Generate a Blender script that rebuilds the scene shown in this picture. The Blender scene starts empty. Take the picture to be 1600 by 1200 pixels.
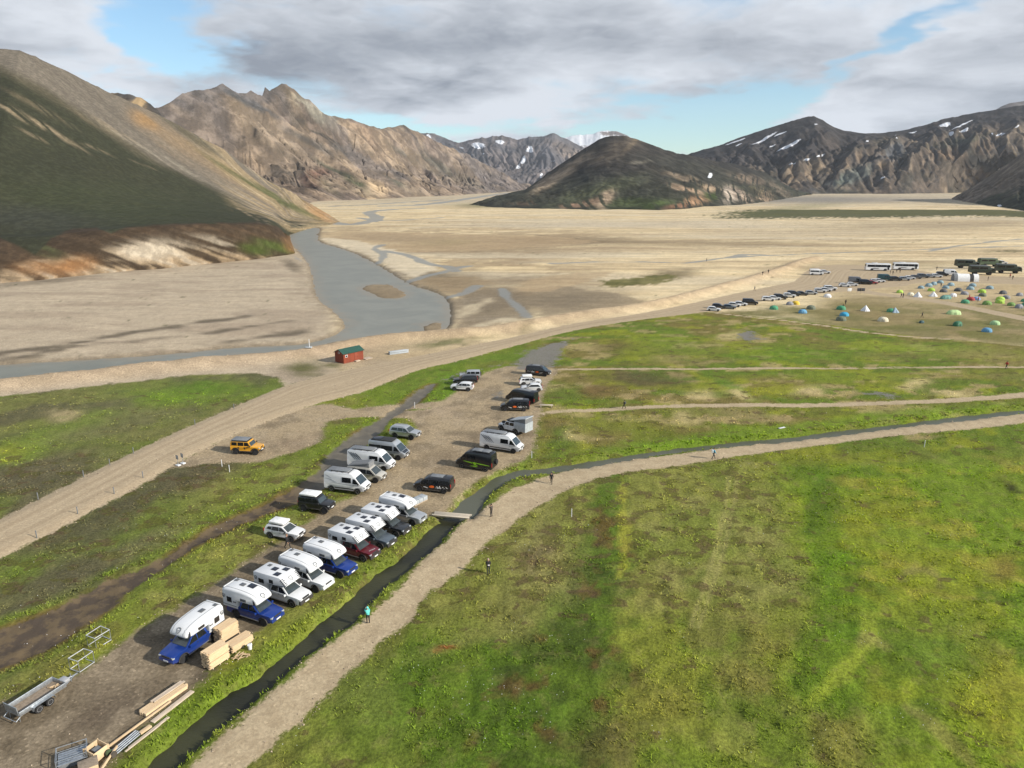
import bpy, bmesh, math, random
import numpy as np
from mathutils import Vector, Matrix

# ------------------------------------------------------------------ camera, sky, sun, exposure
scene = bpy.context.scene
COL = scene.collection
F = 1109.0                                  # focal length in pixels of a 1600 px wide picture
PITCH = math.atan(315 / F)                  # horizon 315 px above the picture centre
CAM_H = 38.0                                # the drone hovers 38 m above the valley floor
cam_data = bpy.data.cameras.new("camera")
cam_data.sensor_width = 36.0
cam_data.lens = F / 1600 * 36.0
cam_data.clip_start = 0.5
cam_data.clip_end = 40000
cam = bpy.data.objects.new("camera", cam_data)
cam.location = (0, 0, CAM_H)
cam.rotation_euler = (math.pi / 2 - PITCH, 0, 0)
COL.objects.link(cam)
scene.camera = cam

SUN_EL = math.radians(27)
SUN_AZ = math.atan2(0.92, -0.38)            # compass-like angle from +Y towards +X of the direction TO the sun
sun_dir = Vector((math.sin(SUN_AZ) * math.cos(SUN_EL), math.cos(SUN_AZ) * math.cos(SUN_EL), math.sin(SUN_EL)))
sd = bpy.data.lights.new("sun", 'SUN')
sd.energy = 4.3
sd.angle = math.radians(1.2)
sd.color = (1.0, 0.93, 0.82)
sun = bpy.data.objects.new("sun", sd)
sun.rotation_euler = sun_dir.to_track_quat('Z', 'Y').to_euler()
sun.location = (200, -100, 300)
COL.objects.link(sun)

scene.view_settings.view_transform = 'Standard'
scene.view_settings.look = 'None'
scene.view_settings.gamma = 1.0
scene.view_settings.exposure = 0.65
scene.view_settings.use_curve_mapping = False
scene.cycles.use_denoising = True
scene.cycles.max_bounces = 4
scene.cycles.diffuse_bounces = 1
scene.cycles.glossy_bounces = 2
scene.cycles.transmission_bounces = 2
scene.cycles.volume_bounces = 0
scene.cycles.caustics_reflective = False
scene.cycles.caustics_refractive = False


# ------------------------------------------------------------------ node helper
class NT:
    def __init__(s, tree):
        s.t = tree
        s.t.nodes.clear()

    def n(s, typ, **kw):
        nd = s.t.nodes.new(typ)
        for k, v in kw.items():
            if k.startswith('_'):
                setattr(nd, k[1:], v)
            else:
                s.set(nd.inputs[int(k[1:]) if k[0] == 'i' and k[1:].isdigit() else k.replace('__', ' ')], v)
        return nd

    def set(s, sock, v):
        if hasattr(v, 'is_output'):
            s.t.links.new(v, sock)
        elif isinstance(v, bpy.types.Node):
            s.t.links.new(v.outputs[0], sock)
        else:
            try:
                sock.default_value = v
            except Exception:
                sock.default_value = (*v, 1.0)

    def m(s, op, a, b=0.0, c=0.0, clamp=False):
        nd = s.t.nodes.new('ShaderNodeMath')
        nd.operation = op
        nd.use_clamp = clamp
        for i, v in enumerate((a, b, c)):
            s.set(nd.inputs[i], v)
        return nd.outputs[0]

    def vm(s, op, a, b=(0, 0, 0)):
        nd = s.t.nodes.new('ShaderNodeVectorMath')
        nd.operation = op
        s.set(nd.inputs[0], a)
        if op == 'SCALE':
            s.set(nd.inputs[3], b)
        else:
            s.set(nd.inputs[1], b)
        return nd.outputs['Value'] if op in ('DOT_PRODUCT', 'LENGTH', 'DISTANCE') else nd.outputs[0]

    def mix(s, f, a, b, blend='MIX'):
        nd = s.t.nodes.new('ShaderNodeMix')
        nd.data_type = 'RGBA'
        nd.blend_type = blend
        s.set(nd.inputs[0], f)
        s.set(nd.inputs[6], a if not isinstance(a, tuple) or len(a) == 4 else (*a, 1))
        s.set(nd.inputs[7], b if not isinstance(b, tuple) or len(b) == 4 else (*b, 1))
        return nd.outputs[2]

    dims = '3D'

    def noise(s, vec, scale, detail=4, rough=0.55, dist=0.0, out=0):
        nd = s.t.nodes.new('ShaderNodeTexNoise')
        nd.noise_dimensions = s.dims
        nd.inputs['Scale'].default_value = scale
        nd.inputs['Detail'].default_value = detail
        nd.inputs['Roughness'].default_value = rough
        nd.inputs['Distortion'].default_value = dist
        s.set(nd.inputs['Vector'], vec)
        return nd.outputs[out]

    def ss(s, v, a, b, lo=0.0, hi=1.0):
        nd = s.t.nodes.new('ShaderNodeMapRange')
        nd.interpolation_type = 'SMOOTHSTEP'
        for i, q in enumerate((v, a, b, lo, hi)):
            s.set(nd.inputs[i], q)
        return nd.outputs[0]

    def lin(s, v, a, b, lo=0.0, hi=1.0):
        nd = s.t.nodes.new('ShaderNodeMapRange')
        for i, q in enumerate((v, a, b, lo, hi)):
            s.set(nd.inputs[i], q)
        return nd.outputs[0]

    def attr(s, name, out='Color'):
        nd = s.t.nodes.new('ShaderNodeAttribute')
        nd.attribute_name = name
        return nd.outputs[out]

    def mapv(s, vec, scale=(1, 1, 1), loc=(0, 0, 0)):
        nd = s.t.nodes.new('ShaderNodeMapping')
        nd.inputs['Scale'].default_value = scale
        nd.inputs['Location'].default_value = loc
        s.set(nd.inputs['Vector'], vec)
        return nd.outputs[0]


# ------------------------------------------------------------------ sky: physical sky with broken cloud
def px_dir(px, py):
    u, v = (px - 800) / F, (600 - py) / F
    d = Vector((u, math.cos(PITCH) + v * math.sin(PITCH), -math.sin(PITCH) + v * math.cos(PITCH)))
    return d.normalized()


world = bpy.data.worlds.new("World")
scene.world = world
world.use_nodes = True
w = NT(world.node_tree)
world.cycles.sampling_method = 'NONE'
tc = w.n('ShaderNodeTexCoord').outputs['Generated']
sky = w.n('ShaderNodeTexSky', _sky_type='NISHITA', _sun_disc=False, _sun_elevation=SUN_EL,
          _sun_rotation=SUN_AZ, _altitude=600.0, _air_density=1.0, _dust_density=0.4, _ozone_density=2.5)
sep = w.n('ShaderNodeSeparateXYZ', Vector=tc)
dz = w.m('MAXIMUM', sep.outputs[2], 0.0)
k = w.m('DIVIDE', 1.0, w.m('ADD', dz, 0.2))
cp = w.n('ShaderNodeCombineXYZ', X=w.m('MULTIPLY', sep.outputs[0], k), Y=w.m('MULTIPLY', sep.outputs[1], k), Z=w.m('MULTIPLY', dz, 4.0)).outputs[0]
wv = w.vm('SUBTRACT', w.noise(cp, 1.7, 4, 0.6, out=1), (0.5, 0.5, 0.5))
cpw = w.vm('ADD', cp, w.vm('SCALE', wv, 0.5))
nsep = w.n('ShaderNodeSeparateXYZ', Vector=w.noise(cpw, 1.25, 6, 0.57, out=1))
n1, n3 = nsep.outputs[0], nsep.outputs[1]
wn = w.n('ShaderNodeSeparateXYZ', Vector=wv)
azw = w.m('MULTIPLY_ADD', wn.outputs[0], 0.34, w.m('ARCTAN2', sep.outputs[0], sep.outputs[1]))
elw = w.m('MULTIPLY_ADD', wn.outputs[1], 0.13, w.m('ARCSINE', sep.outputs[2]))


def sky_blob(px, py, rx, ry, rot=0.0):
    """soft patch round a direction; radii in picture pixels"""
    d = px_dir(px, py)
    a0, e0 = math.atan2(d.x, d.y), math.asin(d.z)
    da = w.m('SUBTRACT', azw, a0)
    de = w.m('SUBTRACT', elw, e0)
    c, s_ = math.cos(rot), math.sin(rot)
    p = w.m('MULTIPLY_ADD', da, c * F / rx, w.m('MULTIPLY', de, s_ * F / rx))
    q = w.m('MULTIPLY_ADD', de, c * F / ry, w.m('MULTIPLY', da, -s_ * F / ry))
    return w.m('EXPONENT', w.m('MULTIPLY', w.m('MULTIPLY_ADD', p, p, w.m('MULTIPLY', q, q)), -1.0))


cov = w.m('MULTIPLY_ADD', n1, 2.1, -0.58)
for (px_, py_, rx, ry, rot, amt) in (
        (228, 45, 85, 50, -0.5, -0.9), (130, 128, 90, 14, -0.5, -0.35),
        (1150, 168, 130, 32, 0.12, -0.85), (690, 210, 100, 15, 0.0, -0.7), (1400, 68, 110, 16, 0.4, -0.5),
        (1040, 222, 150, 16, 0, -0.6), (760, 60, 400, 85, 0.0, 0.5), (50, 95, 120, 40, -0.25, 0.35),
        (1430, 160, 150, 35, 0, 0.45), (1580, 70, 90, 60, 0, 0.4), (800, 165, 150, 22, 0, 0.3)):
    cov = w.m('MULTIPLY_ADD', sky_blob(px_, py_, rx, ry, rot), amt, cov)
mask = w.ss(cov, 0.12, 0.66)
shade = w.m('MULTIPLY_ADD', n3, 3.0, -1.22)
for (px_, py_, rx, ry, rot, amt) in ((640, 75, 330, 55, 0.08, 0.5), (1060, 60, 240, 40, 0.1, 0.25), (740, 165, 200, 25, 0, -0.25), (80, 80, 110, 40, 0, -0.25), (1400, 150, 160, 40, 0, -0.25)):
    shade = w.m('MULTIPLY_ADD', sky_blob(px_, py_, rx, ry, rot), amt, shade)
shade = w.m('ADD', shade, w.m('MULTIPLY', w.ss(cov, .4, 1.3), .25), clamp=True)
ccol = w.mix(shade, (0.49, 0.515, 0.555), (0.152, 0.172, 0.208))
skyc = w.mix(1.0, w.vm('SCALE', sky.outputs[0], 0.102), (0.86, 0.99, 0.98), 'MULTIPLY')
out = w.mix(mask, skyc, ccol)
bg = w.n('ShaderNodeBackground', Color=out, Strength=1.0)
w.n('ShaderNodeOutputWorld', Surface=bg)


# ------------------------------------------------------------------ geometry helpers
def ray_dir(px, py):
    px, py = np.asarray(px, float), np.asarray(py, float)
    u, v = (px - 800) / F, (600 - py) / F
    return u, math.cos(PITCH) + v * math.sin(PITCH), -math.sin(PITCH) + v * math.cos(PITCH)


def gp(px, py, z=0.0):
    """point of the valley floor (height z) seen at a picture position"""
    dx, dy, dz_ = ray_dir(px, py)
    t = (z - CAM_H) / dz_
    return np.stack([dx * t, dy * t], -1)


def at_depth(px, py, Y):
    dx, dy, dz_ = ray_dir(px, py)
    t = np.asarray(Y, float) / dy
    return np.stack([dx * t, dy * t, CAM_H + dz_ * t], -1)


def project(X, Y, Z):
    dep = Y * math.cos(PITCH) + (CAM_H - Z) * math.sin(PITCH)
    dep = np.where(dep < 1, 1, dep)
    v = ((CAM_H - Z) * math.cos(PITCH) - Y * math.sin(PITCH)) / dep
    return 800 + F * X / dep, 600 + F * v


def _hash(ix, iy, seed):
    h = (ix.astype(np.int64) * 374761393 + iy.astype(np.int64) * 668265263 + seed * 1274126177) & 0xFFFFFFFF
    h = ((h ^ (h >> 13)) * 1274126177) & 0xFFFFFFFF
    return ((h ^ (h >> 16)) & 0xFFFF) / 65535.0


def vnoise(x, y, seed=0):
    ix, iy = np.floor(x), np.floor(y)
    fx, fy = x - ix, y - iy
    fx, fy = fx * fx * fx * (fx * (fx * 6 - 15) + 10), fy * fy * fy * (fy * (fy * 6 - 15) + 10)
    a, b = _hash(ix, iy, seed), _hash(ix + 1, iy, seed)
    c, d = _hash(ix, iy + 1, seed), _hash(ix + 1, iy + 1, seed)
    return a + (b - a) * fx + (c - a) * fy + (a - b - c + d) * fx * fy


def fbm(x, y, oct=4, seed=0, gain=0.5, lac=2.03):
    s, a, n = 0.0, 1.0, 0.0
    x, y = np.asarray(x, float), np.asarray(y, float)
    for i in range(oct):
        s = s + a * vnoise(x, y, seed + i * 17)
        n += a
        a *= gain
        x, y = x * lac + 13.7, y * lac + 7.1
    return s / n


def ridged(x, y, oct=4, seed=0, gain=0.5):
    s, a, n = 0.0, 1.0, 0.0
    x, y = np.asarray(x, float), np.asarray(y, float)
    for i in range(oct):
        s = s + a * (1 - np.abs(2 * vnoise(x, y, seed + i * 31) - 1))
        n += a
        a *= gain
        x, y = x * 2.1 + 5.3, y * 2.1 + 9.1
    return s / n


def sstep(v, a, b):
    t = np.clip((v - a) / (b - a), 0, 1)
    return t * t * (3 - 2 * t)


def seg_dist2(X, Y, a, b):
    ax, ay = a
    bx, by = b[0] - ax, b[1] - ay
    l2 = bx * bx + by * by + 1e-9
    t = np.clip(((X - ax) * bx + (Y - ay) * by) / l2, 0, 1)
    dx, dy = X - ax - t * bx, Y - ay - t * by
    return dx * dx + dy * dy


def smooth_line(P, n=4, closed=False):
    """Catmull-Rom through the points"""
    P = np.asarray(P, float)
    N = len(P)
    out = []
    rng = range(N) if closed else range(N - 1)
    for i in rng:
        p0, p1 = P[(i - 1) % N] if closed or i > 0 else 2 * P[0] - P[1], P[i]
        p2 = P[(i + 1) % N]
        p3 = P[(i + 2) % N] if closed or i + 2 < N else 2 * P[-1] - P[-2]
        for k_ in range(n):
            t = k_ / n
            out.append(0.5 * ((2 * p1) + (p2 - p0) * t + (2 * p0 - 5 * p1 + 4 * p2 - p3) * t * t + (3 * p1 - p0 - 3 * p2 + p3) * t ** 3))
    if not closed:
        out.append(P[-1])
    return np.array(out)


FARD = -40.0


def poly_sdf(X, Y, poly, margin=30.0):
    """signed distance in metres, positive inside"""
    X, Y = np.asarray(X, float), np.asarray(Y, float)
    res = np.full(X.shape, FARD)
    lo, hi = poly.min(0) - margin, poly.max(0) + margin
    sel = (X > lo[0]) & (X < hi[0]) & (Y > lo[1]) & (Y < hi[1])
    if not sel.any():
        return res
    x, y = X[sel], Y[sel]
    d2 = np.full(x.shape, 1e12)
    ins = np.zeros(x.shape, bool)
    N = len(poly)
    for i in range(N):
        a, b = poly[i], poly[(i + 1) % N]
        d2 = np.minimum(d2, seg_dist2(x, y, a, b))
        if a[1] != b[1]:
            c = ((a[1] > y) != (b[1] > y)) & (x < (b[0] - a[0]) * (y - a[1]) / (b[1] - a[1]) + a[0])
            ins ^= c
    d = np.sqrt(d2)
    res[sel] = np.maximum(np.where(ins, d, -d), FARD)
    return res


def line_sdf(X, Y, line, hw, margin=30.0):
    """distance inside a strip of half-width hw (scalar or one per point) along a polyline"""
    X, Y = np.asarray(X, float), np.asarray(Y, float)
    res = np.full(X.shape, FARD)
    hw = np.broadcast_to(np.asarray(hw, float), (len(line),))
    lo, hi = line.min(0) - margin, line.max(0) + margin
    sel = (X > lo[0]) & (X < hi[0]) & (Y > lo[1]) & (Y < hi[1])
    if not sel.any():
        return res
    x, y = X[sel], Y[sel]
    best = np.full(x.shape, FARD)
    for i in range(len(line) - 1):
        best = np.maximum(best, 0.5 * (hw[i] + hw[i + 1]) - np.sqrt(seg_dist2(x, y, line[i], line[i + 1])))
    res[sel] = best
    return res


def strip_poly(up, lo, n=4):
    """polygon in metres from the picture positions of its two edges"""
    a = smooth_line(gp(*np.array(up, float).T), n)
    b = smooth_line(gp(*np.array(lo, float).T), n)
    return np.vstack([a, b[::-1]])


def pixpoly(pts, n=3):
    return smooth_line(gp(*np.array(pts, float).T), n, closed=True)


def tag(o, label=None, cat=None, group=None, kind=None):
    if label:
        o['label'] = label
    if cat:
        o['category'] = cat
    if group:
        o['group'] = group
    if kind:
        o['kind'] = kind
    return o


def mesh_obj(name, verts, faces, mat=None, parent=None, smooth=False):
    me = bpy.data.meshes.new(name)
    me.from_pydata([tuple(v) for v in verts], [], faces)
    me.update()
    if mat:
        me.materials.append(mat)
    if smooth:
        me.shade_smooth()
    o = bpy.data.objects.new(name, me)
    COL.objects.link(o)
    if parent:
        o.parent = parent
    return o


def grid_mesh(name, co, quads, mat, attrs):
    """fast mesh from numpy arrays with colour and float attributes"""
    me = bpy.data.meshes.new(name)
    nv, nf = len(co), len(quads)
    me.vertices.add(nv)
    me.vertices.foreach_set('co', co.astype(np.float32).ravel())
    me.loops.add(nf * 4)
    me.loops.foreach_set('vertex_index', quads.astype(np.int32).ravel())
    me.polygons.add(nf)
    me.polygons.foreach_set('loop_start', np.arange(0, nf * 4, 4, dtype=np.int32))
    me.update(calc_edges=True)
    me.validate()
    for nm, arr in attrs.items():
        if arr.ndim == 2:
            a = me.attributes.new(nm, 'FLOAT_COLOR', 'POINT')
            a.data.foreach_set('color', np.hstack([np.clip(arr, 0, 1), np.ones((nv, 1))]).astype(np.float32).ravel())
        else:
            a = me.attributes.new(nm, 'FLOAT', 'POINT')
            a.data.foreach_set('value', arr.astype(np.float32).ravel())
    me.shade_smooth()
    me.materials.append(mat)
    o = bpy.data.objects.new(name, me)
    COL.objects.link(o)
    return o


MATS = {}


def new_mat(name):
    m = bpy.data.materials.new(name)
    m.use_nodes = True
    MATS[name] = m
    return m, NT(m.node_tree)


def finish(nt, col, rough=0.8, bump=None, bstr=0.3, bdist=0.05, metallic=0.0, spec=0.5, **kw):
    b = nt.n('ShaderNodeBsdfPrincipled')
    nt.set(b.inputs['Base Color'], col)
    nt.set(b.inputs['Roughness'], rough)
    nt.set(b.inputs['Metallic'], metallic)
    nt.set(b.inputs['Specular IOR Level'], spec)
    for k_, v in kw.items():
        nt.set(b.inputs[k_.replace('__', ' ')], v)
    if bump is not None:
        bn = nt.n('ShaderNodeBump', Height=bump, Strength=bstr, Distance=bdist)
        nt.t.links.new(bn.outputs[0], b.inputs['Normal'])
    nt.n('ShaderNodeOutputMaterial', Surface=b)
    return b

# ------------------------------------------------------------------ where things lie on the valley floor (picture positions -> metres)
RIVER = pixpoly([(-330, 606), (-150, 583), (0, 567), (100, 561), (200, 555), (300, 547), (360, 541), (430, 537), (470, 535), (500, 529), (528, 518), (538, 508),
                 (534, 496), (518, 482), (499, 467), (492, 454), (490, 440), (485, 420), (477, 402), (463, 388), (452, 370), (458, 360), (476, 356), (499, 356), (496, 369),
                 (500, 377), (522, 384), (548, 392), (574, 404), (592, 414), (612, 426), (632, 438), (650, 446), (672, 452), (692, 461), (701, 472), (704, 490), (701, 507),
                 (690, 515), (660, 519), (600, 522), (525, 531), (465, 545), (370, 553), (270, 569), (150, 583), (0, 599), (-150, 616), (-330, 640)], 3)
ISLAND = pixpoly([(565, 449), (580, 443), (605, 443), (625, 450), (634, 459), (620, 464), (595, 463), (578, 456)], 3)
BAR = pixpoly([(663, 508), (672, 502), (688, 502), (690, 509), (680, 516), (665, 516)], 3)
LEVEE = smooth_line(gp(*np.array([(-300, 640), (-100, 618), (0, 606), (120, 593), (230, 580), (330, 570), (420, 562), (480, 555), (530, 545), (600, 532), (680, 525), (760, 519),
                                  (830, 508), (900, 496), (1000, 482), (1070, 466), (1130, 450), (1180, 436), (1225, 421), (1255, 410), (1275, 405)], float).T), 3)
ROAD = strip_poly([(-330, 960), (-120, 868), (0, 811), (100, 761), (200, 711), (300, 665), (400, 622), (450, 602), (525, 582), (600, 567), (700, 547), (800, 527), (900, 505),
                   (1000, 490), (1080, 474), (1150, 458), (1230, 442), (1300, 428), (1350, 420), (1420, 419)],
                  [(-330, 1040), (-120, 932), (0, 873), (75, 836), (150, 796), (225, 756), (280, 722), (350, 687), (420, 658), (500, 630), (575, 610), (650, 580), (720, 563), (800, 542),
                   (900, 516), (1000, 500), (1090, 489), (1150, 478), (1230, 464), (1300, 456), (1350, 452), (1420, 446)])
CAMP_ROAD = smooth_line(gp(*np.array([(1320, 446), (1360, 456), (1420, 464), (1480, 473), (1540, 485), (1600, 497), (1700, 517)], float).T), 3)
CAMP_LOT = pixpoly([(1270, 418), (1330, 414), (1420, 420), (1480, 428), (1560, 432), (1660, 436), (1660, 446), (1560, 444), (1470, 440), (1400, 446), (1330, 452), (1260, 460), (1200, 462), (1240, 440)], 3)
PARK = pixpoly([(500, 632), (560, 640), (620, 641), (660, 640), (690, 628), (712, 612), (745, 590), (770, 578), (800, 572), (845, 573), (872, 577), (862, 592), (850, 612), (846, 640),
                (838, 675), (834, 700), (822, 716), (795, 728), (768, 740), (745, 752), (722, 772), (705, 790), (690, 806), (676, 806), (640, 818), (596, 850), (540, 890), (480, 931),
                (420, 972), (385, 1000), (330, 1048), (297, 1084), (250, 1118), (205, 1160), (165, 1205), (80, 1290), (-140, 1290), (-80, 1130), (0, 1096), (80, 1072), (128, 1048), (180, 1010), (220, 985),
                (260, 958), (300, 935), (350, 903), (400, 868), (440, 846), (470, 822), (500, 805), (525, 785), (560, 774), (580, 752), (610, 728), (628, 705), (640, 686), (650, 668),
                (640, 655), (600, 652), (560, 652), (510, 660), (500, 690), (440, 712), (400, 722), (330, 724), (290, 730), (270, 728), (340, 690), (420, 655)], 3)
PATH = strip_poly([(120, 1360), (240, 1250), (300, 1197), (350, 1152), (400, 1106), (450, 1060), (500, 1018), (550, 980), (590, 950), (640, 900), (672, 864), (700, 843), (730, 810), (765, 789), (800, 765),
                   (850, 746), (900, 732), (950, 723), (1000, 716), (1080, 707), (1150, 697), (1250, 685), (1350, 672), (1450, 660), (1525, 652), (1600, 646), (1750, 632)],
                  [(260, 1360), (340, 1250), (400, 1192), (430, 1160), (465, 1133), (498, 1100), (530, 1064), (566, 1030), (600, 1000), (640, 968), (664, 930), (718, 896), (750, 860), (780, 834), (830, 797),
                   (862, 780), (900, 760), (950, 745), (1000, 736), (1100, 722), (1200, 706), (1300, 693), (1400, 681), (1470, 675), (1525, 670), (1600, 661), (1750, 646)])
TRACK_A = smooth_line(gp(*np.array([(862, 578), (900, 577), (1000, 577), (1100, 577), (1250, 576), (1400, 575), (1600, 573), (1750, 572)], float).T), 3)
TRACK_B = smooth_line(gp(*np.array([(846, 646), (880, 642), (930, 640), (980, 638), (1050, 636), (1150, 634), (1250, 633), (1330, 631), (1400, 629), (1500, 624), (1600, 618), (1750, 608)], float).T), 3)
TRACK_C = smooth_line(gp(*np.array([(1120, 489), (1160, 494), (1220, 501), (1300, 511), (1360, 520), (1420, 526), (1480, 530)], float).T), 3)
LINK = smooth_line(gp(*np.array([(575, 640), (615, 637), (660, 634), (700, 630)], float).T), 3)
DITCH = strip_poly([(40, 1340), (140, 1258), (212, 1200), (250, 1162), (290, 1126), (350, 1076), (400, 1047), (465, 992), (530, 937), (585, 892), (625, 864), (656, 830), (680, 812), (700, 800)],
                   [(110, 1360), (200, 1265), (275, 1200), (320, 1160), (362, 1125), (400, 1090), (450, 1050), (500, 1010), (565, 960), (605, 917), (640, 888), (680, 853), (708, 822), (728, 806)])
STREAM = strip_poly([(686, 808), (704, 796), (718, 780), (742, 762), (768, 745), (800, 731), (850, 726), (900, 719), (980, 707), (1050, 697), (1150, 686), (1230, 679), (1300, 670), (1400, 659), (1475, 649), (1550, 641), (1600, 636), (1750, 622)],
                    [(740, 808), (748, 798), (758, 782), (770, 766), (790, 753), (812, 744), (850, 738), (900, 731), (980, 717), (1050, 706), (1150, 695), (1230, 688), (1300, 680), (1400, 667), (1500, 656), (1550, 650), (1600, 644), (1750, 630)])
MUD = strip_poly([(-160, 1050), (0, 984), (60, 962), (100, 944), (150, 915), (200, 893), (240, 878), (290, 850), (330, 824), (400, 795), (440, 772), (475, 752), (500, 733), (508, 715), (530, 694), (556, 676), (585, 660), (606, 646), (625, 632), (650, 612), (676, 598)],
                 [(-160, 1120), (0, 1046), (60, 1022), (100, 1000), (150, 958), (200, 925), (240, 897), (292, 862), (345, 834), (410, 806), (455, 788), (490, 770), (528, 750), (548, 724), (560, 708), (578, 690), (598, 672), (614, 652), (645, 634), (668, 616), (682, 600)])
MUD_B = pixpoly([(100, 975), (120, 960), (150, 945), (180, 930), (190, 940), (150, 965), (118, 985)], 3)
PUDDLE = pixpoly([(798, 578), (806, 560), (822, 545), (850, 538), (880, 531), (908, 521), (902, 534), (888, 548), (876, 562), (860, 575), (835, 578), (815, 580)], 3)
PUDDLE_2 = pixpoly([(768, 616), (780, 610), (792, 614), (784, 624), (770, 626)], 3)
POND = pixpoly([(1342, 616), (1360, 611), (1390, 613), (1410, 620), (1400, 624), (1370, 620)], 3)
POND_2 = pixpoly([(1140, 520), (1170, 513), (1190, 520), (1180, 532), (1200, 540), (1170, 540), (1150, 532)], 3)
GULLY = smooth_line(gp(*np.array([(690, 598), (715, 585), (745, 578), (770, 572), (800, 566)], float).T), 3)
SAND = gp(*np.array([(-420, 676), (-200, 645), (0, 620), (125, 606), (225, 595), (300, 586), (400, 582), (436, 590), (446, 603), (525, 585), (600, 570), (700, 550), (800, 532), (870, 516), (900, 510), (1000, 495), (1085, 487),
                     (1140, 489), (1200, 497), (1300, 508), (1400, 522), (1500, 532), (1600, 541), (1900, 575), (1900, 289.6), (-420, 289.6)], float).T)
BRAIDS = [([(640, 440), (665, 431), (690, 426), (710, 420), (735, 416)], 2.2), ([(590, 412), (600, 398), (585, 388), (600, 382)], 2.0), ([(600, 392), (640, 400), (665, 412), (700, 418), (712, 424)], 2.6),
          ([(700, 465), (725, 458), (745, 448)], 2.0), ([(785, 452), (793, 466), (810, 480), (826, 496)], 1.6), ([(500, 345), (540, 350), (575, 347), (590, 340), (575, 333), (600, 328), (660, 325)], 8.0),
          ([(560, 340), (600, 345), (680, 341), (690, 340)], 4.0), ([(600, 322), (680, 318), (760, 306), (800, 301)], 14.0), ([(520, 322), (600, 318), (700, 312)], 10.0),
          ([(1080, 410), (1130, 404), (1180, 400), (1260, 396), (1400, 391), (1600, 384)], 1.6), ([(1140, 403), (1160, 398), (1190, 398)], 3.0), ([(1450, 392), (1500, 384), (1560, 377), (1600, 373)], 1.6), ([(860, 412), (960, 408), (1070, 411)], 1.6), ([(460, 400), (470, 408)], 1.0)]
BRAIDS = [(smooth_line(gp(*np.array(p, float).T), 3), hw) for p, hw in BRAIDS]
WET_L = [([(120, 536), (200, 520), (300, 505), (380, 495)], 2.2), ([(20, 560), (120, 541), (220, 531), (330, 520), (440, 503)], 2.0), ([(360, 533), (420, 525), (470, 519)], 2.2), ([(0, 552), (60, 545), (120, 540)], 1.5)]
WET_L = [(smooth_line(gp(*np.array(p, float).T), 3), hw) for p, hw in WET_L]


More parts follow.
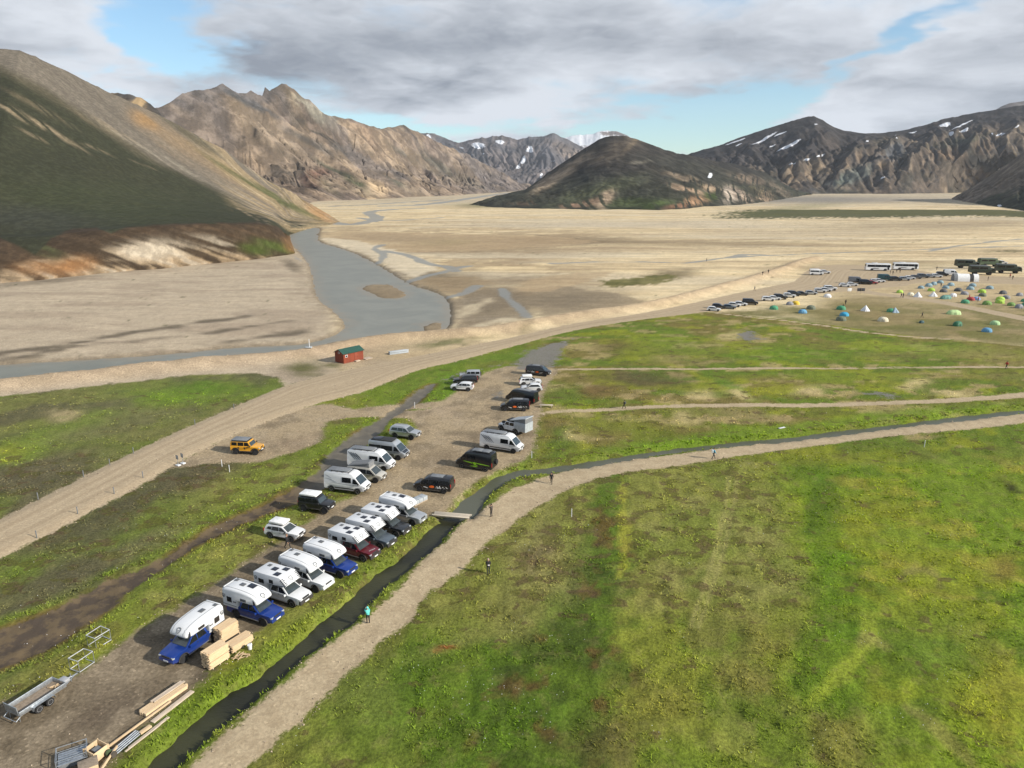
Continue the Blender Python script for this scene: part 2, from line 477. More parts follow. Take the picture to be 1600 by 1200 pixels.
def fields(X, Y):
    """all distances and the ground height at points of the valley"""
    X, Y = np.asarray(X, float), np.asarray(Y, float)
    near = np.clip(Y / 120, 0.35, 4)
    j = (fbm(X / 2.1, Y / 2.1, 3, 5) - 0.5) * 1.3 * near
    f = {}
    riv = np.maximum(poly_sdf(X, Y, RIVER), FARD)
    isl = np.maximum(poly_sdf(X, Y, ISLAND), poly_sdf(X, Y, BAR))
    f['river'] = np.minimum(riv, -isl) + j * 0.7
    f['isl'] = isl
    j2 = (fbm(X / .9, Y / .9, 3, 6) - .5)
    f['ditch'] = poly_sdf(X, Y, DITCH) - .34 + j * 0.6 + j2 * .9
    f['stream'] = poly_sdf(X, Y, STREAM) - .1 + j * 0.35 + j2 * .6
    f['mud'] = np.maximum(poly_sdf(X, Y, MUD), poly_sdf(X, Y, MUD_B)) + j * 0.4
    f['pond'] = np.maximum.reduce([poly_sdf(X, Y, PUDDLE) + (fbm(X / 5, Y / 4, 3, 61) - 0.56) * 5, poly_sdf(X, Y, PUDDLE_2), poly_sdf(X, Y, POND), poly_sdf(X, Y, POND_2) + (fbm(X / 7, Y / 5, 3, 8) - 0.55) * 9, line_sdf(X, Y, GULLY, 0.7)])
    f['road'] = np.maximum(poly_sdf(X, Y, ROAD), line_sdf(X, Y, CAMP_ROAD, 3.2))
    f['lot'] = poly_sdf(X, Y, CAMP_LOT)
    f['park'] = np.maximum(poly_sdf(X, Y, PARK), line_sdf(X, Y, LINK, 1.6))
    f['path'] = poly_sdf(X, Y, PATH)
    f['track_a'] = line_sdf(X, Y, TRACK_A, 0.75)
    f['track_b'] = line_sdf(X, Y, TRACK_B, np.linspace(0.7, 1.3, len(TRACK_B)))
    f['track_c'] = line_sdf(X, Y, TRACK_C, 1.3)
    f['sand'] = poly_sdf(X, Y, SAND)
    braid = np.full(X.shape, FARD)
    for ln, hw in BRAIDS:
        braid = np.maximum(braid, line_sdf(X, Y, ln, hw, 60))
    f['braid'] = braid + (fbm(X / 9, Y / 14, 3, 77) - 0.5) * np.clip(Y / 130, .6, 14)
    wet = np.full(X.shape, FARD)
    for ln, hw in WET_L:
        wet = np.maximum(wet, line_sdf(X, Y, ln, hw, 40))
    f['wet'] = wet + (fbm(X / 10, Y / 5, 3, 33) - 0.5) * 7
    lev = line_sdf(X, Y, LEVEE, 0.0)
    z = (fbm(X / 14, Y / 14, 3, 2) - 0.5) * 0.5 * sstep(-np.maximum(f['park'], f['road']), 0, 8)
    hard = np.maximum.reduce([f['park'], f['road'], f['path'], f['lot'], f['track_a'], f['track_b']])
    soft = sstep(-hard, -0.2, 1.2) * sstep(-f['sand'], -2, 3)
    z = z + soft * ((fbm(X / 1.1, Y / 1.1, 3, 3) - 0.5) * 0.42 * np.clip(1.6 - Y / 160, 0, 1) + 0.06)
    z = z + 1.7 * np.exp(-(lev / 3.0) ** 2) * (0.85 + 0.4 * fbm(X / 6, Y / 6, 3, 9)) * sstep(Y, 60, 80)
    plain = sstep(f['sand'], 5, 60) * np.clip(Y / 400, 0, 1.2)
    z = z + plain * (fbm(X / 60, Y / 40, 3, 12) - 0.5) * 1.2 * sstep(-f['river'], 2, 30) * sstep(-lev, 4, 10)
    z = z + 0.25 * sstep(f['road'], -0.3, 1.6) * sstep(-f['sand'], -4, 6)
    z = z * sstep(-np.maximum.reduce([f['river'], f['ditch'], f['stream']]), -0.5, 2.0)
    z = z - 1.0 * sstep(f['river'], -1.4, 1.4)
    z = z - 1.1 * sstep(f['ditch'], -0.65, 0.65)
    z = z - 0.9 * sstep(f['stream'], -0.7, 0.7)
    z = z - 0.22 * sstep(f['mud'], -0.6, 0.5)
    z = z - .28 * sstep(isl, -1, 1.5)
    f['z'] = z
    f['lev'] = lev
    return f




# ------------------------------------------------------------------ the floor itself: one graded sheet cut into ground, road, car park, paths
NR, NC = 590, 550
yy = np.concatenate([[-400, -150, -60, -20, 0, 10, 18], 22 * (9000 / 22) ** np.linspace(0, 1, NR)])
uu = np.concatenate([[-8, -3, -1.6], np.linspace(-1, 1, NC), [1.6, 3, 8]])
YY = np.repeat(yy[:, None], len(uu), 1)
XX = uu[None, :] * (32 + 0.86 * np.maximum(YY, 22))
gx, gy = XX.ravel(), YY.ravel()
fd = fields(gx, gy)
gzv = fd['z']
ppx, ppy = project(gx, gy, gzv * 0)
behind = gy < 12



def gz(x, y):
    """height of the floor sheet at a point"""
    r_ = int(np.clip(np.searchsorted(yy, y) - 1, 0, len(yy) - 2))
    ty = (y - yy[r_]) / (yy[r_ + 1] - yy[r_])
    z2 = []
    for r in (r_, r_ + 1):
        row_ = XX[r]
        c_ = int(np.clip(np.searchsorted(row_, x) - 1, 0, len(row_) - 2))
        tx = (x - row_[c_]) / (row_[c_ + 1] - row_[c_])
        zr = gzv.reshape(XX.shape)[r]
        z2.append(zr[c_] * (1 - tx) + zr[c_ + 1] * tx)
    return float(z2[0] * (1 - ty) + z2[1] * ty)


n_a = fbm(gx / 9, gy / 9, 4, 21)
n_b = fbm(gx / 3.2, gy / 3.2, 4, 22)
n_c = fbm(gx / 28, gy / 28, 3, 23)
n_d = fbm(gx / 1.2, gy / 1.2, 3, 24)
wpx = ppx + (fbm(gx / 5, gy / 5, 4, 41) - 0.5) * 4600 / np.maximum(gy, 20) * 0.9
wpy = ppy + (fbm(gx / 5, gy / 5, 4, 42) - 0.5) * 2600 / np.maximum(gy, 20) * 0.9


def C(*v):
    return np.array(v, float)


def paint(col, m, c):
    m = np.clip(m, 0, 1)[:, None]
    return col * (1 - m) + np.asarray(c) * m


def blob(px, py, rx, ry, rot=0.0, X=None, Y=None):
    X = wpx if X is None else X
    Y = wpy if Y is None else Y
    c, s = math.cos(rot), math.sin(rot)
    a, b = X - px, Y - py
    p, q = (a * c + b * s) / rx, (b * c - a * s) / ry
    return np.exp(-(p * p + q * q) ** 1.3)


MID, BRI, DRK = C(.090, .098, .022), C(.108, .138, .016), C(.038, .054, .012)
OLT, BRN, GRY, YEL = C(.175, .155, .066), C(.095, .068, .034), C(.110, .095, .066), C(.20, .185, .026)
TANS = C(.33, .25, .155)
g = np.tile(C(.094, .122, .017), (len(gx), 1))
g = paint(g, sstep(n_c, .42, .60) * .8, C(.128, .128, .024))
g = paint(g, sstep(n_a, .50, .64) * .65, C(.060, .090, .012))
g = paint(g, sstep(n_b, .55, .72) * .45, C(.155, .145, .045))
g = paint(g, sstep(fbm(gx / 6, gy / 6, 4, 55), .56, .68) * .5, C(.118, .092, .036))
dry = sstep(-(ppx - .25 * (ppy - 800)), -1270, -1180) * sstep(ppy, 690, 730) * sstep(-ppy, -1010, -900)
g = paint(g, dry * .8, C(.138, .128, .040))
g = paint(g, dry * sstep(n_b, .46, .6) * .4, C(.170, .150, .066))
g = paint(g, dry * sstep(fbm(gx / 7, gy / 7, 4, 172), .52, .64) * .55, C(.098, .118, .022))
rgt_ = sstep(ppx - .35 * (ppy - 800), 1190, 1290) * sstep(ppy, 660, 700)
g = paint(g, rgt_ * .8, C(.098, .140, .013))
g = paint(g, rgt_ * sstep(fbm(gx / 13, gy / 8, 4, 57), .48, .6) * .75, C(.148, .152, .018))
g = paint(g, rgt_ * sstep(fbm(gx / 8, gy / 5, 4, 58), .56, .66) * .7, C(.058, .088, .011))
g = paint(g, rgt_ * sstep(fbm(gx / 5, gy / 3, 4, 59), .62, .70) * .6, C(.19, .160, .035))


def band(pts, hw, soft=.5, seed_=0, amp=1.6):
    ln = smooth_line(gp(*np.array(pts, float).T), 3)
    d_ = line_sdf(gx, gy, ln, np.interp(np.linspace(0, 1, len(ln)), np.linspace(0, 1, len(hw)), hw))
    return sstep(d_ + (fbm(gx / 2.4, gy / 2.4, 4, 140 + seed_) - .5) * amp, -soft, soft)


L1 = band([(952, 738), (946, 790), (940, 850), (922, 905), (900, 965), (872, 1040), (835, 1120), (790, 1230)], (1.7, 2.0, 2.6, 3.4, 4.2, 5.0, 6.0, 7.0), 1.3, 0, 5.0)
g = paint(g, L1 * .8, C(.050, .084, .010))
g = paint(g, L1 * sstep(n_b, .52, .66) * .7, C(.032, .046, .010))
g = paint(g, L1 * sstep(fbm(gx / 2.5, gy / 2.5, 3, 64), .60, .70) * .8, C(.075, .040, .020))
g = paint(g, band([(972, 740), (974, 800), (976, 860), (968, 900)], (.35, .5, .6, .3), .4, 3) * .7, C(.21, .19, .035))
L2 = band([(1285, 745), (1283, 785), (1280, 830), (1300, 880), (1318, 940), (1312, 1010), (1290, 1080)], (1.5, 2.0, 2.2, 1.6, 2.2, 2.8, 3.0), .8, 5, 2.2)
g = paint(g, L2 * .62, C(.062, .110, .009))
g = paint(g, band([(1290, 755), (1288, 800), (1270, 832)], (1.4, 1.8, 1.0), .6, 6) * .55, C(.034, .058, .008))
g = paint(g, band([(1360, 960), (1352, 1010), (1310, 1060), (1265, 1100)], (.5, .6, .6, .4), .4, 7, 1.2) * .8, C(.175, .195, .028))
for tr_ in (0, 12):
    g = paint(g, band([(1140 + tr_, 742), (1132 + tr_, 800), (1118 + tr_, 860), (1100 + tr_, 920), (1078 + tr_, 985)], (.22, .25, .28, .28, .2), .2, 8, .5) * .75, C(.20, .175, .075))
for rp_ in ([(1405, 905), (1435, 890), (1462, 900), (1470, 920)], [(1340, 1010), (1360, 1000), (1380, 1010)], [(1425, 1115), (1460, 1140), (1500, 1180), (1520, 1205)]):
    g = paint(g, band(rp_, (.5, .6, .4), .4, 9, 1.4) * .6, C(.16, .13, .055))
up = sstep(-ppy, -735, -690)                                   # the middle meadow beyond the footpath
upm = up * sstep(ppx, 830, 860)
g = paint(g, upm * .9, C(.098, .100, .022))
g = paint(g, upm * sstep(fbm(gx / 13, gy / 9, 4, 70), .43, .55) * .85, C(.118, .088, .036))
g = paint(g, upm * sstep(fbm(gx / 17, gy / 8, 4, 71), .50, .60) * .9, C(.076, .105, .015))
g = paint(g, upm * sstep(fbm(gx / 9, gy / 5, 4, 72), .56, .65) * .7, C(.165, .165, .018))
g = paint(g, upm * sstep(fbm(gx / 7, gy / 4, 4, 74), .60, .68) * .8, C(.24, .175, .105))
left = sstep(-(ppx + (ppy - 640) * .95), -500, -380) * sstep(ppy, 560, 590)     # either side of the road
g = paint(g, left * .85, C(.105, .098, .044))
g = paint(g, left * sstep(n_a, .42, .58) * .8, C(.068, .058, .042))
g = paint(g, left * sstep(fbm(gx / 11, gy / 11, 4, 73), .54, .68) * .7, C(.085, .105, .022))
for (bx, by, rx, ry, ro, c, st) in (
        # big meadow right of the footpath
        (640, 1060, 110, 60, -.5, C(.056, .088, .012), .75), (620, 1150, 150, 60, 0, C(.070, .105, .013), .7), (700, 1010, 60, 14, -.4, OLT, .5), (695, 1016, 18, 8, 0, C(.17, .05, .025), .85), (850, 880, 55, 60, .3, C(.150, .124, .058), .8), (848, 860, 14, 36, .5, C(.10, .072, .052), .7),
        (720, 930, 70, 60, 0, C(.115, .112, .030), .7), (790, 950, 50, 50, 0, C(.135, .120, .046), .7), (560, 1080, 40, 80, -.8, C(.10, .12, .03), .6), (1580, 762, 26, 5, .5, C(.03, .025, .012), .9), (1560, 880, 16, 26, .3, C(.10, .055, .025), .5), (1010, 1110, 60, 40, .2, C(.13, .11, .03), .6), (930, 1160, 70, 40, 0, C(.075, .055, .025), .6),
        (1560, 1100, 90, 70, .3, C(.178, .165, .022), .7), (1400, 800, 90, 30, .2, C(.155, .150, .020), .6), (1480, 1000, 120, 50, .2, C(.082, .115, .018), .6),
        # middle meadow
        (1000, 592, 75, 14, .1, C(.062, .05, .03), .8), (1100, 592, 90, 5, .45, YEL, .6), (1150, 610, 50, 8, .5, C(.07, .13, .014), .7), (1089, 618, 24, 8, 0, TANS, .9), (1157, 619, 22, 6, .1, TANS, .95), (1265, 610, 26, 6, 0, TANS, .95),
        (1430, 602, 24, 4.5, 0, TANS, .95), (1490, 617, 32, 5, 0, TANS, .95), (1068, 653, 22, 9, .1, TANS, .8), (1165, 648, 60, 10, .05, C(.2, .145, .09), .75), (897, 684, 20, 10, 0, TANS, .85), (880, 620, 45, 14, .1, C(.075, .10, .02), .7),
        (935, 612, 24, 10, 0, C(.11, .065, .035), .7), (875, 690, 22, 40, 0, C(.058, .085, .016), .85), (1080, 690, 120, 9, -.1, C(.10, .16, .014), .8), (1280, 664, 130, 8, -.1, C(.12, .17, .016), .8), (1480, 640, 120, 7, -.08, C(.13, .185, .016), .8),
        (960, 665, 90, 16, 0, C(.12, .135, .02), .6), (1040, 535, 60, 16, 0, C(.10, .135, .018), .6), (985, 545, 40, 16, 0, C(.12, .13, .02), .6), (1250, 553, 160, 14, 0, C(.085, .135, .012), .7), (1450, 545, 130, 10, .05, C(.13, .16, .022), .7),
        (1140, 527, 26, 6, -.1, TANS, .7), (960, 542, 22, 12, 0, C(.075, .05, .03), .7), (1110, 567, 40, 4, 0, C(.2, .14, .09), .6), (1050, 560, 30, 5, 0, C(.2, .14, .09), .5), (1500, 590, 110, 6, 0, C(.15, .11, .055), .6), (1300, 590, 120, 8, 0, C(.13, .145, .022), .6),
        (1550, 555, 80, 10, .1, C(.16, .125, .06), .6), (1400, 556, 70, 6, 0, C(.14, .10, .05), .5), (870, 660, 30, 12, 0, C(.13, .08, .045), .6),
        # left of the car park
        (300, 612, 110, 16, -.06, C(.095, .14, .018), .85), (330, 605, 60, 8, 0, C(.06, .10, .014), .7), (60, 690, 130, 22, -.35, C(.115, .155, .02), .85), (140, 668, 100, 14, -.25, C(.10, .13, .022), .7), (0, 710, 40, 10, -.3, YEL, .6),
        (98, 649, 30, 6, -.05, C(.25, .19, .13), .95), (180, 635, 50, 10, 0, C(.085, .07, .05), .7), (170, 668, 120, 18, -.2, C(.10, .088, .052), .8), (40, 745, 130, 26, -.25, C(.075, .062, .045), .9), (250, 650, 60, 10, 0, C(.11, .10, .055), .6),
        (240, 775, 110, 24, -.45, C(.062, .05, .038), .9), (120, 830, 110, 26, -.5, C(.060, .05, .036), .8), (330, 740, 60, 18, -.2, C(.07, .055, .038), .9), (200, 830, 100, 10, -.45, C(.09, .11, .022), .7), (110, 900, 130, 34, -.35, C(.058, .048, .038), .85),
        (230, 850, 60, 14, -.3, C(.115, .105, .06), .7), (40, 890, 60, 12, -.4, C(.095, .125, .02), .8), (40, 960, 90, 10, -.35, C(.10, .12, .022), .7), (380, 800, 70, 14, -.45, C(.075, .085, .022), .7), (460, 710, 60, 20, -.45, C(.09, .105, .022), .8), (560, 665, 60, 16, -.3, C(.10, .125, .02), .8),
        (540, 660, 26, 7, .2, C(.085, .06, .035), .8), (440, 778, 26, 8, -.5, C(.19, .06, .03), .85), (700, 606, 26, 26, -.6, C(.08, .135, .014), .9), (640, 605, 26, 14, -.4, C(.09, .11, .025), .7), (480, 575, 40, 14, .1, C(.105, .095, .035), .9), (660, 620, 10, 26, -.9, C(.1, .14, .02), .5),
        (770, 560, 60, 10, -.15, C(.085, .12, .018), .8)):
    g = paint(g, blob(bx, by, rx, ry, ro) * st, c)
wetside = np.maximum.reduce([fd['ditch'], fd['stream'], fd['mud']])
wside_w = np.clip(gy / 60, .7, 2.0)
g = paint(g, sstep(wetside, -3.0 * wside_w, -1.2 * wside_w) * (.25 + .7 * n_b) * (.45 + .55 * sstep(fbm(gx / 5, gy / 5, 3, 171), .38, .54)), C(.082, .112, .016))
g = paint(g, sstep(fd['mud'], -1.0, -.2) * sstep(n_a, .4, .55) * .8, C(.10, .06, .026))
strip = sstep(fd['park'], -6, -3) * sstep(-fd['mud'], -8, -6) * sstep(ppx, -400, 0) * (ppx < 560)
g = g * C(1.36, 1.44, 1.10) * (0.72 + 0.56 * n_d[:, None])

# sand and gravel of the river plain, the levee and the camp
LS, MS, DS, WS = C(.64, .52, .325), C(.56, .425, .235), C(.215, .165, .105), C(.17, .145, .11)
s = np.tile(LS, (len(gx), 1))
st1 = fbm(gx / 120, gy / 16, 4, 81)
st2 = fbm(gx / 40, gy / 5, 4, 82)
plainm = sstep(-ppy, -480, -420)
s = paint(s, sstep(st1, .45, .62) * .5, MS)
s = paint(s, sstep(fbm(gx / 70, gy / 7, 5, 88), .50, .60) * .36 * plainm, C(.44, .335, .205))
s = paint(s, sstep(fbm(gx / 90, gy / 6, 5, 89), .57, .63) * .48 * plainm, C(.30, .225, .14))
s = paint(s, sstep(st2, .54, .68) * .35 * plainm, C(.34, .25, .15))
brd = sstep(-ppx, -1050, -800) * sstep(ppy, 335, 365)
s = paint(s, brd * sstep(ridged(gx / 46 + n_c * 2, gy / 22 + n_a, 4, 86), .58, .72) * .75, C(.33, .25, .155))
s = paint(s, brd * sstep(fbm(gx / 26, gy / 18, 4, 87), .52, .62) * .6, C(.29, .215, .13))
s = paint(s, sstep(fbm(gx / 200, gy / 30, 4, 83), .56, .66) * .55 * plainm, C(.50, .43, .31))
s = paint(s, sstep(ppy, 325, 312) * .5, C(.34, .295, .23))
lf = sstep(-ppx, -545, -500) * sstep(ppy, 385, 400)             # the flat left of the river
s = paint(s, lf, C(.41, .335, .24))
s = paint(s, lf * sstep(fbm(gx / 34, gy / 10, 4, 85), .52, .66) * .7, C(.315, .25, .18))
s = paint(s, sstep(fd['wet'], -2, 2.5) * lf, C(.135, .110, .078))
PLAIN_D = .62
for (bx, by, rx, ry, ro, c, st_) in (
        (845, 375, 160, 7, 0, C(.27, .195, .115), .8), (690, 379, 50, 6, 0, C(.30, .27, .10), .85), (620, 372, 90, 8, .05, C(.25, .20, .14), .7), (740, 388, 120, 7, 0, C(.31, .225, .13), .7), (900, 390, 220, 6, 0, C(.34, .255, .155), .5),
        (700, 440, 70, 18, .1, C(.27, .21, .135), .8), (760, 478, 60, 18, -.2, C(.20, .165, .12), .85), (800, 462, 50, 12, 0, C(.29, .22, .14), .7), (880, 470, 90, 16, -.1, C(.215, .175, .125), .85), (850, 440, 90, 10, 0, C(.30, .225, .14), .6),
        (735, 470, 26, 5, -.3, C(.46, .40, .30), .8), (770, 497, 36, 4, -.05, C(.47, .41, .31), .8), (560, 383, 40, 5, .3, C(.30, .25, .18), .7), (600, 425, 40, 10, .3, C(.42, .36, .27), .6), (650, 426, 30, 6, .1, C(.22, .18, .125), .7), (590, 396, 30, 4, .2, C(.25, .20, .14), .7),
        (1050, 428, 40, 8, -.1, C(.20, .16, .085), .7), (1120, 380, 240, 5, .01, C(.30, .225, .135), .55), (1450, 352, 200, 9, -.02, C(.32, .255, .165), .6), (1000, 350, 260, 6, 0, C(.50, .43, .32), .6), (1250, 365, 250, 6, 0, C(.44, .36, .25), .5),
        (1240, 325, 90, 5, -.1, C(.24, .225, .12), .5), (1250, 312, 200, 6, 0, C(.235, .215, .185), .8), (760, 321, 50, 4, 0, C(.25, .235, .11), .7),
        (1420, 413, 130, 6, 0, C(.27, .215, .125), .5), (1300, 418, 60, 4, 0, C(.24, .20, .11), .5), (1570, 392, 30, 2, 0, C(.12, .11, .05), .8), (560, 545, 60, 14, 0, C(.33, .25, .165), .6), (590, 567, 60, 9, 0, C(.33, .26, .18), .6), (475, 577, 30, 11, .1, C(.12, .115, .045), .95), (515, 570, 22, 6, .2, C(.14, .13, .06), .8),
        (700, 535, 60, 4, -.1, C(.13, .14, .05), .7), (820, 513, 10, 6, 0, C(.14, .15, .05), .8), (60, 440, 90, 5, -.1, C(.22, .18, .125), .6), (230, 415, 80, 6, -.1, C(.30, .245, .18), .6), (455, 415, 16, 8, .5, C(.20, .16, .11), .7),
        # camp ground with worn grass
        (1350, 480, 60, 14, .1, C(.16, .145, .052), .75), (1260, 486, 70, 7, .1, C(.15, .14, .045), .8), (1420, 498, 110, 9, .1, C(.185, .155, .065), .75), (1520, 518, 90, 9, .1, C(.165, .135, .058), .8), (1330, 500, 80, 7, .1, C(.135, .14, .04), .85), (1180, 490, 60, 5, 0, C(.15, .14, .048), .85),
        (1450, 515, 80, 6, .1, C(.14, .13, .04), .75), (1580, 505, 40, 8, .1, C(.22, .17, .09), .6), (1380, 465, 40, 5, 0, C(.19, .165, .075), .6), (1250, 500, 60, 4, .1, C(.13, .135, .035), .8)):
    s = paint(s, blob(bx, by, rx, ry, ro) * min(1, st_ * 1.15), c * (PLAIN_D if (c[0] < .32 and by < 520 and bx < 1130) else .9))
far_g = band([(1150, 340), (1210, 337), (1300, 333), (1400, 329), (1500, 329), (1640, 334)], (10, 45, 110, 160, 150, 120), 10, 30, 110)
s = paint(s, far_g * .93, C(.058, .066, .024))
s = paint(s, far_g * sstep(fbm(gx / 60, gy / 40, 3, 151), .5, .62) * .6, C(.095, .095, .035))
hum = band([(955, 446), (985, 440), (1015, 437), (1045, 430)], (3, 9, 8, 3), 1.2, 31, 9)
s = paint(s, hum * .9, C(.135, .125, .036))
s = paint(s, hum * sstep(n_a, .48, .6) * .6, C(.085, .085, .025))
for pts_, c_, k_ in (([(500, 365), (560, 360), (700, 365), (850, 369), (930, 377), (850, 385), (700, 393), (600, 391), (520, 378)], C(.40, .295, .175), .6), ([(497, 371), (560, 377), (640, 399), (692, 415), (652, 433), (620, 425), (570, 401), (510, 381)], C(.56, .475, .34), .85),
                     ([(632, 440), (690, 432), (765, 438), (742, 456), (690, 459), (652, 449)], C(.27, .20, .118), .8), ([(706, 470), (742, 456), (792, 449), (832, 469), (846, 491), (800, 501), (730, 513), (706, 508)], C(.20, .158, .105), .85),
                     ([(832, 455), (900, 448), (1000, 468), (960, 484), (880, 490), (838, 493)], C(.215, .170, .112), .8), ([(712, 488), (760, 466), (775, 470), (722, 496)], C(.47, .39, .265), .8), ([(742, 507), (770, 497), (808, 499), (760, 510)], C(.50, .42, .29), .8), ([(800, 450), (850, 432), (960, 425), (900, 446), (840, 456)], C(.38, .28, .165), .7)):
    s = paint(s, sstep(poly_sdf(gx, gy, pixpoly(pts_)) + (fbm(gx / 7, gy / 9, 4, 160) - .5) * 11, -2, 3) * k_, c_)
camp = sstep(ppx, 1240, 1330) * sstep(ppy, 432, 442) * sstep(-ppy, -560, -520)
s = paint(s, camp * .55, C(.31, .235, .125))
s = paint(s, camp * sstep(ppy, 458, 478) * .6, C(.195, .155, .062))
s = paint(s, camp * sstep(ppy, 470, 500) * sstep(fbm(gx / 12, gy / 9, 4, 93), .5, .6) * .8, C(.13, .13, .035))
s = paint(s, camp * sstep(ppy, 462, 490) * sstep(n_a, .45, .6) * .7, C(.16, .145, .055))
lev_m = np.exp(-(fd['lev'] / 4.5) ** 2) * (ppy > 395)
s = paint(s, lev_m * .8, C(.37, .275, .18))
s = paint(s, lev_m * sstep(n_b, .52, .66) * .35, C(.25, .19, .12))
s = paint(s, sstep(fd['river'], -2.2, -.3) * .85, C(.165, .135, .095))
s = paint(s, sstep(fd['river'], -9, -2) * sstep(n_b, .45, .6) * .5, C(.27, .215, .145))
s = paint(s, sstep(fd['isl'], -3, 0) * .85, C(.20, .155, .10))
s = s * (0.86 + 0.28 * n_d[:, None])

# how light the car park gravel is
pk = np.tile(C(.365, .285, .180), (len(gx), 1))
pk = paint(pk, sstep(ppy, 745, 900) * .95, C(.160, .126, .084))
for (bx, by, rx, ry, ro, c, st_) in ((590, 690, 60, 18, -.3, C(.30, .235, .155), .6), (690, 720, 30, 26, -.4, C(.19, .145, .095), .7), (755, 690, 40, 10, .1, C(.20, .155, .105), .6), (180, 1040, 80, 34, -.4, C(.27, .215, .145), .8), (150, 1110, 90, 30, -.4, C(.13, .10, .072), .6),
                                     (120, 1150, 70, 20, -.4, C(.22, .175, .12), .6), (330, 925, 60, 14, -.6, C(.21, .165, .11), .5), (420, 865, 50, 8, -.6, C(.24, .19, .13), .7), (250, 985, 30, 16, -.4, C(.09, .075, .055), .7), (520, 800, 40, 10, -.3, C(.25, .20, .135), .6), (330, 1040, 40, 16, -.5, C(.08, .066, .05), .6),
                                     (400, 700, 70, 14, -.2, C(.26, .20, .135), .6), (470, 690, 30, 12, 0, C(.23, .17, .115), .6), (780, 645, 16, 14, 0, C(.21, .165, .11), .7), (640, 668, 16, 10, 0, C(.24, .19, .12), .5), (810, 700, 26, 10, 0, C(.24, .185, .12), .5), (680, 640, 30, 10, 0, C(.37, .29, .20), .6)):
    pk = paint(pk, blob(bx, by, rx, ry, ro) * st_, c)
pk = paint(pk, sstep(n_b, .52, .68) * .45, C(.11, .088, .062))
pk = paint(pk, sstep(fbm(gx / 2.2, gy / 2.2, 4, 91), .56, .7) * .4, C(.36, .29, .20))


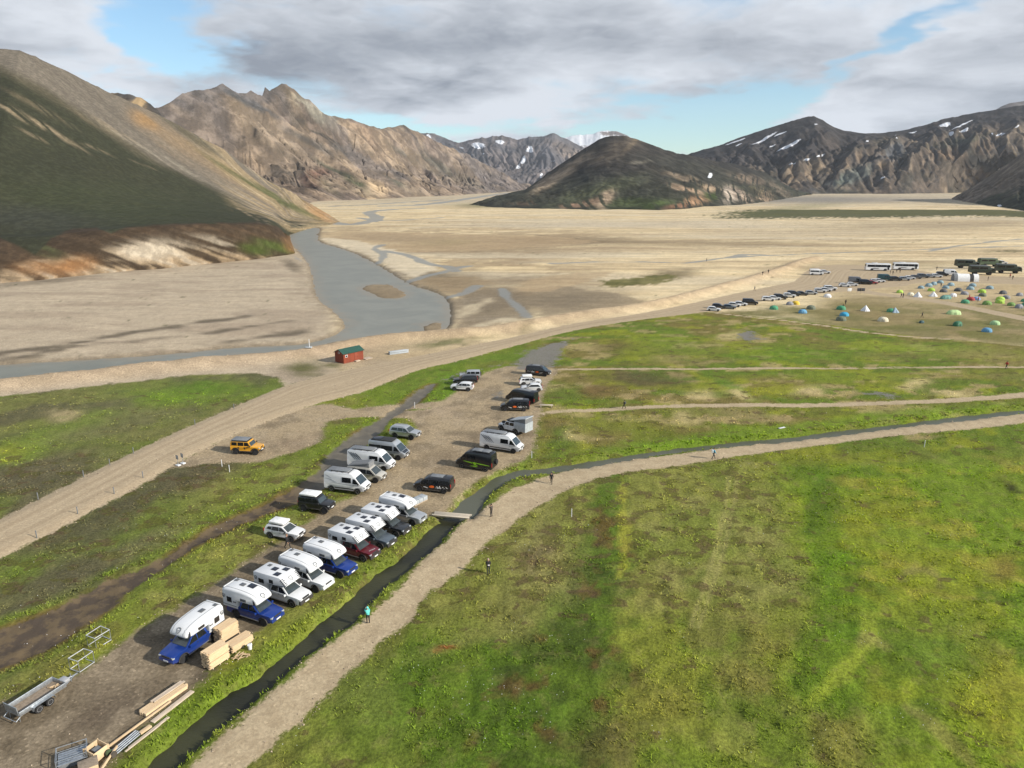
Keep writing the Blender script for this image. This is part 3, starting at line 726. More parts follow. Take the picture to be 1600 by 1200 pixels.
def ground_material():
    m, nt = new_mat('valley_floor')
    nt.dims = '2D'
    co = nt.n('ShaderNodeNewGeometry').outputs['Position']
    f1 = nt.noise(co, 3.2, 5, 0.68)
    f3 = nt.noise(co, 0.6, 5, 0.62)
    f2 = nt.noise(co, 17.0, 2, 0.6)
    edge = nt.m('MULTIPLY_ADD', nt.m('SUBTRACT', f3, .5), 1.7, nt.m('MULTIPLY', nt.m('SUBTRACT', f1, .5), 1.3))

    def cls(name, k=1.0, soft=0.25, shift=0.0):
        v = nt.m('ADD', nt.m('MULTIPLY_ADD', edge, k, nt.attr(name, 'Fac')), shift)
        return nt.ss(v, -soft, soft)

    def times(c, v):
        return nt.vm('SCALE', c, v)
    # grass: clumps, dead straw, darker green patches
    gv = nt.m('ADD', nt.lin(f1, .32, .68, .70, 1.36), nt.lin(f2, .3, .7, .16, -.16))
    gc = times(nt.attr('gcol'), gv)
    gc = nt.mix(nt.m('MULTIPLY', nt.ss(f3, .53, .70), .28), gc, times((.18, .158, .058), gv))
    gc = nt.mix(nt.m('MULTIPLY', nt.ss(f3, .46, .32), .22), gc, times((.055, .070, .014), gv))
    ms = nt.noise(nt.mapv(co, (.75, 1.0, 1.0)), .42, 3, .55)
    gc = nt.mix(nt.m('MULTIPLY', nt.ss(nt.m('MULTIPLY_ADD', nt.attr('moss', 'Fac'), .16, ms), .665, .705), .62), gc, times(nt.mix(nt.ss(f3, .45, .6), (.085, .080, .018, 1), (.085, .052, .030, 1)), gv))
    # gravel
    vor = nt.n('ShaderNodeTexVoronoi', Vector=co, Scale=6.0, _voronoi_dimensions='2D')
    peb = nt.n('ShaderNodeSeparateXYZ', Vector=vor.outputs['Color']).outputs[0]
    gmod = nt.m('ADD', nt.m('MULTIPLY_ADD', peb, .30, .74), nt.m('MULTIPLY', nt.m('SUBTRACT', f1, .5), .85))
    gmod = nt.m('MULTIPLY_ADD', nt.ss(peb, .95, 1.0), .3, gmod)
    lines = nt.noise(nt.mapv(co, (.05, .22, 1)), 1.0, 4, .65, .8)
    sc = times(nt.attr('scol'), nt.m('MULTIPLY', gmod, nt.lin(lines, .3, .7, .97, 1.19)))
    pc = times(nt.attr('pcol'), gmod)
    pc = nt.mix(nt.m('MULTIPLY', nt.ss(f3, .5, .64), .35), pc, nt.mix(1.0, pc, (.62, .60, .58), 'MULTIPLY'))
    lane = nt.noise(nt.n('ShaderNodeCombineXYZ', X=nt.m('MULTIPLY_ADD', f3, .5, nt.m('MULTIPLY', nt.attr('s_road', 'Fac'), 1.1))).outputs[0], 1.0, 2)
    rc = nt.mix(nt.ss(lane, .3, .7), (.44, .35, .235, 1), (.35, .272, .178, 1))
    rc = nt.mix(nt.m('MULTIPLY', nt.ss(f3, .5, .7), .35), rc, (.31, .24, .158, 1))
    rc = times(rc, nt.m('MULTIPLY_ADD', gmod, .55, .45))
    ac = nt.mix(nt.ss(f3, .4, .65), (.44, .35, .228, 1), (.38, .297, .19, 1))
    ac = times(ac, nt.m('MULTIPLY_ADD', gmod, .6, .4))
    ks = cls('s_sand', 1.6, .8)
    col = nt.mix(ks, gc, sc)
    mudc = nt.mix(nt.ss(f3, .42, .6), (.078, .060, .045, 1), (.130, .096, .058, 1))
    wetn = nt.attr('s_wat', 'Fac')
    mudc = nt.mix(wetn, mudc, nt.mix(nt.ss(f3, .4, .6), (.105, .093, .072, 1), (.135, .118, .088, 1)))
    kp = cls('s_park', 1.1, .6)
    col = nt.mix(kp, col, pc)
    kr = cls('s_road', .9, .35)
    col = nt.mix(kr, col, rc)
    ka = cls('s_path', .9, .28)
    col = nt.mix(ka, col, ac)
    km = cls('s_mud', .8, .25)
    col = nt.mix(km, col, mudc)
    kw = nt.m('MULTIPLY', cls('s_pond', 3.4, .8, -.9), nt.ss(f1, .3, .46))
    col = nt.mix(kw, col, (.150, .134, .108, 1))
    kb = nt.m('MULTIPLY', cls('s_braid', 1.6, .8), .8)
    col = nt.mix(kb, col, (.20, .205, .19, 1))
    hard = nt.m('MAXIMUM', nt.m('MAXIMUM', kp, kr), nt.m('MAXIMUM', nt.m('MAXIMUM', ka, km), ks))
    wetm = nt.m('MAXIMUM', nt.m('MULTIPLY', nt.m('MAXIMUM', kw, kb), .75), nt.m('MULTIPLY', km, nt.m('MULTIPLY', wetn, .55)))
    rough = nt.lin(wetm, 0, 1, .92, .3)
    hb = nt.m('MULTIPLY_ADD', f2, .35, nt.m('MULTIPLY', f1, 1.0))
    bst = nt.m('MULTIPLY', nt.lin(hard, 0, 1, .8, .3), nt.m('SUBTRACT', 1.0, wetm))
    finish(nt, col, rough, hb, bst, .16, spec=nt.lin(wetm, 0, 1, .12, .4))
    return m


GM = ground_material()
nvx = len(uu)
NRt = len(yy)
idx = np.arange(NRt * nvx).reshape(NRt, nvx)
quads = np.stack([idx[:-1, :-1], idx[:-1, 1:], idx[1:, 1:], idx[1:, :-1]], -1).reshape(-1, 4)
co_all = np.stack([gx, gy, gzv], -1)
s_path = np.maximum.reduce([fd['path'], fd['track_a'], fd['track_b'], fd['track_c'] - .3])
attr_all = {'gcol': g, 'scol': s, 'pcol': pk, 's_sand': fd['sand'], 's_road': np.maximum(fd['road'], fd['lot']), 's_park': fd['park'], 's_path': s_path, 's_mud': fd['mud'], 's_pond': fd['pond'], 's_braid': np.minimum(fd['braid'], 30),
            's_wat': sstep(ppx, 440, 520), 'moss': np.clip(dry * .8 + blob(850, 870, 90, 70) * .5 + upm * .3, 0, 1)}
qc = {k_: v[quads].mean(1) for k_, v in fd.items() if k_ != 'z'}
klass = np.zeros(len(quads), int)
klass[qc['sand'] > 0] = 1
klass[qc['park'] > 0] = 2
klass[qc['road'] > 0] = 3
klass[(qc['lot'] > 0) & (qc['road'] <= 0)] = 4
klass[qc['path'] > 0] = 5
klass[qc['track_a'] > 0] = 6
klass[qc['track_b'] > 0] = 7
klass[(qc['mud'] > 0) & (qc['road'] < 0)] = 8
for k_, nm, lb in ((0, 'ground', 'green and brown mossy meadow of the valley floor'), (1, 'sand_flat', 'pale sand and gravel river plain with the gravel levee'), (2, 'car_park', 'trodden gravel car park full of camper vehicles'),
                   (3, 'road', 'wide light gravel road crossing the picture from the lower left'), (4, 'gravel_yard', 'gravel yard with buses at the camp'), (5, 'footpath', 'wide curving gravel footpath beside the dark ditch'),
                   (6, 'footpath', 'narrow straight far footpath across the middle meadow'), (7, 'footpath', 'narrow footpath across the meadow just beyond the stream'), (8, 'stream_bed', 'brown muddy stream bed between road and car park')):
    q = quads[klass == k_]
    used, inv = np.unique(q.ravel(), return_inverse=True)
    o = grid_mesh(nm, co_all[used], inv.reshape(-1, 4), GM, {a: v[used] for a, v in attr_all.items()})
    tag(o, lb, kind='structure')


# ------------------------------------------------------------------ water
def water_mat(name, colr, rough, scale, bstr, spec=.5, col2=None, shore=None):
    m, nt = new_mat(name)
    nt.dims = '2D'
    co = nt.n('ShaderNodeNewGeometry').outputs['Position']
    a = nt.noise(nt.mapv(co, (1, 1.6, 1)), scale, 4, .6, .3)
    c = nt.mix(nt.ss(nt.noise(co, .09, 4, .6, .5), .35, .7), (*colr, 1), (*(col2 or colr), 1))
    if shore:
        sh = nt.m('ADD', nt.attr('shore', 'Fac'), nt.m('MULTIPLY', nt.m('SUBTRACT', nt.noise(co, .22, 4, .6), .5), 11))
        c = nt.mix(nt.ss(sh, 5.0, -1.5), c, (*shore, 1))
    finish(nt, c, rough, a, bstr, .06, spec=spec)
    return m


RIVM = water_mat('glacial_water', (.175, .18, .155), .36, 1.0, .45, .13, (.21, .212, .18), (.225, .20, .155))
DITM = water_mat('dark_ditch_water', (.020, .021, .014), .28, 2.2, .3, .15, (.045, .046, .022))
STRM = water_mat('stream_water', (.098, .102, .078), .35, 2.0, .25, .1, (.072, .078, .048))
for nm, key, zw, mt, lb in (('river_water', 'river', -.5, RIVM, 'grey-blue glacial river curving round the sand flat'), ('ditch_water', 'ditch', -.5, DITM, 'dark still ditch beside the wide footpath'), ('stream_water', 'stream', -.5, STRM, 'blue-grey stream crossing the middle meadow')):
    sel = (fd[key][quads] > -2.5).any(1) & (gy[quads].min(1) > 20)
    if key == 'stream':
        sel &= qc['stream'] >= qc['ditch']
    if key == 'ditch':
        sel &= qc['ditch'] > qc['stream']
    q = quads[sel]
    used, inv = np.unique(q.ravel(), return_inverse=True)
    cw = co_all[used].copy()
    cw[:, 2] = zw
    tag(grid_mesh(nm, cw, inv.reshape(-1, 4), mt, {'shore': fd[key][used]}), lb, kind='structure')

# ------------------------------------------------------------------ mountains: lofted between foot, middle and ridge lines
def resample(P, n):
    d = np.concatenate([[0], np.cumsum(np.sqrt(((P[1:] - P[:-1]) ** 2).sum(1)))])
    t = np.linspace(0, d[-1], n)
    return np.stack([np.interp(t, d, P[:, i]) for i in range(P.shape[1])], -1)


def curve3(pts, n, key_px=True):
    """points (px, py, Y) or (px, py) for the valley floor -> n points in space"""
    pix = np.array([(p[0], p[1]) for p in pts], float)
    w3 = []
    for p in pts:
        if len(p) == 2:
            q = gp(p[0], p[1])
            w3.append((q[0], q[1], 0.0))
        else:
            w3.append(tuple(at_depth(p[0], p[1], p[2])))
    w3 = np.array(w3)
    d = np.concatenate([[0], np.cumsum(np.sqrt(((pix[1:] - pix[:-1]) ** 2).sum(1)))])
    t = np.linspace(0, d[-1], n)
    return np.stack([np.interp(t, d, w3[:, i]) for i in range(3)], -1)


def hermite(curves, knots, ss_):
    P = np.stack(curves)                                         # K x n x 3
    K = len(knots)
    tang = np.zeros_like(P)
    for i in range(K):
        a, b = max(i - 1, 0), min(i + 1, K - 1)
        tang[i] = (P[b] - P[a]) / (knots[b] - knots[a])
    res = []
    for v in ss_:
        i = min(max(int(np.searchsorted(knots, v, side='right')) - 1, 0), K - 2)
        h = knots[i + 1] - knots[i]
        t = (v - knots[i]) / h
        res.append((2 * t ** 3 - 3 * t * t + 1) * P[i] + (t ** 3 - 2 * t * t + t) * h * tang[i] + (-2 * t ** 3 + 3 * t * t) * P[i + 1] + (t ** 3 - t * t) * h * tang[i + 1])
    return np.stack(res)                                         # S x n x 3


def mountain_material(name, scale, bdist, bstr=.8, rough=.95, k=1.0):
    m, nt = new_mat(name)
    co = nt.n('ShaderNodeNewGeometry').outputs['Position']
    a = nt.noise(co, scale, 5, .66)
    b = nt.noise(co, scale * 7, 3, .62)
    c = nt.attr('mcol')
    c = nt.mix(nt.ss(a, .42, .64), nt.vm('SCALE', c, 1 - .36 * k), nt.vm('SCALE', c, 1 + .30 * k))
    c = nt.mix(nt.m('MULTIPLY', nt.ss(b, .5, .68), .45), c, nt.mix(1.0, c, (.55, .56, .58), 'MULTIPLY'))
    snow = nt.attr('snow', 'Fac')
    sn = nt.ss(nt.m('ADD', nt.m('MULTIPLY_ADD', nt.m('SUBTRACT', a, .5), .8, snow), nt.m('MULTIPLY', nt.m('SUBTRACT', b, .5), 1.1)), .44, .56)
    c = nt.mix(sn, c, (.56, .58, .62, 1))
    finish(nt, c, rough, nt.m('MULTIPLY_ADD', a, 1.0, nt.m('MULTIPLY', b, .3)), bstr, bdist, spec=.1)
    return m


def carve(P, env, depth, passes, seed):
    """let water run down the slope grid row by row and cut gullies where it gathers"""
    ns, n = P.shape[:2]
    rs_ = np.random.RandomState(seed)
    tot = np.zeros((ns, n))
    j = np.arange(n)
    for p_ in range(passes):
        acc = np.ones((ns, n))
        jit = rs_.rand(ns, n) * depth * .05
        for i in range(ns - 1, 0, -1):
            zn = P[i - 1, :, 2] + jit[i - 1]
            l_ = np.concatenate([[1e9], zn[:-1]])
            r_ = np.concatenate([zn[1:], [1e9]])
            ch = np.argmin(np.stack([zn - 1e-4, l_, r_]), 0)
            tgt = j + np.where(ch == 1, -1, np.where(ch == 2, 1, 0))
            np.add.at(acc[i - 1], tgt, acc[i])
        a_ = np.log1p(acc) / math.log(400)
        for _ in range(2 + (p_ == 0) * 3):
            a_ = .5 * a_ + .25 * np.roll(a_, 1, 1) + .25 * np.roll(a_, -1, 1)
        a_ = a_ - a_.mean(1, keepdims=True)
        P[:, :, 2] -= depth / passes * a_ * env * 2.2
        tot += a_ / passes
    return tot


def mountain(name, label, curves, knots, n, ns, rib, amp, colour, mat, back=1.5, ridge_amp=0.0, skew=0.0, seed=0, sn=None, warp=0.0, rw=1.0, gully=0.0, spurs=()):
    cs = [curve3(c, n) for c in curves]
    ss_ = np.linspace(0, 1, ns) ** 0.92
    P = hermite(cs, np.array(knots), ss_)
    S = np.repeat(ss_[:, None], n, 1)
    ridge = cs[-1]
    mid = 0.5 * (cs[0] + cs[-1])
    L = np.concatenate([[0], np.cumsum(np.sqrt(((mid[1:] - mid[:-1])[:, :2] ** 2).sum(1)))])
    U = np.repeat(L[None, :], ns, 0)
    wv = (fbm(U / (rib * 2.5), S * 2, 3, seed + 3) - .5) * rib * .9
    Us = U + skew * S + wv
    r = ridged(Us / rib, S * 1.1 + .3, 4, seed) - .55
    r2 = ridged(Us / (rib * .34), S * 2.2, 3, seed + 7) - .55
    r3 = fbm(P[:, :, 0] / (rib * .5), P[:, :, 1] / (rib * .5), 4, seed + 9) - .5
    env = np.sin(np.pi * np.clip(S, 0, 1) ** .8) ** .8
    P[:, :, 2] += amp * env * (r * rw + r2 * .38 * rw + r3 * (1.5 - .9 * rw))
    px0, py0 = project(P[:, :, 0], P[:, :, 1], P[:, :, 2])
    for (xa, ya, xb, yb, wd, hb) in spurs:
        # spur ridge running down the slope, steeper on its shaded side
        ww_ = (fbm(P[:, :, 0] / (rib * .4), P[:, :, 1] / (rib * .4), 3, seed + 40) - .5) * 22
        dx_, dy_ = xb - xa, yb - ya
        l_ = math.hypot(dx_, dy_)
        tt = ((px0 - xa) * dx_ + (py0 - ya) * dy_) / (l_ * l_)
        dd = ((px0 - xa) * dy_ - (py0 - ya) * dx_) / l_ + ww_
        P[:, :, 2] += hb * np.where(dd > 0, np.exp(-np.abs(dd / wd)), np.exp(-np.abs(dd / (wd * .45)))) * sstep(tt, -.1, .12) * sstep(1.12 - tt, 0, .5) * env
    gul = carve(P, env, gully, 3, seed) if gully else np.zeros(S.shape)
    if ridge_amp:
        P[:, :, 2] += ridge_amp * sstep(S, .72, 1) * (ridged(U / (rib * .22), S * 3, 4, seed + 5) - .5)
    P[0, :, 2] -= 2.5
    # back of the mountain
    nb = 10
    bk = []
    top = P[-1]
    dirv = np.stack([top[:, 0], top[:, 1]], -1)
    dirv = dirv / np.sqrt((dirv ** 2).sum(1))[:, None]
    for i in range(1, nb + 1):
        q = i / nb
        z = top[:, 2] * (1 - q) - 6 * q
        b = np.concatenate([top[:, :2] + dirv * (back * np.maximum(top[:, 2], 6) * q)[:, None], z[:, None]], 1)
        b[:, 2] += (fbm(b[:, 0] / rib, b[:, 1] / rib, 3, seed + 1) - .5) * amp * math.sin(math.pi * q)
        bk.append(b)
    A = np.concatenate([P, np.stack(bk)], 0)
    Sall = np.concatenate([S, np.repeat(1 + np.arange(1, nb + 1)[:, None] / nb, n, 1)], 0)
    Uall = np.concatenate([Us, np.repeat(Us[-1:], nb, 0)], 0)
    R = np.concatenate([r + .4 * r2, np.zeros((nb, n))], 0)
    co = A.reshape(-1, 3)
    px, py = project(co[:, 0], co[:, 1], co[:, 2])
    wob = (fbm(Uall.ravel() / (rib * .5), Sall.ravel() * 5, 4, seed + 21) - .5)
    e = dict(px=px + wob * warp, py=py + (fbm(Uall.ravel() / (rib * .5), Sall.ravel() * 5, 4, seed + 22) - .5) * warp, u=Uall.ravel(), s=Sall.ravel(), r=R.ravel(), z=co[:, 2], x=co[:, 0], y=co[:, 1], rib=rib, g=np.concatenate([gul, np.zeros((nb, n))], 0).ravel())
    col = colour(e)
    col = col * (1 - np.clip(e['g'], -.12, .3)[:, None] * .5)
    M = A.shape[0]
    ix = np.arange(M * n).reshape(M, n)
    qd = np.stack([ix[:-1, :-1], ix[:-1, 1:], ix[1:, 1:], ix[1:, :-1]], -1).reshape(-1, 4)
    snow = np.zeros(len(co)) if sn is None else sn(e)
    o = grid_mesh(name, co, qd, mat, {'mcol': col, 'snow': snow})
    tag(o, label, kind='structure')
    return o


def bl(e, px, py, rx, ry, rot=0.0):
    c, s_ = math.cos(rot), math.sin(rot)
    a, b = e['px'] - px, e['py'] - py
    p, q = (a * c + b * s_) / rx, (b * c - a * s_) / ry
    return np.exp(-(p * p + q * q) ** 1.5)


def base(e, c):
    return np.tile(np.asarray(c, float), (len(e['px']), 1))


def above(e, pts, soft):
    """1 above a line drawn in the picture, 0 below"""
    pts = np.array(pts, float)
    yl = np.interp(e['px'], pts[:, 0], pts[:, 1])
    return sstep(yl - e['py'], -soft, soft)


# --- near mountain on the left: scree top, green slope with cloud shade darkened into its colour, eroded cliff at the foot
def col_left(e):
    st = fbm(e['u'] / 9, e['s'] * 2.2, 4, 201)
    st2 = fbm(e['u'] / 3.2, e['s'] * 4, 3, 202)
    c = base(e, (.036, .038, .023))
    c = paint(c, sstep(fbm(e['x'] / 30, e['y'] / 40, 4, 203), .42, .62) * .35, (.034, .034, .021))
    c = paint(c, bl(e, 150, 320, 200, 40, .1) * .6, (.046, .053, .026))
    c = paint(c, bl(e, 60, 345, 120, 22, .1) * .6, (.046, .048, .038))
    c = paint(c, sstep(fbm(e['x'] / 7, e['y'] / 10, 4, 205), .5, .66) * .16, (.060, .059, .034))
    # scree cap, darker band below it
    cap = above(e, [(-400, 70), (0, 112), (70, 150), (150, 195), (215, 238), (270, 262), (400, 330), (480, 345), (540, 350)], 9)
    c = paint(c, cap * (.45 + .9 * st), (.085, .075, .05))
    cap2 = above(e, [(-400, 62), (0, 100), (60, 130), (120, 165), (185, 205), (250, 250), (330, 290), (420, 340), (540, 352)], 8)
    c = paint(c, cap2 * .92, (.150, .129, .103))
    c = paint(c, cap2 * sstep(st, .48, .66) * .4, (.10, .087, .07))
    c = paint(c, cap2 * sstep(st2, .52, .7) * .3, (.19, .165, .13))
    # ochre band down the shoulder
    och = bl(e, 255, 205, 60, 12, .6) + bl(e, 320, 250, 80, 13, .52) + bl(e, 420, 305, 90, 12, .52)
    c = paint(c, och * (.2 + .6 * st), (.235, .165, .095))
    c = paint(c, bl(e, 225, 190, 26, 8, .5) * .8, (.27, .165, .075))
    lowr = above(e, [(-400, 500), (330, 500), (365, 322), (400, 331), (430, 346), (470, 372), (540, 380)], 6) * above(e, [(300, 500), (540, 500)], 5) * sstep(e['px'] - .62 * e['py'], 150, 205)
    c = paint(c, lowr * .85 * sstep(st, .33, .58), (.30, .225, .13))
    c = paint(c, lowr * sstep(st, .6, .74) * .7, (.075, .068, .035))
    c = paint(c, lowr * sstep(st2, .55, .7) * .5, (.42, .34, .225))
    c = paint(c, bl(e, 500, 335, 26, 10, .5) * .7, (.36, .205, .09))
    c = paint(c, bl(e, 395, 290, 90, 5, .56) * .8, (.068, .074, .030))
    c = paint(c, bl(e, 450, 318, 60, 5, .5) * .85, (.070, .082, .030))
    c = paint(c, bl(e, 300, 215, 60, 5, .58) * .75, (.075, .066, .04))
    # thin pale streaks on the green slope
    for (a, b, rx, ry, ro, v) in ((40, 185, 55, 4, .45, .9), (80, 205, 45, 3.5, .5, .85), (110, 225, 30, 3, .5, .7), (50, 210, 26, 3, .45, .7), (150, 235, 26, 2.5, .4, .5), (225, 257, 22, 2.2, .35, .6), (10, 168, 24, 4, .4, .7), (190, 205, 60, 3.5, .52, .6), (385, 333, 30, 2.5, .75, .8), (415, 350, 26, 3, .75, .7), (60, 170, 60, 5, .5, .35), (150, 190, 60, 4, .5, .3)):
        c = paint(c, bl(e, a, b, rx, ry, ro) * v * .7 * sstep(st2, .36, .58), (.29, .225, .145))
    c = paint(c, bl(e, 250, 240, 90, 4, .5) * .5 * sstep(st2, .4, .6), (.24, .22, .17))
    # eroded cliff
    top = [(-400, 395), (-100, 380), (0, 372), (30, 385), (55, 398), (75, 372), (110, 360), (150, 358), (170, 366), (200, 356), (280, 352), (400, 349), (430, 356), (450, 368), (470, 392)]
    cl = 1 - above(e, top, 2.0)
    cl = cl * (e['px'] < 474)
    hk = .6 * fbm(e['u'] / 7, e['s'] * 9, 4, 207) + .4 * fbm(e['x'] / 14, e['y'] / 14 + e['z'] / 5, 4, 208)
    c = paint(c, cl, (.052, .037, .024))
    c = paint(c, cl * sstep(hk, .5, .64) * .6, (.082, .055, .034))
    lowc = 1 - above(e, [(-400, 430), (0, 425), (40, 410), (100, 404), (160, 392), (230, 378), (300, 386), (340, 392), (400, 400), (470, 404)], 7)
    c = paint(c, cl * lowc * sstep(hk, .40, .58) * .9, (.29, .215, .135))
    c = paint(c, cl * lowc * sstep(hk, .58, .7) * .7, (.36, .31, .24))
    c = paint(c, cl * (bl(e, 70, 420, 50, 14) + bl(e, 120, 415, 30, 14)) * .7, (.24, .125, .055))
    c = paint(c, cl * bl(e, 235, 392, 60, 16, -.05) * sstep(hk, .36, .52) * .9, (.40, .345, .265))
    c = paint(c, cl * bl(e, 345, 385, 50, 9, .2) * sstep(hk, .44, .56) * .7, (.33, .285, .22))
    c = paint(c, cl * (bl(e, 430, 385, 34, 9, .2) + bl(e, 395, 392, 24, 8, .2)) * .8, (.06, .085, .02))
    c = paint(c, cl * bl(e, 455, 380, 14, 14, .6) * .6, (.22, .12, .055))
    c = paint(c, cl * bl(e, 60, 385, 40, 12, .4) * sstep(hk, .42, .6) * .8, (.055, .062, .028))
    return c


MM1 = mountain_material('near_slope', .32, .35, .7, k=.55)
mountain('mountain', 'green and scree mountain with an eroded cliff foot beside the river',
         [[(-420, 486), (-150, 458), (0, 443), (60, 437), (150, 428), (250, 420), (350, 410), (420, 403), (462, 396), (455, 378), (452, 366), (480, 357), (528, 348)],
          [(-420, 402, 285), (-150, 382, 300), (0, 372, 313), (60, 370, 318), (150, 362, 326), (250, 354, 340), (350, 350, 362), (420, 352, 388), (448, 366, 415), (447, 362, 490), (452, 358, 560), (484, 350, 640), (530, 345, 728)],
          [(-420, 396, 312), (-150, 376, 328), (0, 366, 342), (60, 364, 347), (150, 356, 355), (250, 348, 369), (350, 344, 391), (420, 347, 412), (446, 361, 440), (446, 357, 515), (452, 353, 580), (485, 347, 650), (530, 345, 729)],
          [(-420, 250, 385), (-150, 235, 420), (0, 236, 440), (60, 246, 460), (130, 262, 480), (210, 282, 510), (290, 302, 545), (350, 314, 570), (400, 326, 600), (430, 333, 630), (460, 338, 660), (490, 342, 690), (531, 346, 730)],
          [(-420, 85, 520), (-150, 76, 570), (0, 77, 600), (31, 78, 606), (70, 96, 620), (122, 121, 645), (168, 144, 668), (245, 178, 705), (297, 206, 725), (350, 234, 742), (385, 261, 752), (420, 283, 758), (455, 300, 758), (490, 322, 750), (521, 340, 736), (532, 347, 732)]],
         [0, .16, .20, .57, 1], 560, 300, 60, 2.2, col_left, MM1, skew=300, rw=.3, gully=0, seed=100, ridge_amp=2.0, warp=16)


# --- small dark-rimmed saddle ridge behind it
def col_saddle(e):
    st = fbm(e['u'] / 20, e['s'] * 3, 4, 220)
    c = base(e, (.25, .18, .10))
    c = paint(c, sstep(st, .5, .65) * .6, (.33, .24, .13))
    c = paint(c, sstep(e['s'], .8, .97) * sstep(st, .4, .55), (.06, .055, .05))
    return c


MM2 = mountain_material('far_slope', .022, 3.0, .8)
mountain('mountain', 'small ochre saddle with a dark rim behind the green mountain',
         [[(60, 300, 900), (300, 300, 900)], [(60, 220, 1000), (150, 190, 1000), (300, 240, 1000)],
          [(60, 160, 1080), (130, 150, 1080), (176, 146, 1080), (190, 146, 1080), (205, 149, 1080), (222, 154, 1080), (235, 163, 1080), (246, 173, 1080), (300, 230, 1080)]],
         [0, .6, 1], 140, 60, 40, 6, col_saddle, MM2, gully=8, seed=130, ridge_amp=3, warp=10)


# --- jagged rhyolite range
def col_range(e):
    st = fbm(e['u'] / 55, e['s'] * 2.6, 5, 240)
    st2 = fbm(e['u'] / 16, e['s'] * 4, 4, 241)
    big = fbm(e['u'] / 150, e['s'] * 2.4, 4, 242)
    c = base(e, (.175, .138, .108))
    c = paint(c, sstep(big, .42, .62) * .75, (.155, .12, .098))
    c = paint(c, sstep(st, .52, .68) * .7, (.225, .17, .118))
    c = paint(c, sstep(st2, .55, .7) * .45, (.13, .102, .080))
    c = paint(c, sstep(fbm(e['u'] / 80, e['s'] * 3.5, 4, 243), .57, .68) * .7, (.10, .085, .070))
    c = paint(c, sstep(e['r'], .12, .35) * .3, (.30, .225, .15))
    # crags on the crest and dark lava spurs
    crest = sstep(e['s'], .84, .97) * sstep(st2, .38, .56)
    c = paint(c, crest * .85, (.078, .068, .060))
    for (a, b, rx, ry, ro, v, cc) in ((375, 150, 60, 6, .5, .8, (.085, .085, .088)), (413, 148, 10, 12, 0, .9, (.07, .06, .052)), (452, 145, 26, 12, .6, .55, (.20, .15, .09)), (400, 165, 40, 6, .5, .7, (.10, .10, .10)), (500, 178, 40, 9, .5, .8, (.27, .255, .21)), (480, 165, 30, 10, .6, .6, (.25, .23, .185)),
                                      (545, 205, 30, 8, .5, .6, (.27, .25, .21)), (510, 212, 50, 4, .52, .9, (.055, .052, .046)), (535, 232, 22, 9, .5, .9, (.052, .05, .046)), (480, 222, 50, 6, .45, .75, (.085, .078, .07)), (520, 265, 40, 4, .5, .8, (.055, .057, .04)), (440, 240, 30, 5, .5, .5, (.11, .09, .07)), (620, 268, 30, 10, .6, .8, (.068, .058, .05)),
                                      (630, 290, 34, 6, .55, .85, (.05, .053, .035)), (645, 250, 60, 5, .55, .5, (.10, .10, .08)), (690, 262, 50, 7, .5, .7, (.06, .06, .045)), (735, 288, 30, 5, .4, .8, (.05, .052, .038)), (560, 290, 30, 7, .5, .8, (.06, .065, .035)), (510, 292, 26, 5, .6, .75, (.062, .062, .04)), (485, 280, 18, 14, .6, .75, (.115, .062, .045)), (500, 270, 14, 8, .3, .6, (.10, .05, .036)),
                                      (590, 295, 18, 9, .5, .8, (.42, .31, .19)), (575, 308, 24, 5, .3, .7, (.42, .31, .19)), (600, 245, 40, 14, .5, .4, (.30, .23, .165)), (310, 150, 26, 7, .3, .7, (.085, .078, .068)), (268, 168, 30, 6, .6, .5, (.30, .22, .135)), (330, 215, 90, 14, .55, .5, (.26, .185, .115)), (560, 215, 40, 20, .5, .45, (.235, .16, .105)), (470, 300, 60, 8, .4, .5, (.19, .135, .095)),
                                      (700, 300, 60, 6, .2, .6, (.24, .17, .115)), (660, 300, 26, 5, .2, .6, (.27, .21, .15)), (630, 200, 20, 5, .1, .85, (.06, .055, .052)), (600, 185, 30, 4, 0, .5, (.09, .08, .07)), (415, 205, 70, 20, .6, .4, (.225, .18, .13)), (355, 190, 50, 24, .7, .4, (.16, .122, .09)), (780, 285, 50, 10, .3, .7, (.12, .10, .09)), (740, 262, 50, 10, .4, .5, (.12, .105, .095))):
        c = paint(c, bl(e, a, b, rx, ry, ro) * min(1, v * 1.15) * sstep(st2 + .25 * st, .32, .54), cc)
    c = paint(c, sstep(fbm(e['x'] / 260, e['y'] / 260, 4, 246), .5, .62) * .55, (.145, .128, .122))
    c = paint(c, sstep(fbm(e['x'] / 190, e['y'] / 190, 4, 247), .56, .66) * .5, (.27, .205, .14))
    far = sstep(e['px'], 620, 800)
    c = paint(c, far * .45, (.12, .105, .10))
    return c


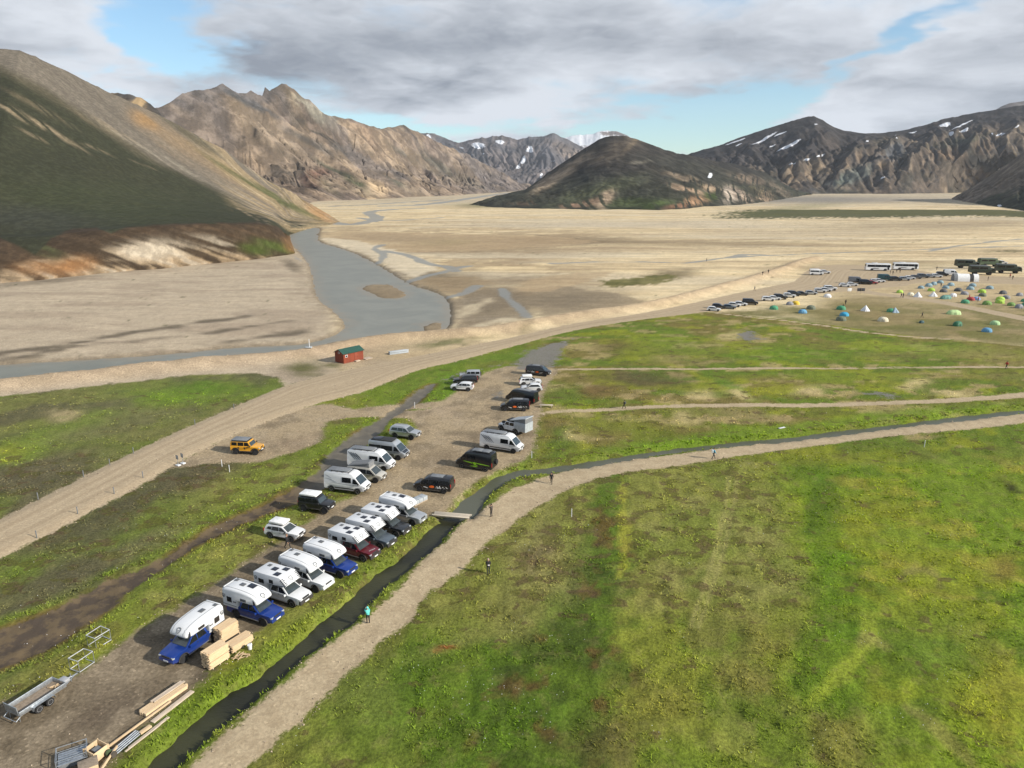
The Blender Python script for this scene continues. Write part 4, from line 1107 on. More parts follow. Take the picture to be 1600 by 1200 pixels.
mountain('mountain', 'jagged tan and brown rhyolite mountain range behind the river plain',
         [[(470, 320), (500, 314), (540, 313), (570, 312), (610, 310), (640, 308), (670, 307), (700, 306), (730, 304), (760, 302), (800, 299.5), (832, 297)],
          [(330, 262, 1640), (420, 258, 1720), (480, 262, 1850), (545, 264, 2000), (590, 268, 2180), (640, 274, 2400), (690, 278, 2700), (740, 282, 3000), (790, 288, 3400), (832, 294, 3800)],
          [(190, 190, 1650), (245, 169, 1700), (270, 156, 1730), (285, 147, 1750), (300, 143, 1770), (320, 142, 1790), (335, 137, 1805), (348, 132, 1820), (360, 140, 1835), (372, 148, 1850), (385, 145, 1860), (392, 140, 1870), (404, 148, 1885), (410, 150, 1890), (414, 136, 1893), (420, 147, 1900),
           (425, 140, 1905), (440, 133, 1915), (447, 131, 1925), (460, 142, 1945), (468, 151, 1960), (472, 159, 1970), (490, 173, 2010), (505, 182, 2060), (530, 183, 2150), (550, 187, 2230), (575, 198, 2360), (596, 203, 2470), (612, 199, 2560), (630, 196, 2650), (652, 207, 2750), (682, 222, 2950), (709, 239, 3150), (739, 250, 3350), (772, 265, 3600), (802, 282, 3850), (832, 295, 4000)]],
         [0, .45, 1], 620, 260, 200, 36, col_range, MM2, rw=.6, gully=8, spurs=((285, 150, 505, 305, 22, 42), (345, 142, 580, 300, 26, 38), (420, 150, 655, 300, 24, 46), (470, 165, 720, 298, 26, 40), (560, 195, 780, 296, 24, 40), (632, 200, 800, 292, 20, 45)), seed=150, ridge_amp=9, skew=130, warp=16, back=1.2)


# --- far mountains with snow
def col_far(e):
    st = fbm(e['u'] / 160, e['s'] * 3, 5, 260)
    c = base(e, (.085, .082, .088))
    c = paint(c, sstep(st, .5, .65) * .6, (.15, .125, .115))
    c = paint(c, bl(e, 900, 245, 40, 12, .5) * .7, (.23, .18, .14))
    c = paint(c, sstep(e['py'], 245, 280) * .6, (.10, .085, .08))
    return c


def snow_far(e):
    v = np.zeros(len(e['px']))
    for (a, b, rx, ry, ro, k_) in ((748, 228, 16, 7, .1, 1), (780, 221, 9, 5, .2, 1), (825, 234, 8, 6, -.3, 1), (817, 250, 5, 8, 0, 1), (811, 260, 4, 6, .2, .9), (847, 274, 3, 5, 0, .9), (669, 214, 6, 4, .6, .9), (683, 226, 3, 4, .5, .8), (755, 240, 3, 2, 0, .8), (865, 252, 6, 2, .3, .6), (720, 230, 8, 2, .2, .7)):
        v = np.maximum(v, bl(e, a, b, rx * .8, ry * .75, ro) * k_)
    return v


MM3 = mountain_material('distant_slope', .006, 10.0, .8)
mountain('mountain', 'distant grey mountains with snow patches at the end of the valley',
         [[(600, 298, 5200), (750, 298, 5200), (860, 298, 5200), (960, 296, 5200)], [(600, 250, 5800), (700, 258, 5800), (800, 262, 5800), (870, 262, 5800), (960, 268, 5800)],
          [(600, 206, 6400), (640, 207, 6400), (660, 209, 6400), (679, 210, 6400), (695, 217, 6400), (709, 222, 6400), (727, 222, 6400), (745, 217, 6400), (765, 214, 6400), (783, 213, 6400), (809, 218, 6400), (835, 213, 6400), (850, 213, 6400), (864, 209, 6400), (872, 212, 6400), (884, 217, 6400), (900, 226, 6400), (930, 240, 6400), (960, 250, 6400)]],
         [0, .5, 1], 360, 130, 330, 110, col_far, MM3, gully=30, seed=170, ridge_amp=25, sn=snow_far, warp=10)


def snow_peak(e):
    return .75 - 1.2 * sstep(e['py'], 222, 246) - bl(e, 950, 208, 14, 4, 0) * .6 - bl(e, 975, 209, 10, 5, 0) * .5 + .25 * (fbm(e['u'] / 60, e['s'] * 8, 4, 290) - .5) * 2


mountain('mountain', 'white snow-covered peak behind the central hill',
         [[(860, 290, 8600), (1030, 290, 8600)], [(860, 250, 9000), (1030, 250, 9000)],
          [(860, 222, 9600), (886, 214, 9600), (905, 211, 9600), (927, 210, 9600), (936, 206, 9600), (944, 204, 9600), (957, 205, 9600), (970, 207, 9600), (979, 212, 9600), (1000, 222, 9600), (1030, 235, 9600)]],
         [0, .5, 1], 130, 70, 300, 90, lambda e: base(e, (.17, .14, .13)), MM3, seed=180, ridge_amp=20, sn=snow_peak, warp=8)


# --- central dark hill
def col_hill(e):
    st = fbm(e['u'] / 28, e['s'] * 3, 5, 300)
    st2 = fbm(e['u'] / 9, e['s'] * 5, 4, 301)
    c = base(e, (.031, .029, .026))
    c = paint(c, sstep(fbm(e['u'] / 60, e['s'] * 4, 4, 303), .42, .62) * .6, (.046, .041, .034))
    grn = sstep(e['py'], 258, 296)
    c = paint(c, grn * (.25 + .5 * st), (.044, .048, .030))
    c = paint(c, bl(e, 930, 300, 80, 12, -.3) * .6, (.085, .092, .048))
    c = paint(c, bl(e, 1000, 318, 60, 9, -.05) * .7, (.062, .080, .028))
    c = paint(c, (bl(e, 885, 265, 45, 9, -.65) + bl(e, 855, 285, 30, 7, -.6)) * .85, (.20, .158, .112))
    c = paint(c, bl(e, 965, 232, 50, 14, -.5) * .55, (.115, .09, .065))
    c = paint(c, bl(e, 988, 224, 20, 4, -.8) * .7, (.16, .125, .085))
    c = paint(c, bl(e, 1000, 253, 20, 3, -.1) * .6, (.16, .145, .115))
    c = paint(c, bl(e, 1080, 262, 80, 12, .2) * .6, (.050, .050, .038))
    for (a, b, rx, ry, ro, v, cc) in ((945, 312, 20, 9, -.7, .95, (.36, .27, .185)), (915, 319, 30, 5, -.2, .85, (.30, .20, .13)), (890, 322, 16, 4, 0, .8, (.27, .17, .11)), (1085, 315, 22, 7, -.2, .9, (.33, .205, .12)), (1060, 323, 20, 4, -.1, .8, (.28, .15, .09)), (1075, 296, 30, 3.5, .3, .85, (.34, .24, .16)), (1065, 277, 26, 4, .2, .7, (.25, .19, .13)),
                                      (1108, 293, 16, 6, .3, .85, (.32, .235, .155)), (1140, 305, 14, 13, .5, .95, (.42, .35, .28)), (1160, 307, 18, 8, .6, .85, (.36, .28, .21)), (1190, 300, 18, 6, .4, .7, (.29, .215, .145)), (1170, 280, 30, 6, .2, .6, (.22, .165, .12)), (1195, 312, 14, 4, .2, .8, (.30, .22, .15)), (1220, 298, 24, 6, .6, .6, (.19, .15, .11)), (820, 318, 26, 4, 0, .5, (.15, .10, .065)), (1115, 306, 14, 6, 0, .8, (.055, .085, .022)), (1020, 322, 26, 5, -.2, .75, (.06, .085, .025)), (1180, 295, 20, 6, .2, .6, (.045, .05, .026))):
        c = paint(c, bl(e, a, b, rx, ry, ro) * v * sstep(st2, .34, .5), cc)
    return c


def snow_hill(e):
    return np.maximum(bl(e, 1110, 272, 3, 4.5, 0), bl(e, 1108, 275, 2, 2, 0) * .8)


MM4 = mountain_material('hill_slope', .035, 1.8, .8)
mountain('hill', 'dark rounded hill with orange eroded foot in the middle of the plain',
         [[(735, 320), (760, 323), (790, 325), (820, 326), (880, 327), (920, 328), (975, 327), (1030, 328), (1065, 327), (1100, 323), (1160, 320), (1200, 315), (1225, 311), (1268, 303)],
          [(735, 319, 1300), (765, 312, 1300), (800, 305, 1290), (835, 300, 1270), (880, 296, 1240), (920, 290, 1220), (965, 288, 1210), (1010, 287, 1220), (1045, 287, 1250), (1080, 287, 1330), (1120, 288, 1450), (1160, 290, 1600), (1200, 296, 1800), (1268, 303, 2400)],
          [(733, 320, 1310), (749, 317, 1330), (769, 308, 1400), (795, 302, 1460), (820, 297, 1500), (855, 271, 1560), (884, 251, 1590), (912, 233, 1610), (935, 218, 1620), (946, 214, 1620), (958, 212, 1620), (979, 213, 1620), (999, 219, 1630), (1027, 230, 1650), (1056, 239, 1700), (1079, 243, 1750), (1114, 251, 1850), (1142, 255, 1950), (1171, 263, 2050), (1195, 269, 2150), (1220, 285, 2300), (1245, 297, 2400), (1270, 303, 2480)]],
         [0, .4, 1], 460, 190, 110, 11, col_hill, MM4, rw=.35, gully=1.0, seed=190, ridge_amp=3, sn=snow_hill, warp=9, skew=60)


# --- dark mountain on the right
def col_right(e):
    st = fbm(e['u'] / 90, e['s'] * 3, 5, 320)
    st2 = fbm(e['u'] / 26, e['s'] * 4.5, 4, 321)
    c = base(e, (.036, .033, .033))  # dark rock, deepened further to stand in for cloud shade
    c = paint(c, sstep(st, .48, .64) * .5, (.055, .047, .042))
    low = 1 - above(e, [(1080, 260), (1200, 262), (1260, 250), (1330, 232), (1400, 215), (1500, 205), (1560, 200), (1700, 190)], 9)
    c = paint(c, low * .6, (.078, .066, .055))
    c = paint(c, low * sstep(st, .48, .6) * .6, (.135, .105, .078))
    c = paint(c, low * sstep(st2, .56, .68) * .6, (.21, .165, .115))
    c = paint(c, low * sstep(fbm(e['u'] / 120, e['s'] * 4, 4, 322), .54, .64) * .8, (.052, .048, .038))
    for (a, b, rx, ry, ro, v, cc) in ((1320, 278, 30, 11, -.4, .8, (.135, .155, .13)), (1345, 270, 24, 8, -.5, .7, (.12, .13, .115)), (1395, 238, 26, 12, -.6, .7, (.13, .135, .145)), (1275, 262, 24, 10, .6, .7, (.26, .195, .125)), (1255, 275, 30, 10, .6, .75, (.24, .175, .115)), (1300, 290, 24, 6, .7, .7, (.235, .215, .175)), (1265, 295, 16, 6, .5, .8, (.07, .07, .07)),
                                      (1235, 280, 26, 12, .5, .7, (.20, .15, .10)), (1380, 258, 10, 8, 0, .6, (.25, .17, .09)), (1335, 248, 24, 10, -.5, .5, (.20, .145, .095)), (1480, 240, 26, 9, .1, .6, (.20, .13, .075)), (1450, 255, 20, 18, -.6, .6, (.20, .15, .11)), (1535, 230, 16, 12, .7, .6, (.22, .155, .10)), (1490, 270, 26, 22, .2, .5, (.16, .125, .095)),
                                      (1380, 295, 40, 9, -.3, .6, (.17, .13, .095)), (1420, 285, 20, 16, -.5, .75, (.05, .048, .04)), (1320, 300, 30, 4, 0, .7, (.055, .055, .042)), (1530, 260, 40, 20, -.3, .6, (.055, .052, .046)), (1200, 235, 60, 8, -.3, .3, (.06, .055, .055)), (1300, 225, 26, 12, .6, .4, (.11, .085, .065)), (1495, 222, 50, 6, -.2, .7, (.055, .058, .036)), (1360, 225, 40, 7, -.2, .5, (.085, .072, .05))):
        c = paint(c, bl(e, a, b, rx, ry, ro) * v * sstep(st2, .3, .5), cc)
    return c


def snow_right(e):
    v = np.zeros(len(e['px']))
    for (a, b, rx, ry, ro) in ((1150, 219, 22, 1.8, -.32), (1195, 217, 27, 2.2, -.5), (1218, 209, 13, 1.6, -.4), (1232, 228, 26, 4.0, -.5), (1205, 229, 8, 1.6, -.4), (1260, 249, 6, 2.6, 0), (1281, 243, 9, 2.6, -.4), (1238, 255, 7, 1.8, -.2), (1476, 195, 13, 3.6, -.15), (1488, 209, 5, 6, .2), (1504, 195, 24, 1.6, -.45), (1507, 203, 9, 2.8, -.6), (1563, 211, 13, 2.2, -.35), (1590, 198, 5, 1.8, -.3), (1425, 206, 10, 1.6, -.3), (1353, 218, 4, 1.8, 0), (1275, 195, 4, 1, 0), (1549, 211, 2, 2.5, 0), (1378, 279, 5, 1.6, -.3), (1564, 265, 4, 1.4, 0), (1401, 213, 4, 1, 0), (1156, 227, 8, 1, -.4)):
        v = np.maximum(v, bl(e, a, b, rx * .85, ry * .75, ro))
    return v


mountain('mountain', 'dark mountain with snow streaks and coloured foot at the far side of the plain',
         [[(1060, 304), (1265, 303), (1300, 302.5), (1390, 303), (1460, 302), (1500, 301), (1560, 300), (1700, 300), (1850, 300)],
          [(1060, 268, 2900), (1200, 268, 2850), (1280, 262, 2800), (1350, 258, 2800), (1420, 256, 2800), (1480, 252, 2800), (1540, 248, 2800), (1700, 240, 2800), (1850, 240, 2800)],
          [(1040, 252, 3300), (1085, 238, 3300), (1131, 225, 3300), (1162, 213, 3300), (1206, 199, 3300), (1237, 189, 3300), (1250, 186, 3300), (1262, 182, 3300), (1272, 182, 3300), (1287, 189, 3300), (1303, 199, 3300), (1319, 205, 3300), (1350, 208, 3300), (1375, 208, 3300), (1406, 205, 3300), (1444, 196, 3300), (1475, 186, 3300), (1522, 177, 3300), (1559, 171, 3300), (1600, 164, 3300), (1700, 150, 3300), (1850, 140, 3300)]],
         [0, .42, 1], 520, 200, 190, 60, col_right, MM2, rw=.5, gully=15, spurs=((1300, 205, 1210, 285, 16, 30), (1350, 215, 1300, 300, 18, 36), (1410, 215, 1330, 300, 20, 34), (1470, 200, 1400, 300, 24, 42), (1540, 200, 1470, 300, 22, 38), (1590, 190, 1540, 295, 22, 36)), seed=210, ridge_amp=6, sn=snow_right, warp=9, skew=200)
mountain('mountain', 'grey domed summit peeking over the dark mountain on the right edge',
         [[(1500, 200, 4600), (1900, 200, 4600)], [(1540, 185, 4800), (1900, 170, 4800)], [(1548, 176, 5000), (1565, 166, 5000), (1578, 161, 5000), (1600, 158, 5000), (1650, 155, 5000), (1720, 160, 5000), (1900, 190, 5000)]],
         [0, .5, 1], 80, 40, 200, 20, lambda e: base(e, (.16, .145, .14)), MM3, seed=230, warp=4)


# --- grey scree slope at the right edge
def col_scree(e):
    st = fbm(e['u'] / 14, e['s'] * 3, 4, 340)
    c = base(e, (.165, .132, .098))
    c = paint(c, sstep(st, .5, .66) * .5, (.205, .165, .125))
    dk = 1 - above(e, [(1400, 330), (1500, 327), (1530, 312), (1560, 302), (1600, 290), (1800, 230)], 3)
    c = paint(c, dk * .95, (.045, .047, .030))
    c = paint(c, bl(e, 1585, 300, 20, 5, -.4) * .5, (.16, .13, .10))
    return c


def snow_scree(e):
    return bl(e, 1562, 322, 4, 1.4, 0)


mountain('hill', 'bare grey-brown scree slope with a dark foot at the right edge of the plain',
         [[(1484, 311), (1505, 315), (1530, 319), (1565, 324), (1600, 329), (1700, 344), (1850, 366), (2000, 390)],
          [(1486, 310.5, 1760), (1515, 303, 1620), (1545, 296, 1500), (1580, 287, 1400), (1620, 280, 1300), (1720, 270, 1120), (1850, 262, 960), (2000, 255, 860)],
          [(1487, 310, 1780), (1519, 292, 1740), (1550, 272, 1700), (1587, 247, 1650), (1600, 237, 1640), (1680, 190, 1560), (1800, 140, 1450), (2000, 100, 1300)]],
         [0, .4, 1], 260, 130, 60, 6, col_scree, MM4, gully=6, seed=250, sn=snow_scree, warp=6)

# ------------------------------------------------------------------ materials of the objects
def simple(name, col, rough=.5, metallic=0.0, var=.12, scale=3.0, spec=.5, dirt=0.0, coat=0.0):
    m, nt = new_mat(name)
    co = nt.n('ShaderNodeTexCoord').outputs['Object']
    n_ = nt.noise(co, scale, 3, .6)
    c = nt.mix(nt.ss(n_, .3, .7), tuple(v * (1 - var) for v in col) + (1,), tuple(min(1, v * (1 + var)) for v in col) + (1,))
    if dirt:
        geo = nt.n('ShaderNodeSeparateXYZ', Vector=co)
        d = nt.m('MULTIPLY', nt.ss(nt.m('MULTIPLY_ADD', n_, .7, geo.outputs[2]), 1.35, .55), dirt)
        c = nt.mix(d, c, (.19, .155, .115, 1))
    kw = {'Coat__Weight': coat} if coat else {}
    finish(nt, c, rough, metallic=metallic, spec=spec, **kw)
    return m


def paint_mat(name, col, metallic=.25, dirt=.55):
    return simple(name, col, .28, metallic, .04, 1.5, .5, dirt * (.25 if max(col) < .06 else .5), .5)


M = {
    'tyre': simple('tyre_rubber', (.016, .016, .017), .85, dirt=.0, var=.3), 'rim': simple('alloy_rim', (.42, .43, .44), .35, .7), 'rim_dark': simple('dark_rim', (.035, .035, .038), .4, .4),
    'glass': simple('dark_window_glass', (.010, .012, .014), .06, 0, .1, 2, .6), 'screen': simple('windscreen_glass', (.035, .045, .048), .05, 0, .2, 2, .8),
    'trim': simple('black_plastic', (.02, .02, .021), .6, dirt=.3), 'light': simple('headlamp_glass', (.36, .38, .40), .12, .1), 'tail': simple('tail_lamp', (.36, .012, .012), .2), 'plate': simple('number_plate', (.75, .76, .77), .4),
    'white': paint_mat('white_paint', (.63, .64, .65), 0.0, .4), 'blue': paint_mat('blue_paint', (.012, .045, .25), .35, .35), 'maroon': paint_mat('maroon_paint', (.12, .010, .018), .3, .35), 'slate': paint_mat('slate_blue_paint', (.10, .125, .15), .35, .4),
    'dark': paint_mat('charcoal_paint', (.032, .036, .042), .35, .35), 'silver': paint_mat('silver_paint', (.42, .44, .46), .5, .45), 'black': paint_mat('black_paint', (.010, .011, .014), .2, .35), 'grey': paint_mat('grey_paint', (.13, .13, .135), .4, .4),
    'beige': paint_mat('pale_beige_paint', (.46, .44, .39), .2, .35), 'yellow': paint_mat('yellow_paint', (.62, .30, .015), 0, .35), 'red': paint_mat('red_paint', (.30, .015, .02), .1, .2), 'teal': paint_mat('dark_teal_paint', (.010, .048, .055), .2, .2),
    'shell': simple('camper_shell_white', (.64, .65, .66), .38, 0, .03, 1.2), 'shell_grey': simple('camper_panel_grey', (.33, .34, .36), .45, 0, .05), 'seam': simple('seam_grey', (.17, .18, .19), .5), 'print': simple('print_black', (.022, .024, .032), .45), 'print_blue': simple('print_navy', (.05, .065, .11), .45),
    'panel': simple('solar_panel', (.018, .022, .035), .12, .2), 'hatch': simple('smoked_hatch', (.10, .105, .11), .2), 'green_print': simple('lime_print', (.28, .58, .02), .4), 'orange_print': simple('orange_print', (.72, .13, .02), .4), 'white_print': simple('white_print', (.70, .70, .70), .4),
    'tent_roof': simple('roof_tent_shell', (.74, .74, .73), .5), 'tent_grey': simple('grey_canvas', (.16, .165, .17), .85, 0, .15, 8), 'box_grey': simple('box_grey', (.35, .38, .40), .45), 'chrome': simple('steel_step', (.5, .51, .52), .3, .8),
    'galv': simple('galvanised_steel', (.40, .43, .46), .42, .75, .18, 6), 'alu': simple('aluminium_tube', (.62, .63, .64), .38, .6, .08), 'ply': simple('weathered_ply', (.24, .19, .14), .8, 0, .2, 5), 'green_army': simple('army_green_paint', (.035, .045, .030), .5, .1, .15), 'green_tarp': simple('green_tarpaulin', (.055, .085, .040), .7),
}


def wood_mat(name, a, b, scale=1.0):
    m, nt = new_mat(name)
    co = nt.n('ShaderNodeTexCoord').outputs['Object']
    n1_ = nt.noise(nt.mapv(co, (.8, 9, 9)), 2.0 * scale, 4, .6)
    rnd = nt.n('ShaderNodeObjectInfo').outputs['Random']
    c = nt.mix(nt.ss(n1_, .35, .65), (*a, 1), (*b, 1))
    c = nt.vm('SCALE', c, nt.lin(rnd, 0, 1, .86, 1.12))
    finish(nt, c, .8, n1_, .3, .01)
    return m


M['pine'] = wood_mat('fresh_pine', (.55, .385, .225), (.62, .475, .30))
M['pine_end'] = wood_mat('pine_end_grain', (.40, .25, .13), (.55, .37, .20), 4)
M['old_wood'] = wood_mat('weathered_boards', (.42, .33, .24), (.56, .47, .37))
M['deck'] = wood_mat('bridge_boards', (.40, .34, .26), (.52, .46, .37))
M['red_wood'] = wood_mat('red_stained_wood', (.20, .040, .018), (.27, .060, .026))
M['green_roof'] = simple('green_sheet_roof', (.020, .075, .055), .5, .1)

# ------------------------------------------------------------------ mesh parts with shared data
CACHE = {}


def part(key, name, fn, mat, parent=None, loc=(0, 0, 0), rot=(0, 0, 0), angle=35):
    me = CACHE.get(key)
    if me is None:
        bm = bmesh.new()
        fn(bm)
        bmesh.ops.recalc_face_normals(bm, faces=bm.faces)
        me = bpy.data.meshes.new(name)
        bm.to_mesh(me)
        bm.free()
        me.shade_smooth()
        me.set_sharp_from_angle(angle=math.radians(angle))
        me.materials.append(mat)
        CACHE[key] = me
    o = bpy.data.objects.new(name, me)
    o.location = loc
    o.rotation_euler = rot
    COL.objects.link(o)
    if parent is not None:
        o.parent = parent
    if me.materials[0] != mat:
        o.material_slots[0].link = 'OBJECT'
        o.material_slots[0].material = mat
    return o


def thing(name, label, cat, loc=(0, 0, 0), rotz=0.0, group=None, scale=1.0):
    o = bpy.data.objects.new(name, None)
    o.empty_display_size = .3
    o.location = loc
    o.rotation_euler = (0, 0, rotz)
    o.scale = (scale,) * 3
    COL.objects.link(o)
    return tag(o, label, cat, group)


def box(bm, c, d, bev=0.0, rot=None):
    r = bmesh.ops.create_cube(bm, size=1.0)
    vs = r['verts']
    mtx = Matrix.Translation(Vector(c)) @ (rot.to_4x4() if rot is not None else Matrix.Identity(4)) @ Matrix.Diagonal((*d, 1))
    bmesh.ops.transform(bm, matrix=mtx, verts=vs)
    if bev:
        es = list({e for v in vs for e in v.link_edges})
        bmesh.ops.bevel(bm, geom=es, offset=bev, segments=2, affect='EDGES', profile=.5)


def tube(bm, a, b, r, seg=8, r2=None):
    a, b = Vector(a), Vector(b)
    q = (b - a).to_track_quat('Z', 'Y')
    res = bmesh.ops.create_cone(bm, cap_ends=True, segments=seg, radius1=r, radius2=r if r2 is None else r2, depth=(b - a).length)
    bmesh.ops.transform(bm, matrix=Matrix.Translation((a + b) / 2) @ q.to_matrix().to_4x4(), verts=res['verts'])


def lathe_y(bm, prof, seg=20):
    """prof: (y, r) spun about the y axis"""
    rings = []
    for (y, r) in prof:
        rings.append([bm.verts.new((r * math.cos(2 * math.pi * i / seg), y, r * math.sin(2 * math.pi * i / seg))) for i in range(seg)])
    for a, b in zip(rings[:-1], rings[1:]):
        for i in range(seg):
            bm.faces.new((a[i], a[(i + 1) % seg], b[(i + 1) % seg], b[i]))
    bm.faces.new(rings[0])
    bm.faces.new(rings[-1])


def shell(bm, prof, wf, bev=.05, zmin=0.0, seg=2):
    """closed side outline pulled across the width, upper edges rounded"""
    L = [bm.verts.new((x, wf(x, z), z)) for x, z in prof]
    R = [bm.verts.new((x, -wf(x, z), z)) for x, z in prof]
    fl = bm.faces.new(L)
    fr = bm.faces.new(R[::-1])
    n = len(prof)
    for i in range(n):
        bm.faces.new((L[i], R[i], R[(i + 1) % n], L[(i + 1) % n]))
    bmesh.ops.recalc_face_normals(bm, faces=bm.faces)
    if bev:
        es = [e for e in list(fl.edges) + list(fr.edges) if min(v.co.z for v in e.verts) > zmin]
        bmesh.ops.bevel(bm, geom=es, offset=bev, segments=seg, affect='EDGES', profile=.5, clamp_overlap=True)


def prism(bm, outer, off, thick):
    """thin solid: polygon pushed out by off and back by thick along its normal"""
    P = [Vector(p) for p in outer]
    nrm = Vector((0, 0, 0))
    for i in range(len(P)):
        a, b = P[i], P[(i + 1) % len(P)]
        nrm += a.cross(b)
    nrm.normalize()
    A = [bm.verts.new(p + nrm * off) for p in P]
    B = [bm.verts.new(p - nrm * thick) for p in P]
    bm.faces.new(A)
    bm.faces.new(B[::-1])
    for i in range(len(P)):
        j = (i + 1) % len(P)
        bm.faces.new((A[i], B[i], B[j], A[j]))


def side_panel(bm, pts, wf, side, off=.012, thick=.02):
    q = [(x, side * wf(x, z), z) for x, z in pts]
    P = [Vector(p) for p in q]
    nrm = sum(((P[i]).cross(P[(i + 1) % len(P)]) for i in range(len(P))), Vector())
    if nrm.y * side < 0:
        q = q[::-1]
    prism(bm, q, off, thick)


def cross_panel(bm, p0, p1, wf, m0, m1, off=.012, thick=.02, y0=None, y1=None):
    (x0, z0), (x1, z1) = p0, p1
    a0, a1 = wf(x0, z0) - m0, wf(x1, z1) - m1
    if y0 is None:
        q = [(x0, -a0, z0), (x0, a0, z0), (x1, a1, z1), (x1, -a1, z1)]
    else:
        q = [(x0, y0, z0), (x0, y1, z0), (x1, y1, z1), (x1, y0, z1)]
    prism(bm, q, off, thick)


def arch(xc, r, zc, zb, n=9):
    a0 = math.asin(max(-1, min(1, (zb - zc) / r)))
    return [(xc + r * math.cos(math.pi - a0 - (math.pi - 2 * a0) * i / n), zc + r * math.sin(math.pi - a0 - (math.pi - 2 * a0) * i / n)) for i in range(n + 1)]


def width_fn(W, xf, xr, tf=.10, tr=.03, ztop=None, belt=None, tumble=.0, low=.0):
    def wf(x, z):
        w_ = W
        if x > 0:
            w_ -= tf * max(0, (x / xf)) ** 4
        else:
            w_ -= tr * max(0, (x / xr)) ** 6
        if belt is not None and z > belt:
            w_ -= tumble * (z - belt) / (ztop - belt)
        return w_
    return wf


def wheel(parent, key, x, y, r, width, rim):
    wo = part(('tyre', key), 'wheel', lambda bm: lathe_y(bm, [(-width / 2, r * .62), (-width / 2, r * .90), (-width * .36, r), (width * .36, r), (width / 2, r * .90), (width / 2, r * .62)], 20), M['tyre'], parent, (x, y, r))
    s = 1 if y > 0 else -1

    def rimf(bm):
        lathe_y(bm, [(width * .30, r * .60), (width * .505, r * .615), (width * .50, r * .56), (width * .38, r * .50), (width * .36, r * .2), (width * .44, r * .17), (width * .44, .01)], 16)
        for i in range(5):
            a = 2 * math.pi * i / 5
            box(bm, (math.cos(a) * r * .34, width * .43, math.sin(a) * r * .34), (r * .5, width * .1, r * .15), 0, Matrix.Rotation(-a, 3, 'Y'))
    part(('rim', key), 'rim', rimf, rim, wo, (0, 0, 0), (0, 0, 0 if s > 0 else math.pi))


def vehicle(name, label, cat, spec, paint, loc, rotz, group=None, detail=2, rim=None, bumper=None, scale=1.0):
    """car, van or pickup from its side outline; origin on the ground midway between the axles, nose towards +x"""
    K = spec['key']
    root = thing(name, label, cat, loc, rotz, group, scale)
    wl, wu = spec['wl'], spec['wu']

    def bodyf(bm):
        shell(bm, spec['lower'], wl, spec.get('bev', .06), spec['sill'] + .12)
        if spec.get('upper'):
            shell(bm, spec['upper'], wu, spec.get('bevu', .07), spec['belt'] + .05)
        if spec.get('deck'):
            shell(bm, spec['deck'], wl, .03, spec['belt'] - .2)
    part((K, 'body'), 'body', bodyf, paint, root)
    for i, seg in enumerate(spec['screens']):
        p0, p1, m0, m1 = seg
        part((K, 'screen', i), 'windscreen' if i == 0 else 'rear_window', lambda bm: cross_panel(bm, p0, p1, wu, m0, m1), M['screen'] if i == 0 else M['glass'], root)
    for i, pts in enumerate(spec['windows']):
        for s in (1, -1):
            if spec.get('side_only', {}).get(i, s) != s:
                continue
            part((K, 'win', i, s), 'side_window', lambda bm: side_panel(bm, pts, wu, s), M['glass'], root)
    r = spec['r']
    for x in spec['axles']:
        for s in (1, -1):
            wheel(root, (K, r), x, s * (spec['W'] - spec.get('ww', .24) / 2 - .0), r, spec.get('ww', .24), rim or M['rim'])
    if detail < 1:
        return root
    fx, hz, hy = spec['front'], spec['lamp_z'], spec['W'] - .30
    for s in (1, -1):
        part((K, 'lamp', s), 'headlight', lambda bm: box(bm, (fx - .12, s * hy, hz), (.22, .36, .15), .03, Matrix.Rotation(-s * .28, 3, 'Z')), M['light'], root)
        part((K, 'tail', s), 'tail_light', lambda bm: box(bm, (spec['rear'] + .03, s * (spec['W'] - .10), spec['tail_z']), (.09, .14, spec.get('tail_h', .34)), .02), M['tail'], root)
    part((K, 'grille'), 'grille', lambda bm: box(bm, (fx - .055, 0, hz - .02), (.12, 2 * hy - .42, .2), .02), M['trim'], root)
    part((K, 'bump'), 'bumper', lambda bm: box(bm, (fx - .06, 0, spec['bump_z']), (.2, 2 * spec['W'] - .26, .24), .05), bumper or M['trim'], root)
    part((K, 'plate'), 'number_plate', lambda bm: box(bm, (fx + .045, 0, spec['bump_z'] + .02), (.02, .5, .12)), M['plate'], root)
    for s in (1, -1):
        mx, mz = spec['mirror']
        part((K, 'mir', s), 'mirror', lambda bm: (box(bm, (mx, s * (spec['W'] + .13), mz), (.13, .2, .2), .03), tube(bm, (mx, s * (spec['W'] - .12), mz - .05), (mx, s * (spec['W'] + .1), mz - .03), .03, 6)), M['trim'] if detail < 3 else paint, root)
        a, b = spec['axles']
        part((K, 'sillstrip', s), 'side_step', lambda bm: box(bm, ((a + b) / 2, s * (spec['W'] - .02), spec['sill'] - .02), (abs(a - b) - 2.3 * r, .10, .09), .02), spec.get('step', M['trim']), root)
        for ax in spec['axles']:
            part((K, 'flare', ax, s), 'wheel_arch', lambda bm: flare(bm, ax, r, s * spec['W'], spec.get('flare', .06)), M['trim'], root)
    for hx in spec.get('handles', ()):
        for s in (1, -1):
            part((K, 'handle', hx, s), 'door_handle', lambda bm: box(bm, (hx, s * (spec['W'] + .012), spec['belt'] - .12), (.18, .03, .035), .008), M['trim'], root)
    return root


